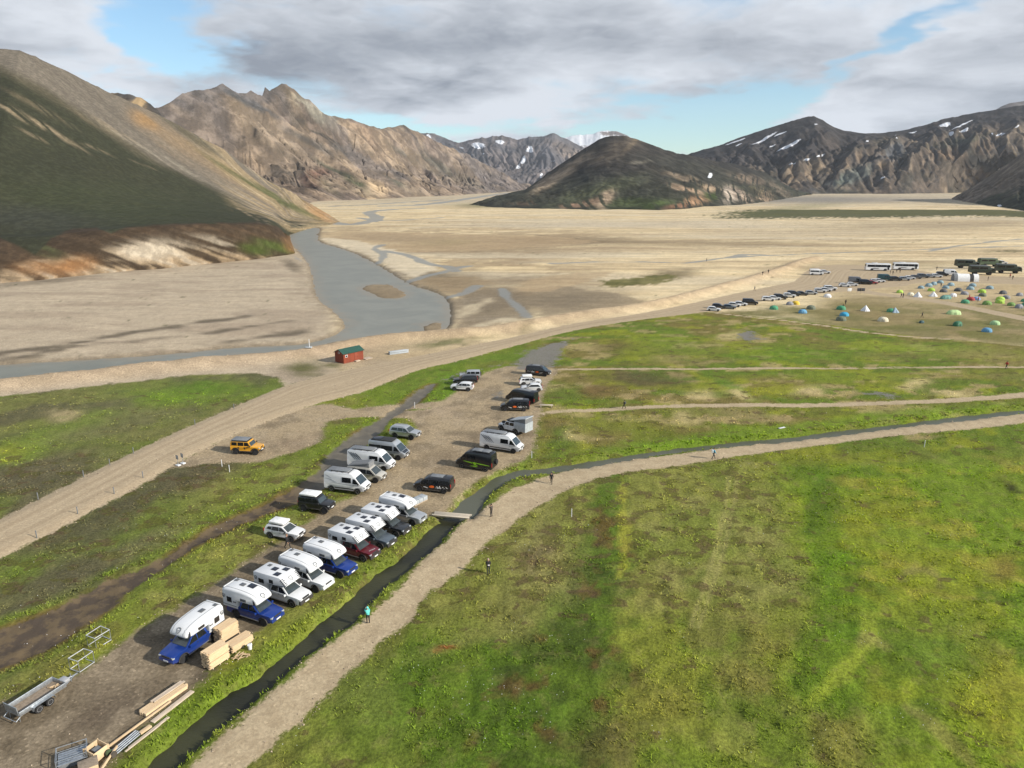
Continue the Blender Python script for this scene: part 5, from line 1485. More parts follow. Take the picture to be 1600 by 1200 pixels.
def flare(bm, ax, r, y, h):
    n = 12
    R0, R1 = r * 1.17, r * 1.17 + h
    s = 1 if y > 0 else -1
    y0, y1 = y - s * .05, y + s * .028
    rings = []
    for i in range(n + 1):
        a = math.pi * (1.02 - 1.04 * i / n)
        c, q = math.cos(a), math.sin(a)
        rings.append([bm.verts.new((ax + R * c, yy_, r + R * q)) for R, yy_ in ((R0, y0), (R0, y1), (R1, y1 - s * .01), (R1, y0))])
    for p, q in zip(rings[:-1], rings[1:]):
        for j in range(4):
            bm.faces.new((p[j], p[(j + 1) % 4], q[(j + 1) % 4], q[j]))
    bm.faces.new(rings[0])
    bm.faces.new(rings[-1])


def low_outline(rear, front, rz, fz, sill, ax, r, nose, belt_pts):
    """side outline of the lower body: floor with two wheel arches, nose, bonnet and belt"""
    R = r * 1.17
    o = [(rear, rz), (rear + .15, sill)]
    o += arch(ax[0], R, r, sill) + arch(ax[1], R, r, sill)
    o += [(front - .22, sill), (front - .03, fz)] + nose + belt_pts
    return o


def make_specs():
    S = {}
    # pickup truck
    ax = (-1.56, 1.56)
    W = .93
    wl = width_fn(W, 2.52, -2.65, .15, .03)
    wu = width_fn(W - .03, 3.6, -2.8, .05, .0, 1.80, 1.15, .20)
    S['pickup'] = dict(key='pickup', W=W, axles=ax, r=.40, ww=.27, sill=.46, belt=1.17, front=2.52, rear=-2.72, lamp_z=.93, tail_z=1.0, bump_z=.60, wl=wl, wu=wu, mirror=(.92, 1.2), step=None,
                       lower=low_outline(-2.72, 2.52, .62, .62, .46, ax, .40, [(2.53, .86), (2.46, 1.02), (2.2, 1.11), (1.2, 1.19)], [(-1.15, 1.19), (-1.17, 1.24), (-2.70, 1.24)]),
                       upper=[(1.22, 1.13), (.42, 1.70), (.15, 1.79), (-.2, 1.81), (-.85, 1.79), (-1.05, 1.72), (-1.14, 1.13)],
                       screens=[((1.16, 1.21), (.47, 1.70), .10, .11)], windows=[[(.93, 1.21), (.36, 1.66), (-.02, 1.71), (-.02, 1.21)], [(-.10, 1.21), (-.10, 1.71), (-.82, 1.69), (-.98, 1.21)]], handles=(.05, -.95))
    S['pickup']['step'] = M['chrome']
    # large vans, short and long
    for nm, half, back, fr in (('van', 1.83, -2.85, 2.85), ('van_long', 2.16, -3.35, 3.18)):
        ax = (-half, half)
        W = 1.0
        wl = width_fn(W, fr, back, .16, .02)
        wu = width_fn(W, fr + 1.2, back, .10, .02, 2.62, 1.25, .13)
        c = fr - .55
        S[nm] = dict(key=nm, W=W, axles=ax, r=.37, ww=.25, sill=.42, belt=1.25, front=fr, rear=back, lamp_z=.93, tail_z=1.1, tail_h=.6, bump_z=.56, wl=wl, wu=wu, mirror=(c - .28, 1.45), bevu=.12, flare=.05,
                     lower=low_outline(back, fr, .5, .6, .42, ax, .37, [(fr, .85), (fr - .06, 1.03), (fr - .3, 1.18), (c, 1.30)], [(back + .02, 1.30)]),
                     upper=[(c + .02, 1.24), (c - .78, 2.14), (c - .98, 2.42), (c - 1.25, 2.56), (c - 1.7, 2.62), (back + .25, 2.62), (back + .09, 2.52), (back + .01, 1.24)],
                     screens=[((c - .03, 1.31), (c - .74, 2.12), .10, .14), ((back + .02, 1.45), (back + .06, 2.2), .16, .18)],
                     windows=[[(c - .22, 1.36), (c - .72, 1.96), (c - 1.02, 2.02), (c - 1.1, 1.36)], [(c - 1.30, 1.42), (c - 1.30, 2.08), (c - 2.55, 2.08), (c - 2.55, 1.42)]], handles=(c - 1.0,))
    # minibus body: windows all along
    sp = dict(S['van'])
    sp.update(key='van_glazed', windows=[S['van']['windows'][0], [(.98, 1.36), (.98, 2.02), (-.75, 2.02), (-.75, 1.36)], [(-.82, 1.36), (-.82, 2.02), (-2.68, 2.02), (-2.68, 1.36)]])
    S['van_glazed'] = sp
    # compact van
    ax = (-1.62, 1.62)
    W = .95
    fr, back = 2.46, -2.58
    S['small_van'] = dict(key='small_van', W=W, axles=ax, r=.36, ww=.25, sill=.38, belt=1.10, front=fr, rear=back, lamp_z=.82, tail_z=1.1, tail_h=.5, bump_z=.50, wl=width_fn(W, fr, back, .16, .03), wu=width_fn(W, fr + 1.2, back, .08, .02, 1.98, 1.10, .15), mirror=(1.42, 1.22), bevu=.11, flare=.05,
                          lower=low_outline(back, fr, .45, .5, .38, ax, .36, [(fr, .74), (fr - .05, .92), (fr - .3, 1.05), (1.72, 1.14)], [(back + .02, 1.14)]),
                          upper=[(1.75, 1.08), (.92, 1.80), (.62, 1.93), (.2, 1.98), (-2.2, 1.98), (-2.42, 1.90), (back + .02, 1.08)],
                          screens=[((1.68, 1.15), (.96, 1.78), .10, .12), ((back + .06, 1.25), (-2.44, 1.82), .14, .16)],
                          windows=[[(1.42, 1.16), (.90, 1.66), (.42, 1.72), (.38, 1.16)], [(.30, 1.16), (.30, 1.74), (-.98, 1.74), (-.98, 1.16)], [(-1.05, 1.16), (-1.05, 1.74), (-2.3, 1.72), (-2.4, 1.16)]], handles=(.5,))
    # compact suv
    ax = (-1.34, 1.34)
    W = .90
    fr, back = 2.17, -2.17
    S['suv'] = dict(key='suv', W=W, axles=ax, r=.36, ww=.23, sill=.42, belt=1.02, front=fr, rear=back, lamp_z=.84, tail_z=.98, bump_z=.55, wl=width_fn(W, fr, back, .16, .08), wu=width_fn(W - .03, 3.6, back, .05, .06, 1.62, 1.0, .18), mirror=(.72, 1.08),
                    lower=low_outline(back, fr, .5, .55, .42, ax, .36, [(fr, .80), (fr - .08, .93), (fr - .35, 1.0), (1.02, 1.07)], [(back + .06, 1.04)]),
                    upper=[(1.05, 1.0), (.28, 1.48), (.02, 1.57), (-.4, 1.62), (-1.3, 1.60), (-1.85, 1.50), (back + .08, .98)],
                    screens=[((.98, 1.06), (.32, 1.48), .09, .12), ((-2.06, 1.08), (-1.87, 1.46), .12, .14)],
                    windows=[[(.78, 1.07), (.20, 1.44), (-.12, 1.49), (-.12, 1.07)], [(-.19, 1.07), (-.19, 1.49), (-1.0, 1.47), (-1.12, 1.07)], [(-1.20, 1.10), (-1.1, 1.45), (-1.55, 1.40), (-1.78, 1.14)]], handles=(0.0, -.98))
    # long estate suv
    ax = (-1.40, 1.40)
    W = .94
    fr, back = 2.32, -2.42
    S['suv_large'] = dict(key='suv_large', W=W, axles=ax, r=.40, ww=.26, sill=.48, belt=1.15, front=fr, rear=back, lamp_z=.98, tail_z=1.15, bump_z=.62, wl=width_fn(W, fr, back, .17, .06), wu=width_fn(W - .03, 3.8, back, .05, .04, 1.86, 1.12, .17), mirror=(.85, 1.24),
                          lower=low_outline(back, fr, .58, .62, .48, ax, .40, [(fr, .92), (fr - .07, 1.06), (fr - .3, 1.13), (1.15, 1.20)], [(back + .04, 1.18)]),
                          upper=[(1.18, 1.12), (.48, 1.70), (.22, 1.80), (-.2, 1.86), (-1.7, 1.84), (-2.12, 1.76), (back + .05, 1.12)],
                          screens=[((1.12, 1.20), (.52, 1.69), .09, .12), ((-2.35, 1.25), (-2.14, 1.70), .12, .14)],
                          windows=[[(.90, 1.21), (.40, 1.66), (.02, 1.71), (.02, 1.21)], [(-.06, 1.21), (-.06, 1.71), (-.88, 1.70), (-.98, 1.21)], [(-1.06, 1.23), (-.98, 1.69), (-1.85, 1.66), (-2.08, 1.25)]], handles=(.1, -.85))
    # low hatchback for the far rows
    ax = (-1.30, 1.30)
    W = .88
    fr, back = 2.12, -2.05
    S['hatch'] = dict(key='hatch', W=W, axles=ax, r=.32, ww=.21, sill=.30, belt=.90, front=fr, rear=back, lamp_z=.68, tail_z=.85, bump_z=.42, wl=width_fn(W, fr, back, .17, .08), wu=width_fn(W - .03, 3.4, back, .05, .08, 1.47, .88, .19), mirror=(.72, .95),
                      lower=low_outline(back, fr, .38, .42, .30, ax, .32, [(fr, .62), (fr - .1, .76), (fr - .4, .85), (1.0, .94)], [(back + .06, .92)]),
                      upper=[(1.04, .87), (.22, 1.36), (-.1, 1.45), (-.5, 1.47), (-1.1, 1.44), (-1.6, 1.32), (back + .1, .86)],
                      screens=[((.96, .93), (.26, 1.36), .09, .12), ((-1.93, .95), (-1.64, 1.28), .12, .14)],
                      windows=[[(.76, .94), (.16, 1.32), (-1.2, 1.34), (-1.6, .98)]], handles=())
    # upright off-road car
    ax = (-1.38, 1.38)
    W = .90
    fr, back = 2.02, -2.10
    S['jeep'] = dict(key='jeep', W=W, axles=ax, r=.42, ww=.28, sill=.55, belt=1.20, front=fr, rear=back, lamp_z=1.0, tail_z=1.1, bump_z=.66, wl=width_fn(W, fr, back, .16, .01), wu=width_fn(W - .05, 4.5, back, .03, .0, 1.86, 1.18, .08), mirror=(.78, 1.3), bev=.05, bevu=.05, flare=.11,
                     lower=low_outline(back, fr, .62, .66, .55, ax, .42, [(fr, 1.05), (fr - .04, 1.13), (1.0, 1.21), (.92, 1.22)], [(back, 1.22)]),
                     upper=[(.90, 1.17), (.55, 1.76), (.46, 1.83), (-.2, 1.86), (-1.95, 1.85), (-2.04, 1.78), (back + .01, 1.17)],
                     screens=[((.86, 1.24), (.58, 1.74), .07, .09), ((-2.09, 1.3), (-2.04, 1.75), .14, .14)],
                     windows=[[(.66, 1.27), (.44, 1.74), (-.10, 1.76), (-.10, 1.27)], [(-.20, 1.27), (-.20, 1.76), (-1.02, 1.76), (-1.02, 1.27)], [(-1.14, 1.29), (-1.14, 1.75), (-1.90, 1.75), (-1.94, 1.29)]], handles=(.0, -.95))
    # coach
    ax = (-2.9, 3.0)
    W = 1.27
    fr, back = 5.6, -5.6
    S['coach'] = dict(key='coach', W=W, axles=ax, r=.52, ww=.32, sill=.42, belt=1.65, front=fr, rear=back, lamp_z=.85, tail_z=1.2, bump_z=.58, wl=width_fn(W, fr, back, .10, .02), wu=width_fn(W, fr, back, .10, .02, 3.45, 1.6, .06), mirror=(5.3, 2.6), bevu=.16,
                      lower=low_outline(back, fr, .5, .6, .42, ax, .52, [(fr, 1.2)], [(fr - .04, 1.70), (back + .02, 1.70)]),
                      upper=[(fr - .03, 1.62), (fr - .25, 3.0), (fr - .5, 3.38), (fr - 1.0, 3.45), (back + .4, 3.45), (back + .08, 3.25), (back + .02, 1.62)],
                      screens=[((fr - .045, 1.5), (fr - .24, 2.95), .12, .16), ((back + .03, 2.1), (back + .07, 2.9), .2, .2)],
                      windows=[[(fr - .5, 1.75), (fr - .62, 2.85), (3.6, 2.85), (3.6, 1.75)], [(3.5, 1.85), (3.5, 2.85), (1.0, 2.85), (1.0, 1.85)], [(.9, 1.85), (.9, 2.85), (-1.6, 2.85), (-1.6, 1.85)], [(-1.7, 1.85), (-1.7, 2.85), (-5.0, 2.85), (-5.0, 1.85)], [(1.9, .55), (1.9, 1.8), (1.0, 1.8), (1.0, .55)]], handles=())
    S['coach']['windows'][4] = [(4.75, .6), (4.75, 1.7), (4.0, 1.7), (4.0, .6)]
    # high off-road truck with a passenger or kitchen box
    ax = (-2.3, 2.5)
    W = 1.22
    fr, back = 4.4, -4.4
    S['truck'] = dict(key='truck', W=W, axles=ax, r=.62, ww=.4, sill=.95, belt=1.75, front=fr, rear=back, lamp_z=1.25, tail_z=1.3, bump_z=.95, wl=width_fn(W, fr, back, .12, .0), wu=width_fn(W, fr * 2, back, .02, .0, 3.4, 1.7, .03), mirror=(4.0, 2.3), bevu=.10,
                      lower=low_outline(back, fr, 1.0, 1.1, .95, ax, .62, [(fr, 1.6), (fr - .05, 1.78)], [(back, 1.78)]),
                      upper=[(fr - .06, 1.7), (fr - .4, 2.55), (fr - .6, 2.65), (2.55, 2.68), (2.45, 3.3), (2.3, 3.4), (back + .1, 3.4), (back, 3.3), (back, 1.7)],
                      screens=[((fr - .08, 1.82), (fr - .37, 2.48), .14, .14)], windows=[[(fr - .4, 1.85), (fr - .55, 2.45), (3.0, 2.45), (3.0, 1.85)], [(1.6, 2.3), (1.6, 3.0), (-1.2, 3.0), (-1.2, 2.3)], [(-1.5, 2.3), (-1.5, 3.0), (-3.9, 3.0), (-3.9, 2.3)]], handles=())
    return S


SPEC = make_specs()


# ------------------------------------------------------------------ add-ons
def ring_emblem(bm, c, n, up, R):
    """shield-like ring emblem lying on a panel: outer ring and a cross bar"""
    n, up = Vector(n).normalized(), Vector(up)
    up = (up - n * up.dot(n)).normalized()
    sd_ = up.cross(n)
    c = Vector(c)
    pts = [(0, 1), (.75, .75), (.85, .1), (.6, -.6), (0, -1), (-.6, -.6), (-.85, .1), (-.75, .75)]

    def ring(k_, o):
        return [bm.verts.new(c + (sd_ * x + up * y) * R * k_ + n * o) for x, y in pts]
    a, b, c2, d2 = ring(1, .008), ring(.72, .008), ring(1, -.02), ring(.72, -.02)
    m = len(pts)
    for i in range(m):
        j = (i + 1) % m
        bm.faces.new((a[i], a[j], b[j], b[i]))
        bm.faces.new((a[i], c2[i], c2[j], a[j]))
        bm.faces.new((b[i], b[j], d2[j], d2[i]))
    rot = Matrix((sd_, up, n)).transposed()
    box(bm, tuple(c), (R * .9, R * .16, .02), 0, rot)
    box(bm, tuple(c - up * R * .35), (R * .5, R * .14, .02), 0, rot)


CAMPER_A = [(-2.98, 1.02), (-1.22, 1.02), (-1.24, 1.88), (.40, 1.88), (.95, 1.92), (1.13, 2.02), (1.15, 2.16), (1.05, 2.36), (.82, 2.55), (.45, 2.70), (-.1, 2.80), (-.8, 2.86), (-1.8, 2.88), (-2.6, 2.86), (-2.92, 2.76), (-3.0, 2.55)]
CAMPER_B = [(-2.95, 1.02), (-1.22, 1.02), (-1.24, 1.88), (.55, 1.88), (1.02, 2.02), (1.12, 2.16), (.52, 2.74), (.30, 2.80), (-2.70, 2.74), (-2.92, 2.66)]


def wf_camper(x, z):
    return 1.04 - .10 * max(0, (z - 1.9) / .95) ** 2 - (.10 * max(0, (x - .2) / .95) ** 2 if x > .2 else 0)


def wf_camper_b(x, z):
    return 1.03 - .04 * max(0, (z - 1.9) / .9) - (.07 * max(0, (x - .4) / .7) if x > .4 else 0)


def roof_box(key, name, parent, x, y, z, dx, dy, mat, h=.05, pitch=0.0):
    return part(key, name, lambda bm: box(bm, (0, 0, 0), (dx, dy, h), .012), mat, parent, (x, y, z), (0, pitch, 0))


def camper_a(root):
    c = part('campA', 'camper_shell', lambda bm: shell(bm, CAMPER_A, wf_camper, .16, .9, 3), M['shell'], root, angle=50)
    for s in (1, -1):
        part(('cA_win', s), 'camper_window', lambda bm: side_panel(bm, [(-2.35, 1.62), (-2.35, 2.12), (-1.80, 2.12), (-1.80, 1.62)], wf_camper, s, .015), M['glass'], c)
        part(('cA_win2', s), 'camper_window', lambda bm: side_panel(bm, [(-.75, 2.05), (-.75, 2.28), (-.1, 2.28), (-.1, 2.05)], wf_camper, s, .015), M['hatch'] if s < 0 else M['glass'], c)
        part(('cA_ear', s), 'side_lamp_panel', lambda bm: side_panel(bm, [(.74, 1.98), (.98, 2.02), (.86, 2.30), (.70, 2.46), (.72, 2.2)], wf_camper, s, .02), M['print'], c)
        part(('cA_emb', s), 'emblem', lambda bm: ring_emblem(bm, (-2.72, s * (wf_camper(-2.7, 2.2) + .005), 2.15), (0, s, .06), (0, 0, 1), .2), M['seam'], c)
        part(('cA_seam', s), 'seam', lambda bm: [tube(bm, (a[0], s * .66, a[1] + .012), (b[0], s * (.66 if b[0] < .7 else .60), b[1] + .012), .016, 5) for a, b in zip(CAMPER_A[6:14], CAMPER_A[7:15])], M['seam'], c)
        part(('cA_low', s), 'lower_stripe', lambda bm: side_panel(bm, [(-2.9, 1.30), (-2.9, 1.36), (-1.3, 1.36), (-1.3, 1.30)], wf_camper, s, .010), M['seam'], c)
        part(('cA_vent', s), 'vent_row', lambda bm: [side_panel(bm, [(x, 1.68), (x + .03, 1.80), (x + .10, 1.80), (x + .09, 1.68)], wf_camper, s, .012) for x in (-1.62, -1.50, -1.38)], M['print'], c)
    part('cA_embn', 'emblem', lambda bm: ring_emblem(bm, (.97, 0, 2.455), (.72, 0, .69), (-.69, 0, .72), .27), M['seam'], c)
    roof_box('cA_h1', 'roof_vent', c, -2.55, .52, 2.885, .34, .34, M['hatch'], .06)
    roof_box('cA_h2', 'roof_hatch', c, -1.45, .12, 2.895, .5, .42, M['hatch'], .07)
    part('cA_rail', 'rear_spoiler', lambda bm: box(bm, (-2.86, 0, 2.83), (.12, 1.6, .06), .02), M['shell'], c)
    part('cA_door', 'rear_door', lambda bm: box(bm, (-3.0, .1, 1.85), (.05, .66, 1.45), .02), M['shell'], c)
    return c


def camper_b(root):
    c = part('campB', 'camper_shell', lambda bm: shell(bm, CAMPER_B, wf_camper_b, .06, .9, 2), M['shell'], root)
    for s in (1, -1):
        part(('cB_win', s), 'camper_window', lambda bm: side_panel(bm, [(-2.28, 1.75), (-2.28, 2.18), (-1.62, 2.18), (-1.58, 1.75)], wf_camper_b, s, .015), M['glass'], c)
        part(('cB_win2', s), 'camper_window', lambda bm: side_panel(bm, [(-.95, 2.02), (-.95, 2.38), (-.45, 2.38), (-.45, 2.02)], wf_camper_b, s, .015), M['glass'], c)
        part(('cB_emb', s), 'emblem', lambda bm: ring_emblem(bm, (-2.62, s * (wf_camper_b(-2.6, 2.1) + .006), 2.15), (0, s, 0), (0, 0, 1), .2), M['seam'], c)
        part(('cB_sw', s), 'swoosh', lambda bm: side_panel(bm, [(-2.9, 1.62), (-2.0, 1.50), (-1.4, 1.22), (-1.3, 1.12), (-1.6, 1.25), (-2.2, 1.40), (-2.9, 1.45)], wf_camper_b, s, .010), M['print_blue'], c)
        part(('cB_edge', s), 'edge_stripe', lambda bm: [side_panel(bm, q, wf_camper_b, s, .010) for q in ([(-1.2, 1.90), (-.4, 1.93), (.3, 2.00), (.9, 2.08), (.3, 1.95), (-.4, 1.90)],)], M['print'], c)

        def claw(bm):
            for i in range(5):
                t = i / 5
                x0, z0 = 1.10 - .58 * t, 2.18 + .56 * t
                x1, z1 = x0 - .085, z0 + .083
                yo = s * (wf_camper_b(x0, z0) - .06)
                yi = yo - s * (.26 + .12 * (i % 2))
                nx, nz = .69 * .012, .72 * .012
                q = [(x0 + nx, yo, z0 + nz), (x1 + nx, yo, z1 + nz), ((x0 + x1) / 2 + nx, yi, (z0 + z1) / 2 + nz)]
                prism(bm, q if s > 0 else q[::-1], .012, .012)
                qq = [(x0 - .02, z0 - .02), (x1 - .02, z1 - .02), (x0 - .24, z0 - .20)]
                side_panel(bm, qq, wf_camper_b, s, .012)
        part(('cB_claw', s), 'claw_marks', claw, M['print'], c)
    part('cB_embn', 'emblem', lambda bm: ring_emblem(bm, (.83, 0, 2.452), (.70, 0, .71), (-.71, 0, .70), .27), M['seam'], c)
    roof_box('cB_h1', 'roof_vent', c, -2.2, .45, 2.765, .36, .36, M['hatch'], .06, -.02)
    roof_box('cB_p1', 'roof_hatch', c, -1.25, .15, 2.79, .6, .55, M['panel'], .06, -.02)
    roof_box('cB_p2', 'solar_panel', c, -.25, .56, 2.81, .62, .5, M['panel'], .04, -.02)
    roof_box('cB_p3', 'solar_panel', c, -.35, -.48, 2.81, .62, .56, M['panel'], .04, -.02)
    return c


def solar(root, key, x, y, z, dx, dy):
    return roof_box(('solar', key), 'solar_panel', root, x, y, z, dx, dy, M['panel'], .05)


def roof_rack(root, key, x0, x1, z, hw=.78, bars=5, rack_mat=None, deck=True):
    def f(bm):
        for s in (1, -1):
            tube(bm, (x0, s * hw, z + .13), (x1, s * hw, z + .13), .025, 6)
            for x in np.linspace(x0, x1, bars):
                tube(bm, (x, s * hw, z - .05), (x, s * hw, z + .22), .022, 6)
        for x in np.linspace(x0, x1, bars):
            box(bm, (x, 0, z + .12), (.06, 2 * hw, .04))
    r = part((key, 'rack'), 'roof_rack', f, rack_mat or M['trim'], root)
    if deck:
        part((key, 'rackdeck'), 'rack_panel', lambda bm: box(bm, ((x0 + x1) / 2, 0, z + .16), (abs(x1 - x0) * .86, 2 * hw - .3, .03), .01), M['seam'], r)
    return r


def claw_side(root, spec, key, xr, mat):
    """three tearing claw strokes on both flanks"""
    wu_ = spec['wu']
    for s in (1, -1):
        def f(bm):
            for i in range(4):
                x = xr + .36 * i - .05
                z = 2.34 - .04 * i
                side_panel(bm, [(x, z), (x + .08, z + .02), (x + .62, z - .40), (x + 1.15, z - 1.0), (x + .53, z - .47)], wu_, s, .010)
        part((key, 'claw', s), 'claw_marks', f, mat, root)['kind'] = 'stuff'


def side_strip(root, spec, key, z0, z1, mat):
    for s in (1, -1):
        a, b = spec['axles']
        part((key, 'strip', z0, s), 'side_moulding', lambda bm: side_panel(bm, [(a + .5, z0), (a + .5, z1), (b - .5, z1), (b - .5, z0)], spec['wl'], s, .018), mat, root)


def mountain_print(root, spec, key, dx=0.0):
    wl_, wu_ = spec['wl'], spec['wu']
    for s in (1, -1):
        part((key, 'sunprint', s), 'orange_sun_print', lambda bm: side_panel(bm, [(-.05 + .34 * math.cos(a) + dx, .80 + .20 * math.sin(a) * (1 if math.sin(a) > 0 else .55)) for a in np.linspace(0, 2 * math.pi, 15)[:-1]], wl_, s, .012), M['orange_print'], root)

        def zig(bm):
            for (x, z, h) in ((-.75, .78, .32), (-1.10, .80, .44), (-1.55, .80, .30), (-.95, .74, .18), (-1.98, .85, .22)):
                side_panel(bm, [(x - .22 + dx, z - h * .35), (x + dx, z + h * .55), (x + .05 + dx, z + h * .38), (x - .10 + dx, z - h * .28)], wl_, s, .012)
                side_panel(bm, [(x + .04 + dx, z + h * .45), (x + .10 + dx, z + h * .2), (x + .26 + dx, z - h * .3), (x + .20 + dx, z - h * .3)], wl_, s, .012)
            side_panel(bm, [(.45 + dx, .66), (1.0 + dx, .80), (1.05 + dx, .74), (.5 + dx, .60)], wl_, s, .012)
        part((key, 'mtnprint', s), 'mountain_print', zig, M['white_print'], root)['kind'] = 'stuff'


def green_print(root, spec, key):
    for s in (1, -1):
        def f(bm):
            w_ = spec['wl']
            for q in ([(1.55, 1.14), (1.45, 1.22), (.3, 1.15), (.1, .86), (-.3, .80), (.35, 1.02)], [(.15, 1.16), (-.15, .78), (-.75, .72), (-.35, .98), (-.85, 1.10), (-.2, 1.18)],
                      [(-.4, 1.13), (-1.0, 1.12), (-2.5, 1.02), (-2.5, .96), (-1.1, 1.0), (-.5, 1.03)], [(.6, .56), (-.45, .52), (-.75, .62), (-.2, .70)]):
                side_panel(bm, q, w_, s, .014)
        part((key, 'gprint', s), 'lime_graphic', f, M['green_print'], root)


def put(rear_px, front_px, spec, side, h_deg=None):
    """ground position and heading from the tyre contacts on the visible flank"""
    off = spec['W'] - .12
    b = gp(*front_px)
    if rear_px is not None:
        a = gp(*rear_px)
        d = (b - a) / np.linalg.norm(b - a)
        mid = (a + b) / 2
    else:
        d = np.array([math.cos(math.radians(h_deg)), math.sin(math.radians(h_deg))])
        mid = b - d * spec['axles'][1]
    left_ = np.array([-d[1], d[0]])
    c = mid - left_ * side * off
    return (float(c[0]), float(c[1]), gz(c[0], c[1])), math.atan2(d[1], d[0])

# ------------------------------------------------------------------ the row of pickup campers
H_ROW = -25.5
P_ = SPEC['pickup']
GP1 = 'pickup campers in the row along the ditch'
row = [((332, 1002), (288, 1035), 1, 'blue', 'A', 'blue pickup with white rounded camper facing the camera, beside the timber stacks', 1),
       ((372, 965), (412, 978), -1, 'blue', 'A', 'blue pickup with rounded camper and solar panel, second from the timber stacks', 2),
       ((419, 936), (457, 949), -1, 'white', 'B', 'white pickup with angular claw-marked camper and black bumper', 0),
       (None, (494, 926), -1, 'white', 'A', 'white pickup with rounded white camper in the row along the ditch', 3),
       (None, (532, 903.5), -1, 'blue', 'A', 'blue pickup with rounded camper parked next to the maroon pickup', 3),
       (None, (568, 878), -1, 'maroon', 'B', 'maroon pickup with angular claw-marked white camper', 0),
       (None, (594.6, 859), -1, 'slate', 'B', 'slate blue-grey pickup with angular camper beside the maroon one', 0),
       (None, (618.8, 840), -1, 'dark', 'B', 'charcoal pickup with angular camper next to the silver one', 0),
       (None, (645, 822), -1, 'silver', 'A', 'silver pickup with rounded camper at the far end of the row', 2)]
for rp, fp, side, colr, typ, lab, var in row:
    loc, rz = put(rp, fp, P_, side, H_ROW + 2.5 * math.sin(fp[0] * 1.7))
    v = vehicle('pickup_camper', lab, 'camper', P_, M[colr], loc, rz, GP1, 3, rim=M['rim'] if typ == 'B' else M['rim_dark'], bumper=M['trim'] if typ == 'B' else M[colr])
    if typ == 'A':
        c = camper_a(v)
        if var == 2:
            roof_box('cA_p', 'solar_panel', c, -.55, .35, 2.86, .72, .6, M['panel'], .05, .06)
    else:
        c = camper_b(v)
        part('bull_bar', 'bull_bar', lambda bm: (box(bm, (2.52, 0, .66), (.22, 1.72, .38), .06), box(bm, (2.42, 0, .93), (.16, .9, .2), .04)), M['trim'], v)
        part('bull_plate', 'number_plate', lambda bm: box(bm, (2.64, 0, .62), (.02, .5, .12)), M['plate'], v)
        if colr == 'maroon':
            part('white_script', 'bonnet_lettering', lambda bm: [box(bm, (2.0 + .04 * i, -.3 + .12 * i, 1.145), (.07, .07, .012)) for i in range(6)], M['white_print'], v)

# ------------------------------------------------------------------ vans and cars on the left side of the lot
GP2 = 'vehicles parked along the muddy stream'


def roof_tent(root, key, x0, x1, z, hw, h, mat=None):
    t = part((key, 'rooftent'), 'roof_tent', lambda bm: box(bm, ((x0 + x1) / 2, 0, z + h / 2), (x1 - x0, 2 * hw, h), .07), mat or M['tent_roof'], root)
    part((key, 'tentbase'), 'tent_base', lambda bm: box(bm, ((x0 + x1) / 2, 0, z - .015), (x1 - x0 - .1, 2 * hw - .06, .07), .01), M['trim'], t)
    part((key, 'bars'), 'roof_bars', lambda bm: [box(bm, (x, 0, z - .07), (.06, 2 * hw - .1, .05)) for x in (x0 + .4, x1 - .4)], M['trim'], t)
    return t


loc, rz = put((423.6, 841), (455, 846.8), SPEC['suv'], -1)
v = vehicle('suv', 'white small suv with white roof tent beside a walking person', 'car', SPEC['suv'], M['white'], loc, rz, GP2, 2)
roof_tent(v, 'duster', -1.55, .35, 1.74, .66, .26)

loc, rz = put((477, 800), (505.4, 804), SPEC['jeep'], -1)
v = vehicle('offroad_car', 'black boxy off-road car with white roof tent', 'car', SPEC['jeep'], M['black'], loc, rz, GP2, 2, rim=M['rim_dark'])
roof_tent(v, 'blackjeep', -1.95, .35, 1.96, .72, .24)

loc, rz = put((518.6, 768.3), (559.4, 773.4), SPEC['van'], -1)
v = vehicle('camper_van', 'white high-roof camper van with thin grey side lines and roof rack', 'van', SPEC['van'], M['white'], loc, rz, GP2, 2)
roof_rack(v, 'vanrack', -2.6, .7, 2.62)
side_strip(v, SPEC['van'], 'van', .55, .70, M['trim'])
for s in (1, -1):
    part(('vline', s), 'grey_line_print', lambda bm: [side_panel(bm, q, SPEC['van']['wu'], s, .01) for q in ([(-2.7, 2.2), (-2.3, 2.1), (-1.7, 1.8), (-2.3, 2.06)], [(-2.7, 1.75), (-1.9, 1.68), (-1.0, 1.3), (-1.9, 1.63)])], M['seam'], v)

loc, rz = put(None, (587.2, 755), SPEC['small_van'], -1, -16)
v = vehicle('camper_van', 'pale beige compact camper van with grey pop-up roof raised', 'van', SPEC['small_van'], M['beige'], loc, rz, GP2, 2, rim=M['rim_dark'])
pt = part('poptop', 'pop_up_roof', lambda bm: shell(bm, [(.75, 1.96), (.70, 2.55), (.62, 2.66), (-2.15, 2.12), (-2.25, 1.98)], lambda x, z: .74, .04, 1.9), M['tent_grey'], v)
part('poptop_lid', 'roof_lid', lambda bm: prism(bm, [(.80, -.80, 2.60), (.80, .80, 2.60), (-2.30, .80, 2.06), (-2.30, -.80, 2.06)][::-1], .09, .0), M['seam'], pt)

loc, rz = put(None, (600, 736.6), SPEC['van_long'], -1, -16)
v = vehicle('camper_van', 'white long van with black claw strokes behind the pop-up roof van', 'van', SPEC['van_long'], M['white'], loc, rz, GP2, 2, rim=M['rim_dark'])
roof_rack(v, 'longrack', -3.1, .8, 2.62)
claw_side(v, SPEC['van_long'], 'van_long', -3.1, M['print'])
side_strip(v, SPEC['van_long'], 'van_long', .55, .70, M['trim'])

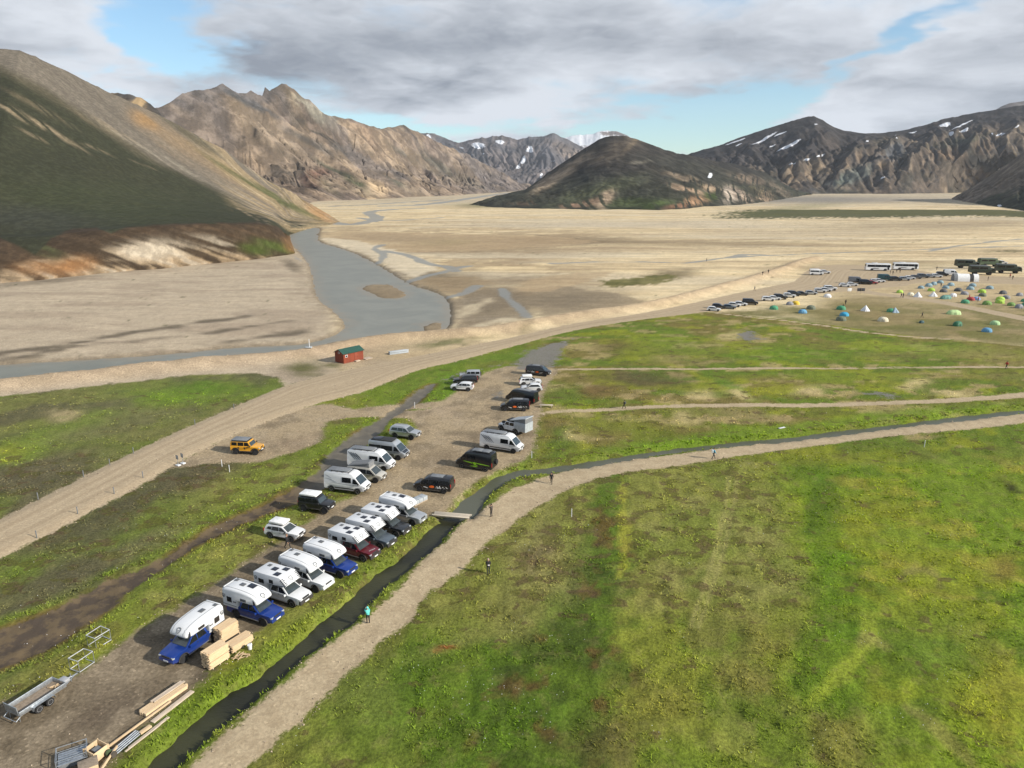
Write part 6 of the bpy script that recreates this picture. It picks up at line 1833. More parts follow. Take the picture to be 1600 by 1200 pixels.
loc, rz = put(None, (622.4, 719), SPEC['van_glazed'], -1, -17)
v = vehicle('minibus', 'grey van with long dark windows and black roof deck', 'van', SPEC['van_glazed'], M['silver'], loc, rz, GP2, 2, rim=M['rim_dark'])
part('greydeck', 'roof_deck', lambda bm: box(bm, (-.75, 0, 2.69), (3.4, 1.6, .12), .03), M['trim'], v)
part('greydeck_p', 'solar_panel', lambda bm: box(bm, (-1.6, 0, 2.77), (1.3, 1.2, .04), .01), M['panel'], v)
for s in (1, -1):
    part(('greylow', s), 'lower_band', lambda bm: side_panel(bm, [(-1.3, .46), (-1.3, 1.02), (1.25, .86), (1.25, .46)], SPEC['van_glazed']['wl'], s, .012), M['grey'], v)
part('greyhood', 'bonnet_wrap', lambda bm: cross_panel(bm, (2.75, 1.07), (2.34, 1.28), SPEC['van']['wl'], .24, .18, .02), M['dark'], v)

loc, rz = put((617.5, 684.6), (642.9, 688), SPEC['suv_large'], -1)
v = vehicle('suv', 'silver large suv at the far end of the left row', 'car', SPEC['suv_large'], M['silver'], loc, rz, GP2, 2, rim=M['rim_dark'])
part('lcrail', 'roof_rails', lambda bm: [tube(bm, (-1.7, s * .68, 1.90), (.1, s * .68, 1.90), .025, 6) for s in (1, -1)], M['chrome'], v)

# ------------------------------------------------------------------ right side of the lot
GP3 = 'vehicles parked on the right side of the lot'
SV = SPEC['small_van']
for (rp, fp, side, lab) in (((694.5, 771.6), (654.6, 767.4), 1, 'black compact van with orange sun and mountain print, nearest the plank bridge'),
                            ((818.9, 642.8), (788.8, 642.2), 1, 'black compact van with orange sun print in front of a larger black van'),
                            ((827, 586), (852.6, 588.5), -1, 'black compact van with orange print facing away by the puddles, farthest of the three')):
    loc, rz = put(rp, fp, SV, side)
    v = vehicle('camper_van', lab, 'van', SV, M['black'], loc, rz, GP3, 2, rim=M['rim_dark'])
    mountain_print(v, SV, 'sv')
    part('sv_roofp', 'solar_panel', lambda bm: box(bm, (-.55, 0, 2.02), (1.7, .95, .05), .01), M['seam'], v)
    part('sv_roofbars', 'roof_bars', lambda bm: [box(bm, (x, 0, 2.0), (.07, 1.45, .04)) for x in (-1.6, .35)], M['trim'], v)

loc, rz = put((758.7, 737.3), (721.4, 731), SPEC['van'], 1)
v = vehicle('camper_van', 'black high-roof van with lime green graphics', 'van', SPEC['van'], M['black'], loc, rz, GP3, 2, rim=M['rim'], scale=.97)
green_print(v, SPEC['van'], 'gv')
roof_rack(v, 'gvrack', -2.5, .6, 2.62, .72, 4, M['trim'])
part('gv_panel', 'solar_panel', lambda bm: [box(bm, (x, 0, 2.83), (.9, 1.1, .04), .01) for x in (-1.7, -.5)], M['seam'], v)
part('gv_spare', 'spare_wheel', lambda bm: lathe_y(bm, [(-.12, .22), (-.12, .33), (-.08, .37), (.08, .37), (.12, .33), (.12, .22)], 18), M['tyre'], v, (-2.98, -.45, 1.2), (0, 0, math.pi / 2))

loc, rz = put((759.9, 702.3), (803, 709), SPEC['van_long'], -1)
v = vehicle('camper_van', 'white long van with black claw strokes behind the black and green van', 'van', SPEC['van_long'], M['white'], loc, rz, GP3, 2, rim=M['rim_dark'], scale=.98)
roof_rack(v, 'longrack', -3.1, .8, 2.62)
claw_side(v, SPEC['van_long'], 'van_long', -3.1, M['print'])
side_strip(v, SPEC['van_long'], 'van_long', .55, .70, M['trim'])

loc, rz = put((829, 633.7), (793, 627), SPEC['van_long'], 1)
v = vehicle('camper_van', 'big all-black high-roof van with roof deck and orange tail lamps', 'van', SPEC['van_long'], M['black'], loc, rz, GP3, 2, rim=M['rim_dark'], scale=.92)
part('bv_panel', 'solar_panel', lambda bm: box(bm, (-.9, 0, 2.67), (2.6, 1.2, .06), .01), M['seam'], v)

# double-cab off-road pickup with a grey box camper and wedge roof
S2 = dict(SPEC['jeep'])
S2.update(key='lr_cab', windows=SPEC['jeep']['windows'][:2], upper=[(.90, 1.17), (.55, 1.76), (.46, 1.83), (-.2, 1.86), (-1.05, 1.85), (-1.12, 1.78), (-1.14, 1.17)], screens=SPEC['jeep']['screens'][:1])
loc, rz = put((809.8, 680.4), (780, 672.5), S2, 1)
v = vehicle('pickup_camper', 'white off-road pickup with grey box camper and raised wedge roof', 'camper', S2, M['white'], loc, rz, GP3, 2, rim=M['chrome'], scale=1.03)
bx_ = part('lrbox', 'camper_box', lambda bm: shell(bm, [(-3.3, .75), (-2.1, .75), (-1.95, 1.0), (-1.2, 1.05), (-1.2, 2.15), (-3.35, 2.15)], lambda x, z: 1.0, .04, .7), M['box_grey'], v)
part('lrwedge', 'wedge_tent', lambda bm: shell(bm, [(-.75, 2.17), (-3.28, 2.17), (-3.28, 2.95)], lambda x, z: .92, .0), M['tent_grey'], bx_)
part('lrlid', 'wedge_lid', lambda bm: prism(bm, [(-.35, -1.0, 2.20), (-.35, 1.0, 2.20), (-3.38, 1.0, 3.02), (-3.38, -1.0, 3.02)][::-1], .10, 0), M['box_grey'], bx_)
part('lrrack', 'roof_rack', lambda bm: box(bm, (-.2, 0, 2.0), (1.3, 1.5, .16), .03), M['trim'], v)
part('lrspare', 'bonnet_spare_wheel', lambda bm: lathe_y(bm, [(-.10, .2), (-.10, .30), (-.06, .34), (.06, .34), (.10, .30), (.10, .2)], 18), M['tyre'], v, (1.5, 0, 1.30), (math.pi / 2, 0, 0))

loc, rz = put((842, 612), (820, 612), SPEC['hatch'], 1)
vehicle('car', 'white low car half hidden behind the big black van', 'car', SPEC['hatch'], M['white'], loc, rz, GP3, 2)
loc, rz = put((818.9, 603), (839, 602.5), SPEC['suv'], -1)
v = vehicle('suv', 'white small suv with white roof tent between black van and white car', 'car', SPEC['suv'], M['white'], loc, rz, GP3, 2)
roof_tent(v, 'duster', -1.55, .35, 1.74, .66, .26)

# group at the top of the lot
loc, rz = put((730.7, 611.6), (710.9, 610.7), SPEC['suv'], 1)
vehicle('suv', 'white small suv without roof tent on the grass edge', 'car', SPEC['suv'], M['white'], loc, rz, GP3, 2)
loc, rz = put((738.5, 601.5), (715.5, 602), SPEC['suv_large'], 1)
vehicle('suv', 'black suv behind the white small suv on the grass edge', 'car', SPEC['suv_large'], M['black'], loc, rz, GP3, 2)
loc, rz = put((745.5, 594.5), (723, 595), SPEC['jeep'], 1)
v = vehicle('offroad_car', 'grey boxy off-road car behind the black suv, farthest of the three', 'car', SPEC['jeep'], M['silver'], loc, rz, GP3, 2)
part('gj_spare', 'spare_wheel', lambda bm: lathe_y(bm, [(-.11, .2), (-.11, .36), (-.06, .41), (.06, .41), (.11, .36), (.11, .2)], 18), M['tyre'], v, (-2.22, 0, 1.15), (0, 0, math.pi / 2))

# yellow off-road car by the road
loc, rz = put((369, 709.5), (400, 711), SPEC['jeep'], -1)
v = vehicle('offroad_car', 'yellow off-road car with black roof and big tyres beside the road', 'car', SPEC['jeep'], M['yellow'], loc, rz, None, 2, rim=M['rim_dark'], scale=1.06)
part('yj_top', 'hard_top', lambda bm: box(bm, (-.8, 0, 1.88), (2.35, 1.58, .07), .02), M['trim'], v)
part('yj_rack', 'roof_rack', lambda bm: [box(bm, (-.85, 0, 2.02), (2.3, 1.5, .05), .01)] + [tube(bm, (x, s * .7, 1.9), (x, s * .7, 2.03), .02, 6) for x in (-1.8, -.8, .1) for s in (1, -1)], M['seam'], v)
part('yj_spare', 'spare_wheel', lambda bm: lathe_y(bm, [(-.13, .2), (-.13, .37), (-.08, .42), (.08, .42), (.13, .37), (.13, .2)], 18), M['tyre'], v, (-2.26, 0, 1.2), (0, 0, math.pi / 2))
for s in (1, -1):
    part(('yj_print', s), 'door_print', lambda bm: [side_panel(bm, q, SPEC['jeep']['wl'], s, .012) for q in ([(-.15, 1.1), (.05, 1.1), (-.02, .8), (-.1, .8)], [(.15, 1.12), (.42, 1.12), (.38, 1.04), (.2, 1.04)], [(-1.0, 1.1), (-.85, 1.1), (-.8, .9), (-.95, .9)])], M['print'], v)

# ------------------------------------------------------------------ far rows at the camp
def put_c(px, py, h):
    g_ = gp(px, py)
    return (float(g_[0]), float(g_[1]), gz(g_[0], g_[1])), math.radians(h)


GF = 'cars in the far row beside the tents'
far = [(1115, 486.5, 'hatch', 'white', 'white hatchback at the near end of the far row'), (1123, 482.5, 'suv', 'dark', 'dark suv behind the white hatchback at the near row end'), (1139, 483, 'hatch', 'slate', 'grey-blue hatchback, third in the far row'),
       (1147, 479.6, 'hatch', 'white', 'white car between the grey-blue hatchback and another white one'), (1157, 478, 'hatch', 'white', 'white car just before the black van in the far row'), (1172, 476.5, 'small_van', 'black', 'black van standing alone between the white cars of the far row'),
       (1200, 470.5, 'suv', 'white', 'white suv, first after the gap behind the black van'), (1210, 468.8, 'hatch', 'white', 'white hatchback, second after the gap in the far row'), (1219, 467.8, 'suv_large', 'black', 'black suv before the grey tent in the far row'),
       (1233, 465, 'suv', 'white', 'white suv in front of two dark cars'), (1240, 462.5, 'suv_large', 'dark', 'dark suv behind the white suv near the yellow tent'), (1253, 461.5, 'hatch', 'dark', 'dark low car in the middle of the far row'),
       (1267, 459.8, 'hatch', 'silver', 'silver hatchback before the three white cars'), (1281, 456.3, 'suv', 'white', 'white suv, nearest of three white cars by the white tent'), (1290, 454.6, 'hatch', 'white', 'white car, middle of three by the white tent'), (1297, 453.2, 'suv_large', 'white', 'white pickup-like suv, farthest of three by the white tent'),
       (1319, 448.3, 'hatch', 'white', 'white hatchback in front of the dark camper'), (1331, 447, 'hatch', 'white', 'white hatchback tucked against the dark camper'), (1337, 443, 'van', 'grey', 'dark grey high camper van in the far row'), (1352, 444.5, 'small_van', 'black', 'black van with open door beside the red car'),
       (1362, 444, 'hatch', 'red', 'red hatchback, the only red car'), (1367, 441.5, 'hatch', 'white', 'white car right behind the red hatchback'), (1374, 441, 'hatch', 'white', 'white small car in front of the dark teal van'), (1382, 438.5, 'van', 'teal', 'dark teal high van'),
       (1399, 439, 'suv_large', 'dark', 'dark suv next to the dark teal van'), (1413, 438.7, 'suv', 'silver', 'silver suv between dark suv and white car'), (1421, 436.8, 'hatch', 'white', 'white hatchback between the silver suv and a dark one'), (1431, 436.3, 'suv', 'grey', 'dark grey suv in the middle of the right part of the row'),
       (1442, 435.2, 'suv_large', 'slate', 'slate grey large suv in the right part of the row'), (1453, 434.2, 'hatch', 'silver', 'pale silver car before the last white one'), (1463, 433.8, 'suv', 'white', 'white suv next to the striped tunnel tent row end'), (1472, 430.8, 'suv_large', 'dark', 'dark large suv beside the striped tunnel tent'),
       (1485, 430, 'van', 'white', 'white van behind the striped tunnel tent'), (1289, 427.5, 'suv', 'white', 'white suv parked alone behind the white minibus'), (1565, 413.5, 'suv_large', 'white', 'white suv behind the dark trucks')]
rng = random.Random(4)
for px_, py_, sp, colr, lab in far:
    loc, rz = put_c(px_, py_ - .6, -16 + rng.uniform(-4, 4))
    vehicle({'hatch': 'car', 'suv': 'suv', 'suv_large': 'suv', 'small_van': 'camper_van', 'van': 'camper_van'}[sp], lab, 'van' if 'van' in sp else 'car', SPEC[sp], M[colr], loc, rz, GF, 0)
loc, rz = put_c(1275, 429, -6)
vehicle('minibus', 'white minibus with dark windows standing alone on the gravel yard', 'van', SPEC['van_glazed'], M['white'], loc, rz, None, 1)
for px_, py_, lab in ((1371, 422.8, 'white coach with dark windows, left of the two'), (1414, 421.4, 'white coach with dark windows, right of the two')):
    loc, rz = put_c(px_, py_ - .5, -9)
    v = vehicle('coach', lab, 'bus', SPEC['coach'], M['white'], loc, rz, 'coaches on the gravel yard', 1, scale=.95)
    part('coach_ac', 'roof_unit', lambda bm: box(bm, (-1.5, 0, 3.55), (2.4, 1.6, .22), .05), M['shell'], v)
    part('coach_txt', 'side_lettering', lambda bm: [box(bm, (-2.2 + .35 * i, s * 1.275, 1.25), (.22, .02, .3)) for i in range(7) for s in (1, -1)], M['print'], v)
for px_, py_, h, colr, lab in ((1510, 419, -12, 'green_army', 'dark green expedition truck, leftmost by the gravel bank'), (1545, 416.5, -4, 'green_tarp', 'green tarpaulin covered truck behind the others'), (1533, 429, -14, 'green_army', 'long dark green kitchen truck in front with pale open end'), (1574, 427, -18, 'green_army', 'dark green truck with people and red gear in front')):
    loc, rz = put_c(px_, py_, h)
    v = vehicle('expedition_truck', lab, 'truck', SPEC['truck'], M[colr], loc, rz, 'expedition trucks by the gravel bank', 1, rim=M['trim'], scale=1.12)
    part('truck_rack', 'roof_rack', lambda bm: [box(bm, (-1.0, 0, 3.47), (6.4, 2.1, .06), .02)] + [tube(bm, (-4.1, s * 1.05, 3.62), (2.2, s * 1.05, 3.62), .04, 6) for s in (1, -1)], M['seam'], v)

# ------------------------------------------------------------------ building material and gear in the near corner
def base_frame(a_px, b_px):
    """origin and heading of the ground line a -> b"""
    a, b = gp(*a_px), gp(*b_px)
    d = b - a
    return a, b, float(np.linalg.norm(d)), math.atan2(d[1], d[0])


def timber_stack(label, a_px, b_px, width, levels, seed, lift=0.0, shift=0.0):
    """sawn boards stacked on bearers; the near long side runs from a to b"""
    a, b, L, h = base_frame(a_px, b_px)
    rg = random.Random(seed)
    mid = (a + b) / 2
    nrm = np.array([-math.sin(h), math.cos(h)])
    mid = mid + nrm * (width / 2 + shift)
    t = thing('timber_stack', label, 'timber', (mid[0], mid[1], gz(mid[0], mid[1])), h, 'timber stacks beside the blue pickup')
    top = sum(levels)
    bt, bw = .045, .2

    def f(bm):
        z = .12 + lift
        for hgt in levels:
            n = max(1, int(hgt / bt))
            for k_ in range(n):
                m = int(width / bw)
                for i in range(m):
                    if 0 < i < m - 1 and k_ < n - 1:
                        dx = 0
                    dx = rg.uniform(-.09, .09)
                    ln = L * rg.uniform(.93, 1.0)
                    box(bm, (dx, -width / 2 + bw * (i + .5) + rg.uniform(-.008, .008), z + bt / 2), (ln, bw - .012, bt - .006))
                z += bt
            z += .06
    o = part(('stack', label), 'boards', f, M['pine'], t)
    o['kind'] = 'stuff'
    for x in (-L * .36, 0, L * .36):
        part(('bearer', label, x), 'bearer', lambda bm: box(bm, (x, 0, .055 + lift), (.09, width, .10)), M['old_wood'], t)
    return t


timber_stack('low double stack of pale sawn boards nearest the camera', (329, 1049), (360, 1028.5), 1.1, (.62, .72), 1)
timber_stack('tall stack of pale sawn boards behind, touching the blue pickup', (352, 1012), (379, 994), 1.0, (1.35,), 2, shift=.35)
timber_stack('single low stack of pale sawn boards beside the white bucket', (364, 1023), (397, 1002), 1.1, (.62,), 3)

b_ = gp(391, 1016)
bk = thing('bucket', 'small white plastic bucket beside the timber', 'bucket', (b_[0], b_[1], gz(*b_)))
part('bucket', 'pail', lambda bm: bmesh.ops.create_cone(bm, cap_ends=True, segments=18, radius1=.15, radius2=.19, depth=.42, matrix=Matrix.Translation((0, 0, .21))), M['shell'], bk)
part('bucket_rim', 'rim', lambda bm: bmesh.ops.create_cone(bm, cap_ends=True, segments=18, radius1=.205, radius2=.205, depth=.035, matrix=Matrix.Translation((0, 0, .42))), M['plate'], bk)
part('bucket_h', 'handle', lambda bm: [tube(bm, (.2 * math.cos(a), 0, .42 + .16 * math.sin(a)), (.2 * math.cos(a + .4), 0, .42 + .16 * math.sin(a + .4)), .008, 5) for a in np.arange(0, 3.0, .39)], M['chrome'], bk)

s_ = gp(379, 1028)
rg = random.Random(8)
sc = part('scraps', 'wood_scraps', lambda bm: [box(bm, (rg.uniform(-.55, .55), rg.uniform(-.35, .35), .03 + .015 * i), (rg.uniform(.4, .8), .07, .035), 0, Matrix.Rotation(rg.uniform(-.9, .9) + .5, 3, 'Z')) for i in range(16)], M['pine'], None, (s_[0], s_[1], gz(*s_)))
tag(sc, 'small heap of wood offcuts in the grass by the bucket', 'wood scraps', kind='stuff')


def plank(label, a_px, b_px, w_, h_, mat, z=.0, name='plank', cat='plank', group='loose boards and beams in the near corner', n=1):
    a, b, L, h = base_frame(a_px, b_px)
    mid = (a + b) / 2
    zz = gz(*mid) + .03 + z
    if n == 1:
        o = part((name, label), name, lambda bm: box(bm, (0, 0, h_ / 2), (L, w_, h_), .008), mat, None, (mid[0], mid[1], zz), (0, 0, h))
        return tag(o, label, cat, group)
    t = thing(name, label, cat, (mid[0], mid[1], zz), h, group)
    rg_ = random.Random(label)
    for i in range(n):
        part((name, label, i), 'board', lambda bm: box(bm, (rg_.uniform(-.12, .12), (i - (n - 1) / 2) * w_ / n, h_ / 2 + rg_.uniform(0, .02)), (L * rg_.uniform(.94, 1), w_ / n - .015, h_)), mat, t)
    return t


plank('bundle of pale boards strapped together on the gravel', (222, 1119), (290, 1072), .85, .26, M['pine'], 0, 'board_bundle', 'boards', n=5)
plank('reddish boards lying on the strapped bundle', (238, 1104), (288, 1070), .4, .08, M['old_wood'], .30, 'board_bundle', 'boards', n=2)
plank('wide weathered board beside the strapped bundle', (238, 1130), (301, 1081), .42, .07, M['old_wood'])
plank('long thin fresh beam crossing behind the steel tubes', (170, 1169), (267, 1098), .13, .13, M['pine'], .05, 'beam', 'beam')
plank('long weathered board at the edge of the grass', (202, 1172), (264, 1123), .24, .06, M['old_wood'])
plank('second long weathered board half in the grass', (196, 1178), (250, 1136), .16, .05, M['old_wood'], .03)
plank('short thick offcut on the weathered boards', (219, 1149), (236, 1137), .3, .14, M['pine'], .05, 'beam', 'beam')
plank('short pale beam at the bottom edge of the picture', (160, 1208), (184, 1172), .12, .12, M['pine'], .25, 'beam', 'beam')
a, b, L, h = base_frame((178, 1178), (216, 1146))
mid = (a + b) / 2
t = thing('tube_bundle', 'bundle of shiny steel tubes with green ends among the boards', 'tubes', (mid[0], mid[1], gz(*mid) + .05), h)
for i in range(7):
    y_, z_ = (-.27 + .18 * (i % 4), .05) if i < 4 else (-.18 + .18 * (i - 4), .15)
    part(('tubeb', i), 'tube', lambda bm: tube(bm, (-L / 2, y_, z_), (L / 2, y_, z_), .055, 10), M['galv'], t)
for i in range(2):
    part(('coil', i), 'coil', lambda bm: lathe_y(bm, [(-.06, .12), (-.06, .22), (.06, .22), (.06, .12)], 16), M['green_tarp'] if i else M['trim'], t, (-L / 2 - .25, -.35 + .5 * i, .24))

# plywood crate and cage of metal panels
c_ = gp(152, 1181)
cr = thing('crate', 'open plywood crate with tools inside', 'crate', (c_[0], c_[1], gz(*c_)), -.45)
for i, (cx, cy, dx, dy) in enumerate(((0, .5, 1.1, .05), (0, -.5, 1.1, .05), (.53, 0, .05, .94), (-.53, 0, .05, .94))):
    part(('crate', i), 'side_panel', lambda bm: box(bm, (cx, cy, .40), (dx, dy, .75), .008), M['pine'], cr)
part('crate_floor', 'floor_panel', lambda bm: box(bm, (0, 0, .3), (1.0, .94, .04)), M['ply'], cr)
part('crate_in', 'tool_case', lambda bm: box(bm, (.05, .05, .45), (.6, .5, .26), .03), M['seam'], cr)
for i, (x, y) in enumerate(((.5, .47), (-.5, .47), (.5, -.47), (-.5, -.47))):
    part(('crate_post', i), 'corner_post', lambda bm: box(bm, (x * 1.09, y * 1.12, .40), (.06, .06, .80)), M['pine'], cr)
c_ = gp(114, 1188)
cg = thing('metal_cage', 'steel cage holding shiny corrugated metal sheets', 'cage', (c_[0], c_[1], gz(*c_)), .52)
for i in range(6):
    part(('sheet', i), 'metal_sheet', lambda bm: box(bm, (0, -.55 + .22 * i, .40), (1.65, .17, .05), .015), M['galv'], cg)
part('cagebase', 'sheet_stack', lambda bm: box(bm, (0, 0, .19), (1.6, 1.25, .34), .01), M['seam'], cg)
for (x, y) in ((.9, .7), (-.9, .7), (.9, -.7), (-.9, -.7)):
    part(('cagepost', x, y), 'post', lambda bm: tube(bm, (x, y, 0), (x, y, .85), .03, 8), M['galv'], cg)
for i, (p0, p1) in enumerate((((.9, .7), (-.9, .7)), ((.9, -.7), (-.9, -.7)), ((.9, .7), (.9, -.7)), ((-.9, .7), (-.9, -.7)))):
    part(('cagerail', i), 'rail', lambda bm: [tube(bm, (*p0, z), (*p1, z), .022, 8) for z in (.83, .45)], M['galv'], cg)
c_ = gp(140, 1206)
cr2 = thing('crate', 'pale plywood box cut off by the bottom edge', 'crate', (c_[0], c_[1], gz(*c_)), .6)
part('crate2', 'body', lambda bm: box(bm, (0, 0, .36), (1.1, .9, .66), .01), M['pine'], cr2)
part('crate2_lid', 'lid', lambda bm: box(bm, (0, 0, .715), (1.16, .96, .04), .006), M['ply'], cr2)

# two open tube frames
for lab, base_px in (('open aluminium tube frame nearer the trailer', ((110, 1047), (125, 1052), (148, 1036), (134, 1031.5))), ('open aluminium tube frame on the grass edge, farther from the trailer', ((137.5, 1010), (151, 1015), (174, 1001), (160, 995)))):
    P4 = [gp(*q) for q in base_px]
    c_ = sum(P4) / 4
    z0 = gz(*c_)
    t = thing('tube_rack', lab, 'rack', (c_[0], c_[1], z0), 0, 'open tube frames')
    Q = [q - c_ for q in P4]
    hh = 1.05
    for i in range(4):
        a, b = Q[i], Q[(i + 1) % 4]
        part(('tf', lab, 'lo', i), 'lower_rail', lambda bm: tube(bm, (*a, .05), (*b, .05), .035, 8), M['alu'], t)
        part(('tf', lab, 'up', i), 'upper_rail', lambda bm: tube(bm, (*a, hh), (*b, hh), .035, 8), M['alu'], t)
        part(('tf', lab, 'post', i), 'post', lambda bm: tube(bm, (*a, 0), (*a, hh), .028, 8), M['galv'], t)

def shell_fender(bm, s):
    pts = [(-.85, .42), (-.78, .66), (-.6, .72), (.6, .72), (.78, .66), (.85, .42)]
    for (p, q) in zip(pts[:-1], pts[1:]):
        prism(bm, [(p[0], s * .80, p[1]), (q[0], s * .80, q[1]), (q[0], s * 1.06, q[1]), (p[0], s * 1.06, p[1])], .012, .012)


# twin-axle trailer
a, b, L, h = base_frame((62, 1112), (77, 1102))
mid = (a + b) / 2 + np.array([-math.sin(h), math.cos(h)]) * .86
t = thing('trailer', 'grey galvanised twin-axle trailer with a folded rear ramp', 'trailer', (mid[0], mid[1], gz(*mid)), h)
part('tr_floor', 'floor', lambda bm: box(bm, (.1, 0, .52), (3.5, 1.5, .06)), M['ply'], t)
for s in (1, -1):
    part(('tr_side', s), 'side_wall', lambda bm: box(bm, (.1, s * .77, .70), (3.55, .05, .34), .01), M['galv'], t)
    part(('tr_rail', s), 'side_rail', lambda bm: tube(bm, (-1.7, s * .80, .90), (1.9, s * .80, .90), .035, 8), M['galv'], t)
    part(('tr_fender', s), 'mudguard', lambda bm: shell_fender(bm, s), M['galv'], t)
    for x in (-.42, .42):
        wheel(t, 'trailer', x, s * .93, .31, .2, M['alu'])
    part(('tr_bar', s), 'drawbar', lambda bm: tube(bm, (1.8, s * .55, .45), (3.05, 0, .45), .05, 8), M['galv'], t)


part('tr_front', 'front_wall', lambda bm: box(bm, (1.88, 0, .72), (.05, 1.56, .40), .01), M['galv'], t)
part('tr_hitch', 'hitch', lambda bm: (box(bm, (3.15, 0, .47), (.4, .10, .10), .02), tube(bm, (2.85, .12, .0), (2.85, .12, .75), .03, 8)), M['galv'], t)
part('tr_box', 'tool_box', lambda bm: box(bm, (2.25, 0, .62), (.5, .7, .26), .05), M['shell_grey'], t)
part('tr_ramp', 'ramp', lambda bm: [box(bm, (-1.72, -.66 + .19 * i, .98), (.06, .12, .75), .01, Matrix.Rotation(-.12, 3, 'Y')) for i in range(8)] + [tube(bm, (-1.68, -.75, .62), (-1.68, .75, .62), .03), tube(bm, (-1.77, -.75, 1.34), (-1.77, .75, 1.34), .03)], M['galv'], t)
part('tr_foot', 'rear_leg', lambda bm: [tube(bm, (-1.6, s * .55, 0), (-1.6, s * .55, .5), .035) for s in (1, -1)] + [tube(bm, (-1.95, -.7, .28), (-1.95, .7, .28), .03), tube(bm, (-1.95, -.7, .28), (-1.6, -.7, .48), .03), tube(bm, (-1.95, .7, .28), (-1.6, .7, .48), .03)], M['galv'], t)
tw = tag(part('tr_wood', 'firewood', lambda bm: [box(bm, (-.1 + .12 * i, .1 * (i % 3), .10 + .05 * (i % 2)), (.5, .1, .08), .01, Matrix.Rotation(.7 * i, 3, 'Z')) for i in range(7)], M['pine'], None, (mid[0] + math.cos(h) * 1.3, mid[1] + math.sin(h) * 1.3, gz(*mid) + .52)), 'few pale wood pieces lying in the trailer', 'wood', kind='stuff')

# wrapped pallet beside the silver pickup
a, b, L, h = base_frame((648, 791), (668, 781))
mid = (a + b) / 2 + np.array([-math.sin(h), math.cos(h)]) * .45
t = thing('wrapped_pallet', 'pallet of grey slabs in clear wrap beside the silver pickup', 'pallet', (mid[0], mid[1], gz(*mid)), h)
for i in range(3):
    part(('slab', i), 'slab', lambda bm: box(bm, ((i - 1) * L / 3, 0, .36), (L / 3 - .03, 1.0, .5), .03), M['box_grey'], t)
part('pal_base', 'pallet_base', lambda bm: [box(bm, (0, y, .05), (L, .12, .10)) for y in (-.42, 0, .42)], M['old_wood'], t)

# plank bridge over the ditch
a, b, L, h = base_frame((677, 804), (735, 809))
mid = (a + b) / 2
t = thing('plank_bridge', 'narrow footbridge of pale planks over the ditch', 'bridge', (mid[0], mid[1], .12), h)
for i in range(3):
    part(('brplank', i), 'plank', lambda bm: box(bm, (.06 * i - .05, -.36 + .36 * i, .06 + .01 * (i % 2)), (L - .25 * (i % 2), .33, .06), .006), M['deck'], t)
for s in (1, -1):
    part(('brbeam', s), 'beam', lambda bm: box(bm, (0, s * .3, -.08), (L * .96, .14, .19)), M['old_wood'], t)

# low pale timber step by the big black van
a, b, L, h = base_frame((843, 636.5), (864, 636.8))
mid = (a + b) / 2
t = thing('timber_step', 'low pale timber bench at the start of the meadow footpath', 'bench', (mid[0], mid[1], gz(*mid)), h)
for i in range(3):
    part(('step', i), 'seat_plank', lambda bm: box(bm, (0, -.2 + .2 * i, .40), (L, .18, .06), .008), M['deck'], t)
for s in (1, -1):
    part(('stepleg', s), 'leg', lambda bm: box(bm, (s * L * .4, 0, .185), (.12, .5, .37)), M['deck'], t)

# white board on the grass
plank('small white board lying on the grass by the stream', (1217, 670), (1226, 668), .35, .06, M['shell'], .05, 'board', 'board', None)

# ------------------------------------------------------------------ red hut, mast, steel beams
g0, g1, g2 = gp(524, 564.5), gp(537.5, 568.5), gp(568, 561.5)
dl = g2 - g1
Lh, hh = float(np.linalg.norm(dl)), math.atan2(dl[1], dl[0])
Wh = float(np.linalg.norm(g0 - g1)) * .92
ctr = g1 + dl / 2 + np.array([-math.sin(hh), math.cos(hh)]) * Wh / 2
zc = gz(*ctr)
t = thing('hut', 'small red wooden hut with green roof by the river bank', 'hut', (ctr[0], ctr[1], zc), hh)
WH, RH = 2.2, 3.0


def wallf(bm):
    box(bm, (0, 0, WH / 2), (Lh - .06, Wh - .06, WH))
    for s in (1, -1):
        x = s * (Lh / 2 - .03)
        prism(bm, [(x, -Wh / 2 + .03, WH), (x, Wh / 2 - .03, WH), (x, 0, RH - .06)][::s], .0, .06)


part('hut_wall', 'wall', wallf, M['red_wood'], t)
nb = int(Lh / .18)
for i in range(nb):
    x = -Lh / 2 + Lh * (i + .5) / nb
    part('hut_board', 'board', lambda bm: box(bm, (0, -Wh / 2, WH / 2), (Lh / nb * .82, .05, WH - .02)), M['red_wood'], t, (x, 0, 0))
nb2 = int(Wh / .18)
for i in range(nb2):
    y = -Wh / 2 + Wh * (i + .5) / nb2
    part(('hut_boardg', i), 'board', lambda bm: box(bm, (-Lh / 2, y, (WH + (RH - WH) * (1 - abs(y) / (Wh / 2)) * .9) / 2), (.05, Wh / nb2 * .82, WH + (RH - WH) * (1 - abs(y) / (Wh / 2)) * .9)), M['red_wood'], t)
for s in (1, -1):
    part(('hut_roof', s), 'roof', lambda bm: prism(bm, [(-Lh / 2 - .25, 0, RH), (Lh / 2 + .25, 0, RH), (Lh / 2 + .25, s * (Wh / 2 + .25), WH - .08), (-Lh / 2 - .25, s * (Wh / 2 + .25), WH - .08)][::-s], .07, .0), M['green_roof'], t)
wn_ = part('hut_win', 'window', lambda bm: box(bm, (-Lh * .36, -Wh / 2 - .035, 1.55), (.62, .06, .55), .01), M['shell'], t)
part('hut_pane', 'pane', lambda bm: box(bm, (-Lh * .36, -Wh / 2 - .065, 1.55), (.44, .03, .38)), M['glass'], wn_)
wn_ = part('hut_win2', 'window', lambda bm: box(bm, (-Lh / 2 - .035, .0, 2.2), (.06, .5, .4), .01), M['shell'], t)
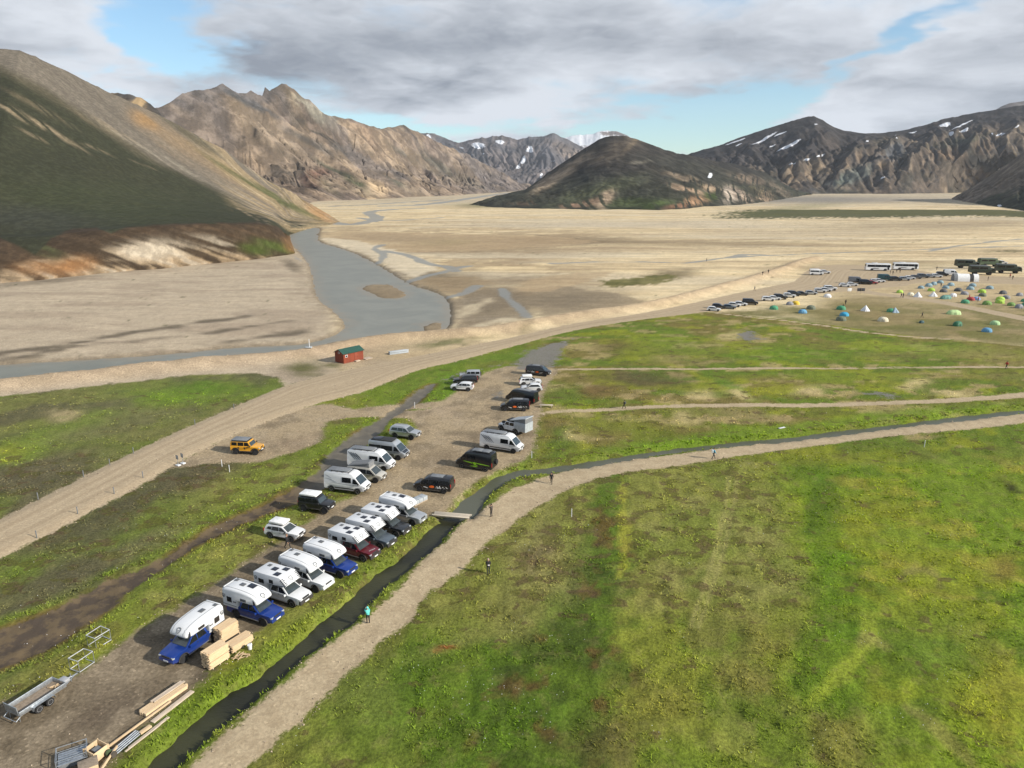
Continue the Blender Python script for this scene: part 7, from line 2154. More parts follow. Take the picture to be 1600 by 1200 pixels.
part('hut_pane2', 'pane', lambda bm: box(bm, (-Lh / 2 - .065, .0, 2.2), (.03, .34, .26)), M['glass'], wn_)
dr = part('hut_door', 'door', lambda bm: box(bm, (Lh * .12, -Wh / 2 - .04, 1.0), (.85, .06, 1.9), .01), M['red_wood'], t)
part('hut_knob', 'handle', lambda bm: box(bm, (Lh * .12 + .33, -Wh / 2 - .09, 1.0), (.05, .06, .14)), M['trim'], dr)
part('hut_step', 'step', lambda bm: box(bm, (Lh * .12, -Wh / 2 - .45, .12), (1.2, .7, .2), .02), M['old_wood'], t)
pl = gp(574, 560.5)
t = thing('pallet', 'flat wooden pallet leaning at the right end of the red hut', 'pallet', (pl[0], pl[1], gz(*pl)), hh)
for i in range(5):
    part(('hp', i), 'slat', lambda bm: box(bm, (-.8 + .4 * i, 0, .16), (.34, 1.6, .04)), M['old_wood'], t)
for y in (-.6, .6):
    part(('hpb', y), 'bearer', lambda bm: box(bm, (0, y, .07), (2.0, .12, .13)), M['old_wood'], t)
q = gp(484.5, 555)
t = thing('mast', 'thin white post on a grey concrete block near the river', 'post', (q[0], q[1], gz(*q)))
part('mast', 'post', lambda bm: tube(bm, (0, 0, .2), (0, 0, 2.0), .07, 10), M['shell'], t)
part('mast_b', 'block', lambda bm: box(bm, (-.2, 0, .14), (1.5, .9, .28), .04), M['box_grey'], t)
a, b, L, h = base_frame((606, 554), (637, 550))
mid = (a + b) / 2
t = thing('beam_stack', 'stack of grey concrete beams beside the road past the red hut', 'beams', (mid[0], mid[1], gz(*mid)), h)
for i in range(5):
    part(('csb', i), 'beam', lambda bm: box(bm, (.15 * (i % 2), -.7 + .45 * (i % 3) + .22 * (i // 3), .18 + .36 * (i // 3)), (L * (.95 - .04 * (i % 3)), .34, .32), .03), M['box_grey'], t)

# ------------------------------------------------------------------ road markers, stakes and signs
posts = [(60, 781, .95, 'leftmost of the far side'), (131, 746, .95, 'second from the left on the far side'), (172, 728, .95, 'third from the left on the far side'), (209, 710, .95, 'fourth from the left on the far side'), (305, 665, .95, 'fifth from the left on the far side'), (366, 641, .95, 'last before the red hut on the far side'),
         (58, 842, .95, 'leftmost of the near side'), (122, 805, .95, 'second from the left on the near side'), (179, 774, .95, 'third from the left on the near side'), (224, 749, .95, 'fourth on the near side, close to the signs')]
for px_, py_, hp, where in posts:
    q = gp(px_, py_)
    o = part('marker_post', 'marker_post', lambda bm: (box(bm, (0, 0, .48), (.09, .09, .96), .012), box(bm, (0, 0, .86), (.096, .096, .12))), M['seam'], None, (q[0], q[1], gz(*q)))
    tag(o, 'thin grey marker post along the road, ' + where, 'post', 'marker posts along the gravel road')
for px_, py_, lab in ((347, 729, 'thin white stake in the grass below the yellow car'), (359, 739, 'short grey stake in the grass just below the white stake'), (830.8, 716, 'thin white stake at the corner of the car park by the stream'), (893, 809, 'small white stake in the big meadow'), (1444, 699, 'small white stake at the far edge of the big meadow'), (648, 637, 'thin grey stake by the small culvert')):
    q = gp(px_, py_)
    tag(part('stake', 'stake', lambda bm: (tube(bm, (0, 0, -.1), (0, 0, 1.0), .045, 8), tube(bm, (0, 0, 1.0), (0, 0, 1.06), .045, 8, .01)), M['shell'], None, (q[0], q[1], gz(*q))), lab, 'stake', 'white stakes in the grass')
for px_, py_, lab in ((278.5, 727.5, 'small grey road sign on a white base, nearer of the two'), (286, 724.5, 'small grey road sign on a white base, farther of the two')):
    q = gp(px_, py_)
    t = thing('road_sign', lab, 'sign', (q[0], q[1], gz(*q)), -.5, 'pair of small signs where the car park meets the road')
    part('rs_post', 'post', lambda bm: tube(bm, (0, 0, 0), (0, 0, 1.5), .03, 8), M['galv'], t)
    part('rs_plate', 'sign_plate', lambda bm: box(bm, (0, -.03, 1.25), (.5, .025, .6), .01), M['seam'], t)
    part('rs_mark', 'sign_symbol', lambda bm: [box(bm, (x, -.047, 1.25), (.05, .012, .36)) for x in (-.1, .1)] + [box(bm, (0, -.047, 1.3), (.16, .012, .05))], M['white_print'], t)
    part('rs_base', 'base_block', lambda bm: box(bm, (0, 0, .08), (.7, .5, .16), .05), M['shell'], t)

# ------------------------------------------------------------------ people
PM = {}


def cloth(name, col):
    if name not in PM:
        PM[name] = simple('cloth_' + name, col, .85, 0, .15, 9)
    return PM[name]


SKIN = simple('skin', (.48, .27, .18), .6, 0, .05)


def person_mesh(pose):
    """one continuous body grown on a posed skeleton; slots: skin, jacket, trousers, shoes, hair"""
    if ('person', pose) in CACHE:
        return CACHE[('person', pose)]
    J = {}
    st = {'walk': .26, 'stand': .0, 'phone': .0, 'photo': .03}[pose.split('_')[0]]
    J['pel'] = (0, 0, .95)
    J['spi'] = (.01, 0, 1.12)
    J['che'] = (.015, 0, 1.34)
    J['nec'] = (.02, 0, 1.49)
    J['hd0'] = (.035, 0, 1.58)
    J['hd1'] = (.045, 0, 1.67)
    J['hd2'] = (.03, 0, 1.745)
    for s, k_ in ((1, 'l'), (-1, 'r')):
        f_ = st * s
        J['hip' + k_] = (0, s * .10, .90)
        J['kne' + k_] = (f_ * .62 + .05 * (st > 0), s * .105, .50)
        J['ank' + k_] = (f_ * 1.15 - (.06 if s < 0 and st > .1 else 0), s * .105, .095 + (.04 if s < 0 and st > .1 else 0))
        J['toe' + k_] = (f_ * 1.15 + .17, s * .12, .045)
        J['sho' + k_] = (0, s * .185, 1.42)
        if pose.startswith('walk') or pose.startswith('stand'):
            J['elb' + k_] = (-f_ * .55 - .03, s * .245, 1.15)
            J['wri' + k_] = (-f_ * .75 + .08, s * .235, .92)
            J['han' + k_] = (-f_ * .75 + .12, s * .23, .83)
        elif pose.startswith('phone'):
            J['elb' + k_] = (.02, s * .25, 1.17)
            J['wri' + k_] = (.25, s * .10, 1.16)
            J['han' + k_] = (.32, s * .05, 1.18)
        else:
            J['elb' + k_] = (.20, s * .22, 1.32)
            J['wri' + k_] = (.30, s * .10, 1.52)
            J['han' + k_] = (.34, s * .06, 1.59)
    E_ = [('pel', 'spi'), ('spi', 'che'), ('che', 'nec'), ('nec', 'hd0'), ('hd0', 'hd1'), ('hd1', 'hd2')]
    for k_ in 'lr':
        E_ += [('pel', 'hip' + k_), ('hip' + k_, 'kne' + k_), ('kne' + k_, 'ank' + k_), ('ank' + k_, 'toe' + k_), ('che', 'sho' + k_), ('sho' + k_, 'elb' + k_), ('elb' + k_, 'wri' + k_), ('wri' + k_, 'han' + k_)]
    Rd = {'pel': .145, 'spi': .145, 'che': .165, 'nec': .062, 'hd0': .078, 'hd1': .098, 'hd2': .082, 'hip': .10, 'kne': .068, 'ank': .05, 'toe': .045, 'sho': .082, 'elb': .056, 'wri': .042, 'han': .040}
    names = list(J)
    me = bpy.data.meshes.new('person_skeleton')
    me.from_pydata([J[n_] for n_ in names], [(names.index(a), names.index(b)) for a, b in E_], [])
    o = bpy.data.objects.new('person_skeleton', me)
    COL.objects.link(o)
    md = o.modifiers.new('skin', 'SKIN')
    for i, n_ in enumerate(names):
        r_ = Rd.get(n_) or Rd[n_[:3]]
        me.skin_vertices[0].data[i].radius = (r_, r_ * (1.15 if n_ in ('che', 'spi', 'pel') else 1))
        me.skin_vertices[0].data[i].use_root = n_ == 'pel'
    md.use_smooth_shade = True
    o.modifiers.new('sub', 'SUBSURF').levels = 1
    dg = bpy.context.evaluated_depsgraph_get()
    ev = o.evaluated_get(dg)
    bm = bmesh.new()
    bm.from_mesh(ev.to_mesh())
    ev.to_mesh_clear()
    bpy.data.objects.remove(o)
    segs = [(np.array(J[a]), np.array(J[b]), a, b) for a, b in E_]
    for f in bm.faces:
        c = np.array(f.calc_center_median())
        best, kk = 9, None
        for a, b, na, nb_ in segs:
            ab = b - a
            tt = np.clip(np.dot(c - a, ab) / np.dot(ab, ab), 0, 1)
            d_ = np.linalg.norm(c - a - tt * ab)
            if d_ < best:
                best, kk = d_, (na[:3], nb_[:3])
        if kk[1] in ('han',) or kk[1] in ('hd0', 'hd1', 'hd2'):
            f.material_index = 0
        elif kk in (('pel', 'spi'), ('spi', 'che'), ('che', 'nec'), ('che', 'sho'), ('sho', 'elb'), ('elb', 'wri')) and c[2] > .88:
            f.material_index = 1
        elif kk == ('ank', 'toe'):
            f.material_index = 3
        else:
            f.material_index = 2

    def addbox(c, d, mi, rot=None):
        n0 = set(bm.faces)
        box(bm, c, d, 0, rot)
        for f in bm.faces:
            if f not in n0:
                f.material_index = mi
    for s, k_ in ((1, 'l'), (-1, 'r')):                          # five fingers per hand, ears
        hx, hy, hz = J['han' + k_]
        wx, wy, wz = J['wri' + k_]
        dv = Vector((hx - wx, hy - wy, hz - wz)).normalized()
        q = dv.to_track_quat('Z', 'Y').to_matrix()
        for i in range(4):
            off = q @ Vector(((i - 1.5) * .020, 0, 0))
            ln = (.065, .078, .072, .055)[i]
            addbox((hx + off.x + dv.x * ln * .8, hy + off.y + dv.y * ln * .8, hz + off.z + dv.z * ln * .8), (.017, .018, ln), 0, q)
        th = q @ Vector((-.045, .01, .0))
        addbox((hx + th.x, hy + th.y, hz + th.z), (.018, .02, .06), 0, q @ Matrix.Rotation(-.5, 3, 'Y'))
        addbox((.035, s * .098, 1.655), (.035, .02, .06), 0)
        addbox((.128, s * .036, 1.672), (.02, .026, .014), 4)
    addbox((.142, 0, 1.645), (.035, .026, .045), 0)
    addbox((.130, 0, 1.605), (.02, .05, .010), 4)
    m2 = bpy.data.meshes.new('person')
    bm.to_mesh(m2)
    bm.free()
    m2.shade_smooth()
    for _ in range(5):
        m2.materials.append(SKIN)
    CACHE[('person', pose)] = m2
    return m2


def person(px_, py_, pose, label, jacket, trousers, head_deg, hair=(.03, .022, .016), hgt=1.76, pack=None, group=None, hood=False):
    q = gp(px_, py_)
    o = bpy.data.objects.new('person', person_mesh(pose))
    COL.objects.link(o)
    o.location = (q[0], q[1], gz(*q) + .0)
    o.rotation_euler = (0, 0, math.radians(head_deg))
    o.scale = (hgt / 1.83,) * 3
    for i, mt in enumerate((SKIN, cloth(*jacket), cloth(*trousers), cloth('shoe', (.02, .018, .016)), cloth('hair%s' % (hair,), hair))):
        o.material_slots[i].link = 'OBJECT'
        o.material_slots[i].material = mt
    tag(o, label, 'person', group)

    def hairf(bm):
        bmesh.ops.create_uvsphere(bm, u_segments=14, v_segments=8, radius=.118, matrix=Matrix.Translation((.022, 0, 1.70)))
        for v_ in [v for v in bm.verts if v.co.x > .07 and v.co.z < 1.73]:
            v_.co.x = .05
    part('hair_h' if hood else 'hair', 'hood' if hood else 'hair', hairf, cloth(*jacket) if hood else cloth('hair%s' % (hair,), hair), o)
    if pack:
        b = part('pack', 'backpack', lambda bm: box(bm, (-.22, 0, 1.27), (.2, .32, .48), .07), cloth(*pack), o)
    if pose == 'phone':
        part('phone', 'held_phone', lambda bm: box(bm, (.36, 0, 1.20), (.03, .16, .10), .01, Matrix.Rotation(-.6, 3, 'Y')), M['plate'], o)
    if pose == 'photo':
        part('camera_body', 'held_camera', lambda bm: box(bm, (.36, 0, 1.66), (.07, .15, .10), .01), M['trim'], o)
    return o


BLK = ('black', (.012, .012, .014))
person(449.5, 857, 'walk', 'person in black walking past the white suv', BLK, BLK, -20, hair=(.18, .10, .05))
person(575.5, 973, 'photo', 'person in turquoise hooded jacket photographing beside the ditch', ('turquoise', (.12, .55, .50)), BLK, 115, hood=True, pack=None)
person(763, 897.5, 'phone', 'bald person in black holding a controller on the grass edge', BLK, ('navy', (.015, .018, .025)), -80, hair=(.40, .30, .24))
person(768, 808.5, 'photo', 'person in dark brown clothes taking a picture by the bridge', ('umber', (.055, .045, .038)), ('umber2', (.045, .038, .032)), 150)
person(861.5, 756, 'walk', 'person in black walking along the curving footpath', BLK, BLK, -100, pack=('pack', (.02, .022, .03)), hgt=1.6)
person(1114.5, 718, 'walk', 'person in blue top with white bag striding on the footpath', ('azure', (.06, .30, .45)), ('darkgrey', (.04, .035, .04)), 12, pack=('whitebag', (.7, .72, .74)))
person(975, 638.5, 'walk', 'person in dark clothes on the narrow meadow footpath', ('olive', (.03, .035, .03)), BLK, 175, pack=('packg', (.12, .13, .14)), hgt=1.62)
person(1572, 576.5, 'walk', 'person in red jacket on the far straight footpath', ('redj', (.45, .03, .03)), BLK, 185)
tiny = [(1104, 408.5, 'hiker in dark clothes alone on the far sand', 'dark'), (1191, 435, 'hiker on the crest of the levee, left of two', 'dark'), (1200, 432, 'hiker on the crest of the levee, right of two', 'dark'), (1179, 454, 'lone hiker below the crest of the levee', 'slate'),
        (1391, 427.5, 'person between the coaches and the cars, leftmost of the group', 'dark'), (1395, 428.8, 'person crouching group beside the left coach', 'dark'), (1401, 425, 'person in front of the right coach, left of two', 'dark'), (1406, 425.8, 'person in front of the right coach, right of two', 'dark'), (1463.5, 421.5, 'person standing alone right of the coaches', 'dark'),
        (1408, 464, 'person on the camp road, left of a pair', 'dark'), (1411, 464, 'person on the camp road, right of a pair', 'slate'), (1321, 475.5, 'tall person in dark beside the green tent group', 'dark'), (1317, 483, 'person bending over the small green tent', 'dark'), (1440.7, 496, 'person alone on the worn grass between tents', 'dark'), (1543.5, 438.5, 'person in front of the kitchen truck', 'dark'),
        (1582, 437, 'person in front of the right dark truck', 'dark'), (1578, 434, 'person in red beside the right dark truck', 'redj'), (1470, 448.5, 'person among the blue-grey tents', 'dark'), (1514, 467.5, 'person in red beside the green dome tent', 'redj'), (1528, 471, 'person in red sitting by the blue tent', 'redj')]
for i, (px_, py_, lab, cc) in enumerate(tiny):
    jk = {'dark': BLK, 'slate': ('slatej', (.06, .07, .09)), 'redj': ('redj', (.45, .03, .03))}[cc]
    person(px_, py_, 'walk' if i % 2 else 'stand', lab, jk, BLK, (37 * i) % 360, group='people around the camp')

# ------------------------------------------------------------------ tents
TC = {}


def tent_mat(name, col):
    if name not in TC:
        TC[name] = simple('tent_' + name, col, .7, 0, .10, 4)
    return TC[name]


def dome_f(bm, Lx, Ly, H, n=12, m=7):
    """dome fly with slightly sagging panels between the poles"""
    rings = []
    for j in range(m):
        e_ = j / (m - 1) * math.pi / 2
        ring = []
        for i in range(n):
            a = 2 * math.pi * i / n
            k_ = 1.0 if i % 3 == 0 else .95
            sq = 1 / max(abs(math.cos(a)), abs(math.sin(a))) ** .35
            ring.append(bm.verts.new((Lx * math.cos(a) * sq * k_ * math.cos(e_) ** .75, Ly * math.sin(a) * sq * k_ * math.cos(e_) ** .75, H * math.sin(e_) ** .9)))
        rings.append(ring)
    for p, q in zip(rings[:-1], rings[1:]):
        for i in range(n):
            bm.faces.new((p[i], p[(i + 1) % n], q[(i + 1) % n], q[i]))
    bmesh.ops.remove_doubles(bm, verts=bm.verts, dist=.02)


def arc_pole(bm, Lx, Ly, H, ang):
    c, s = math.cos(ang), math.sin(ang)
    P = [(Lx * 1.03 * c * math.cos(a), Ly * 1.03 * s * math.cos(a), (H + .02) * math.sin(a) ** .85 if math.sin(a) > 0 else 0) for a in np.linspace(0, math.pi, 11)]
    for p, q in zip(P[:-1], P[1:]):
        tube(bm, p, q, .018, 5)


def tent(px_, py_, kind, colr, label, rot=0.0, size=1.0):
    q = gp(px_, py_)
    name, c = colr
    mt = tent_mat(name, c)
    dk = tent_mat(name + '_door', tuple(v * .55 for v in c))
    t = thing('tent', label, 'tent', (q[0], q[1], gz(*q)), rot, 'tents on the campsite', size)
    if kind == 'dome':
        part('dome', 'fly_sheet', lambda bm: dome_f(bm, 1.35, 1.0, 1.2), mt, t, angle=60)
        part('dome_door', 'door', lambda bm: prism(bm, [(-.42, -1.03, .02), (.42, -1.03, .02), (.30, -.88, .62), (0, -.72, .88), (-.30, -.88, .62)], .03, .05), dk, t)
        for i, a in enumerate((math.pi / 4, -math.pi / 4)):
            part(('dome_pole', i), 'pole', lambda bm: arc_pole(bm, 1.5, 1.12, 1.2, a), M['seam'], t)
    elif kind == 'tipi':
        part('tipi', 'fly_sheet', lambda bm: bmesh.ops.create_cone(bm, cap_ends=True, segments=6, radius1=1.5, radius2=.06, depth=1.7, matrix=Matrix.Translation((0, 0, .85))), mt, t, angle=20)
        part('tipi_door', 'door', lambda bm: prism(bm, [(-.4, -1.31, .03), (.4, -1.31, .03), (0, -.62, 1.02)], .04, .03), dk, t)
        part('tipi_pole', 'pole', lambda bm: tube(bm, (0, 0, 1.6), (0, 0, 1.85), .03, 6), M['seam'], t)
    else:
        def tf(bm):
            rings = []
            for x, k_ in ((-2.3, .45), (-1.9, .72), (-1.2, .96), (-.4, 1.0), (.4, 1.0), (1.2, .97), (1.9, .75), (2.3, .4)):
                rings.append([bm.verts.new((x, 1.25 * k_ * math.cos(a), 1.55 * k_ * math.sin(a))) for a in np.linspace(0, math.pi, 11)])
            for p, q_ in zip(rings[:-1], rings[1:]):
                for i in range(10):
                    bm.faces.new((p[i], p[i + 1], q_[i + 1], q_[i]))
            bm.faces.new(rings[0])
            bm.faces.new(rings[-1])
        part('tunnel', 'fly_sheet', tf, mt, t, angle=40)
        part('tunnel_door', 'door', lambda bm: prism(bm, [(-.6, -1.27, .03), (.3, -1.27, .03), (.25, -1.14, .8), (-.5, -1.14, .8)], .03, .05), dk, t)
        for i, x in enumerate((-1.2, .0, 1.2)):
            part(('tunnel_pole', i), 'pole', lambda bm: [tube(bm, (x, 1.28 * math.cos(a), 1.58 * math.sin(a)), (x, 1.28 * math.cos(a + .315), 1.58 * math.sin(a + .315)), .02, 5) for a in np.arange(0, 3.1, .3142)], M['seam'], t)
    for i, (x, y) in enumerate(((1.5, 1.2), (-1.5, 1.2), (1.5, -1.2), (-1.5, -1.2))):
        part(('guy', kind, i), 'guy_line', lambda bm: tube(bm, (x * .6, y * .6, .8), (x * 1.25, y * 1.25, 0), .008, 4), M['seam'], t)
    return t


GRN, LIM, TEA, BGR, GRY_, DGR, WHT, CRM, BLU, CYA, YLW, OLV, RED = (('green', (.05, .26, .13)), ('lime', (.34, .52, .06)), ('teal', (.10, .24, .20)), ('bluegrey', (.20, .30, .34)), ('grey', (.22, .22, .24)), ('darkgrey', (.075, .08, .085)), ('white', (.68, .68, .68)), ('cream', (.66, .60, .45)), ('blue', (.02, .13, .50)), ('cyan', (.03, .32, .52)), ('yellow', (.70, .48, .04)), ('olive', (.13, .15, .10)), ('red', (.35, .04, .04)))
tents = [(1209, 484, 'dome', GRN, 'green dome tent nearest the black van of the far row'), (1234, 477, 'dome', GRY_, 'grey dome tent touching the yellow one'), (1243, 476, 'dome', YLW, 'yellow dome tent, the only yellow one'), (1267, 483, 'dome', OLV, 'grey-green tent right of the yellow one'), (1254, 490, 'dome', BLU[:1] + ((.10, .28, .45),), 'blue dome tent on the near left of the camp'),
         (1293, 464, 'dome', WHT, 'white dome tent just in front of the far cars'), (1319, 493.5, 'dome', CYA, 'bright cyan dome tent'), (1314, 501, 'dome', OLV, 'grey-olive tent just below the cyan one'), (1314, 483.5, 'dome', GRN, 'small green tent being pitched by two people'), (1352, 486, 'tipi', WHT, 'white pointed tipi tent'), (1392, 488, 'dome', GRN, 'green tent half behind the pale blue pointed one'), (1398, 488.5, 'tipi', ('paleblue', (.30, .40, .48)), 'pale blue pointed tent in front of the green one'),
         (1379.5, 502.5, 'dome', CRM, 'cream dome tent alone on the worn grass'), (1440, 504.5, 'dome', ('darkteal', (.03, .08, .085)), 'flat dark tent being pitched', .4, .6), (1490, 491, 'tunnel', ('palegreen', (.40, .55, .25)), 'large pale green tunnel tent beside the camp road'), (1496, 509, 'dome', ('deepgreen', (.03, .15, .07)), 'dark green dome tent below the camp road'), (1554.5, 507, 'dome', ('mint', (.38, .58, .28)), 'pale lime dome tent near the right edge'), (1541.5, 520, 'dome', BLU, 'blue dome tent, lowest in the camp'),
         (1406, 457, 'dome', LIM, 'lime dome tent at the left of the main field'), (1423, 461, 'dome', CRM, 'cream low tent next to the white pointed one'), (1434, 463.5, 'tipi', WHT, 'white pointed tent left of the lime and white pair'), (1455, 455.5, 'dome', LIM, 'lime tent directly behind a white pointed tent'), (1458, 463, 'tipi', WHT, 'white pointed tent in front of a lime one'),
         (1439, 451, 'dome', BGR, 'blue-grey tent, leftmost of the blue-grey row'), (1451, 448, 'dome', BGR, 'blue-grey tent, second of the blue-grey row'), (1459, 445.5, 'dome', BGR, 'blue-grey tent, third of the blue-grey row'), (1469, 443.6, 'dome', BGR, 'blue-grey tent closest to the parked cars'), (1485.5, 447, 'dome', BGR, 'blue-grey tent below the striped tunnel tent'), (1477.5, 451, 'dome', BGR, 'blue-grey tent in the second line beside a person'),
         (1474, 457.5, 'dome', DGR, 'dark tent behind the big teal tent'), (1477.5, 467, 'tunnel', TEA, 'big teal and grey tunnel tent with arched front', .2, .85), (1489, 464, 'dome', WHT, 'small white tent at the right end of the teal tent'), (1497, 456, 'dome', DGR, 'dark grey dome tent right of the teal tent'), (1507, 461, 'dome', GRY_, 'mid grey dome tent in the middle of the field'), (1519.5, 448.5, 'dome', BGR, 'blue-grey tent behind its twin, right of the striped tent'), (1516, 453, 'dome', BGR, 'blue-grey tent in front of its twin, right of the striped tent'),
         (1546, 452.5, 'dome', BGR, 'blue-grey dome tent standing alone below the trucks'), (1534, 458, 'dome', LIM, 'lime tent right behind an olive one'), (1535, 463, 'dome', OLV, 'olive low tent in front of the lime one'), (1508, 473.5, 'dome', GRN, 'green dome tent beside the red tent'), (1516.5, 469.5, 'dome', RED, 'dark red tent between the green and the blue-white tent'), (1525.6, 469, 'dome', ('bluewhite', (.20, .32, .55)), 'blue and white dome tent'), (1542, 476, 'dome', ('leaf', (.14, .26, .05)), 'leaf green tent right of the blue-white tent'),
         (1563, 468.5, 'dome', LIM, 'lime tent, farther of a touching pair'), (1562, 473.5, 'dome', LIM, 'lime tent, nearer of a touching pair'), (1580, 477.5, 'dome', ('leaf', (.14, .26, .05)), 'leaf green tent near the right edge'), (1567, 459.5, 'dome', DGR, 'dark tent with pale stripe behind a grey one'), (1572, 466, 'dome', GRY_, 'grey tent just above the lime pair'), (1593, 462, 'dome', GRY_, 'grey tent at the right edge of the field'), (1601, 471, 'dome', GRN, 'green tent cut by the right edge, upper'), (1603, 477.5, 'dome', GRN, 'green tent cut by the right edge, lower'), (1592, 481.5, 'dome', GRY_, 'small pale grey tent by the camp road at the right edge')]
rgt = random.Random(12)
for tt in tents:
    tent(tt[0], tt[1] - .6, tt[2], tt[3], tt[4], tt[5] if len(tt) > 5 else rgt.uniform(-.5, .5), tt[6] if len(tt) > 6 else rgt.uniform(.88, 1.08))

# large striped tunnel tent
q = gp(1507, 439)
t = thing('marquee_tent', 'big white half-round tunnel tent with dark bands', 'tent', (q[0], q[1], gz(*q)), math.radians(-14))
for i, (x0, x1, mt) in enumerate(((-4.4, -3.1, M['seam']), (-3.1, 1.2, M['tent_roof']), (1.2, 2.6, M['trim']), (2.6, 4.4, M['tent_roof']))):
    def seg(bm):
        A = [[bm.verts.new((x, 2.1 * math.cos(a), 2.9 * math.sin(a) ** .8)) for a in np.linspace(0, math.pi, 13)] for x in (x0, x1)]
        for j in range(12):
            bm.faces.new((A[0][j], A[0][j + 1], A[1][j + 1], A[1][j]))
        bm.faces.new(A[0])
        bm.faces.new(A[1])
    part(('mq', i), 'tent_section', seg, mt, t)
part('mq_door', 'door', lambda bm: box(bm, (4.42, 0, 1.0), (.06, 1.0, 2.0)), M['shell_grey'], t)

# boards at the entrance to the camp
for px_, lab in ((1327, 'white notice board at the camp entrance, left'), (1342, 'dark notice board at the camp entrance, middle'), (1348, 'dark notice board at the camp entrance, right')):
    q = gp(px_, 457)
    t = thing('notice_board', lab, 'sign', (q[0], q[1], gz(*q)), .1, 'notice boards at the camp entrance')
    part(('nb', px_ > 1330), 'board', lambda bm: box(bm, (0, 0, 1.35), (1.6, .08, 1.1), .02), M['shell'] if px_ < 1330 else M['print'], t)
    for s in (1, -1):
        part(('nbp', s), 'post', lambda bm: tube(bm, (s * .7, 0, 0), (s * .7, 0, 1.95), .05, 8), M['old_wood'], t)

# ------------------------------------------------------------------ ground cover: grass tufts, cotton grass, loose stones
rs = np.random.RandomState(7)


def tri_mesh(name, co, tris, mat, colr=None):
    me = bpy.data.meshes.new(name)
    me.vertices.add(len(co))
    me.vertices.foreach_set('co', co.astype(np.float32).ravel())
    me.loops.add(len(tris) * 3)
    me.loops.foreach_set('vertex_index', tris.astype(np.int32).ravel())
    me.polygons.add(len(tris))
    me.polygons.foreach_set('loop_start', np.arange(0, len(tris) * 3, 3, dtype=np.int32))
    me.update(calc_edges=True)
    if colr is not None:
        a_ = me.attributes.new('bcol', 'FLOAT_COLOR', 'POINT')
        a_.data.foreach_set('color', np.hstack([colr, np.ones((len(co), 1))]).astype(np.float32).ravel())
    me.materials.append(mat)
    o = bpy.data.objects.new(name, me)
    COL.objects.link(o)
    return o


def scatter(n, ymin, ymax):
    y = ymin * (ymax / ymin) ** rs.rand(n)
    x = (rs.rand(n) * 2 - 1) * (14 + .76 * y)
    return x, y


def near_colour(x, y):
    """meadow colour of the nearest floor point"""
    r_ = np.clip(np.searchsorted(yy, y), 0, NRt - 1)
    u_ = x / (32 + .86 * np.maximum(y, 22))
    c_ = np.clip(np.searchsorted(uu, u_), 0, nvx - 1)
    return g[r_ * nvx + c_]


x, y = scatter(120000, 34, 130)
ft = fields(x, y)
hard_ = np.maximum.reduce([ft['park'], ft['road'], ft['path'], ft['track_a'], ft['track_b'], ft['mud'], ft['pond'], ft['sand']])
wat = np.maximum(ft['ditch'], ft['stream'])
lush = sstep(np.maximum(wat, ft['mud']), -2.2, -.3)
keep = (hard_ < -.35 - .5 * rs.rand(len(x))) & (wat < -.15) & (((fbm(x / 3.0, y / 3.0, 3, 31) > .5) & (rs.rand(len(x)) < .38)) | ((lush > .3) & (rs.rand(len(x)) < .25 + .9 * (fbm(x / 2.5, y / 2.5, 3, 35) > .48))))
x, y, z, lush = x[keep], y[keep], ft['z'][keep], lush[keep]
n_t = len(x)
bc = near_colour(x, y)
NB = 3
ang = rs.rand(n_t, NB) * math.pi * 2
hgt = (.07 + .13 * rs.rand(n_t, NB) ** 2) * (1 + .6 * lush[:, None])
wid = (.05 + .06 * rs.rand(n_t, NB)) * np.clip(y / 60, .8, 1.8)[:, None]
ox, oy = (rs.rand(n_t, NB) - .5) * .28, (rs.rand(n_t, NB) - .5) * .28
cx, cy = x[:, None] + ox, y[:, None] + oy
lean = .12 * rs.randn(n_t, NB, 2)
v0 = np.stack([cx - np.cos(ang) * wid, cy - np.sin(ang) * wid, np.repeat(z[:, None], NB, 1) - .03], -1)
v1 = np.stack([cx + np.cos(ang) * wid, cy + np.sin(ang) * wid, np.repeat(z[:, None], NB, 1) - .03], -1)
v2 = np.stack([cx + lean[..., 0], cy + lean[..., 1], z[:, None] + hgt], -1)
co = np.stack([v0, v1, v2], 2).reshape(-1, 3)
cc = np.repeat(bc * (1.5 + .9 * rs.rand(n_t, 1)), NB * 3, 0)
tip = np.tile(np.array([.8, .8, 1.35]), n_t * NB)
cc = np.clip(cc * tip[:, None], 0, 1)
gm_, nt = new_mat('grass_blade')
bcol = nt.attr('bcol')
d1 = nt.n('ShaderNodeBsdfDiffuse', Color=bcol)
d2 = nt.n('ShaderNodeBsdfTranslucent', Color=bcol)
mx = nt.n('ShaderNodeMixShader', i0=.35, i1=d1, i2=d2)
nt.n('ShaderNodeOutputMaterial', Surface=mx)
o = tri_mesh('grass', co, np.arange(len(co)).reshape(-1, 3), gm_, cc)
tag(o, 'short grass tufts growing over the near meadow', 'grass', kind='stuff')

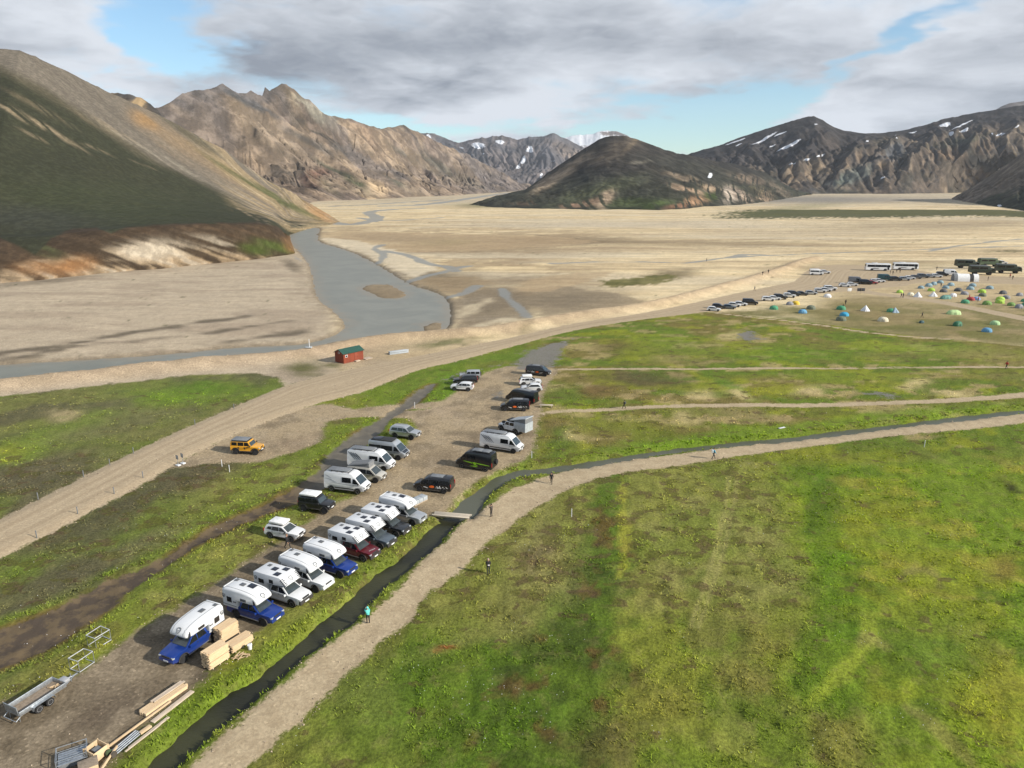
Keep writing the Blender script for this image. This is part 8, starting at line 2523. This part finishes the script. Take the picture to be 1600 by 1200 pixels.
# cotton grass specks
x, y = scatter(16000, 36, 150)
ft = fields(x, y)
ok = (ft['sand'] < -1) & (np.maximum.reduce([ft['park'], ft['road'], ft['path']]) < -.6) & (np.maximum(ft['ditch'], ft['stream']) < -.3) & ((ft['mud'] < -.8) & ((ft['mud'] > -4) & (rs.rand(len(x)) < .25) & (fbm(x / 4, y / 4, 2, 3) > .55)) | ((fbm(x / 6, y / 6, 3, 99) > .66) & (rs.rand(len(x)) < .35)))
x, y, z = x[ok], y[ok], ft['z'][ok]
OCT = np.array([(1, 0, 0), (-1, 0, 0), (0, 1, 0), (0, -1, 0), (0, 0, 1), (0, 0, -1)], float)
OT = np.array([(0, 2, 4), (2, 1, 4), (1, 3, 4), (3, 0, 4), (2, 0, 5), (1, 2, 5), (3, 1, 5), (0, 3, 5)])
r_ = .018 + .022 * rs.rand(len(x))
co = (np.stack([x, y, z + .2], -1)[:, None, :] + OCT[None] * r_[:, None, None]).reshape(-1, 3)
tr = (np.arange(len(x))[:, None, None] * 6 + OT[None]).reshape(-1, 3)
tag(tri_mesh('cotton_grass', co, tr, M['plate']), 'white cotton grass heads dotted over the wet grass', 'cotton grass', kind='stuff')

# loose stones along the gravel edges and the levee
x, y = scatter(60000, 34, 190)
ft = fields(x, y)
e_ = np.maximum.reduce([ft['road'], ft['path'], ft['park']])
ok = ((np.abs(e_) < .7) & (rs.rand(len(x)) < .40)) | ((e_ > 0) & (rs.rand(len(x)) < .03)) | ((ft['lev'] > -5) & (ft['sand'] > 0) & (rs.rand(len(x)) < .3))
ok &= (ft['ditch'] < -.2) & (ft['stream'] < -.2) & (ft['river'] < -.2)
x, y, z = x[ok], y[ok], ft['z'][ok]
r_ = (.04 + .09 * rs.rand(len(x)) ** 3) * np.clip(y / 70, .8, 1.8)
st_ = OCT[None] * (1 + .35 * (rs.rand(len(x), 6, 1) - .5)) * r_[:, None, None] * np.array([1, 1, .6])
co = (np.stack([x, y, z + .02], -1)[:, None, :] + st_).reshape(-1, 3)
tr = (np.arange(len(x))[:, None, None] * 6 + OT[None]).reshape(-1, 3)
cs = np.repeat(np.array([.36, .29, .21]) * (.6 + .7 * rs.rand(len(x), 1)), 6, 0)
sm_, nt = new_mat('loose_stone')
finish(nt, nt.attr('bcol'), .9, spec=.2)
tag(tri_mesh('loose_stones', co, tr, sm_, cs), 'loose stones along the gravel edges and on the levee', 'stones', kind='stuff')

# ------------------------------------------------------------------ thin haze over the valley
HZ = (-9500, 9500, -700, 12500, -9, 1250)
hz = mesh_obj('haze', [(HZ[i], HZ[2 + j_], HZ[4 + k_]) for k_ in (0, 1) for j_ in (0, 1) for i in (0, 1)], [(0, 2, 3, 1), (4, 5, 7, 6), (0, 1, 5, 4), (2, 6, 7, 3), (0, 4, 6, 2), (1, 3, 7, 5)])
hm_, nt = new_mat('valley_haze')
vol = nt.n('ShaderNodeVolumePrincipled', Color=(.80, .88, 1.0, 1), Density=2.8e-5, Anisotropy=.0)
nt.t.links.new(vol.outputs[0], nt.n('ShaderNodeOutputMaterial').inputs['Volume'])
hz.data.materials.append(hm_)
tag(hz, 'thin bluish haze filling the valley air', 'haze', kind='stuff')
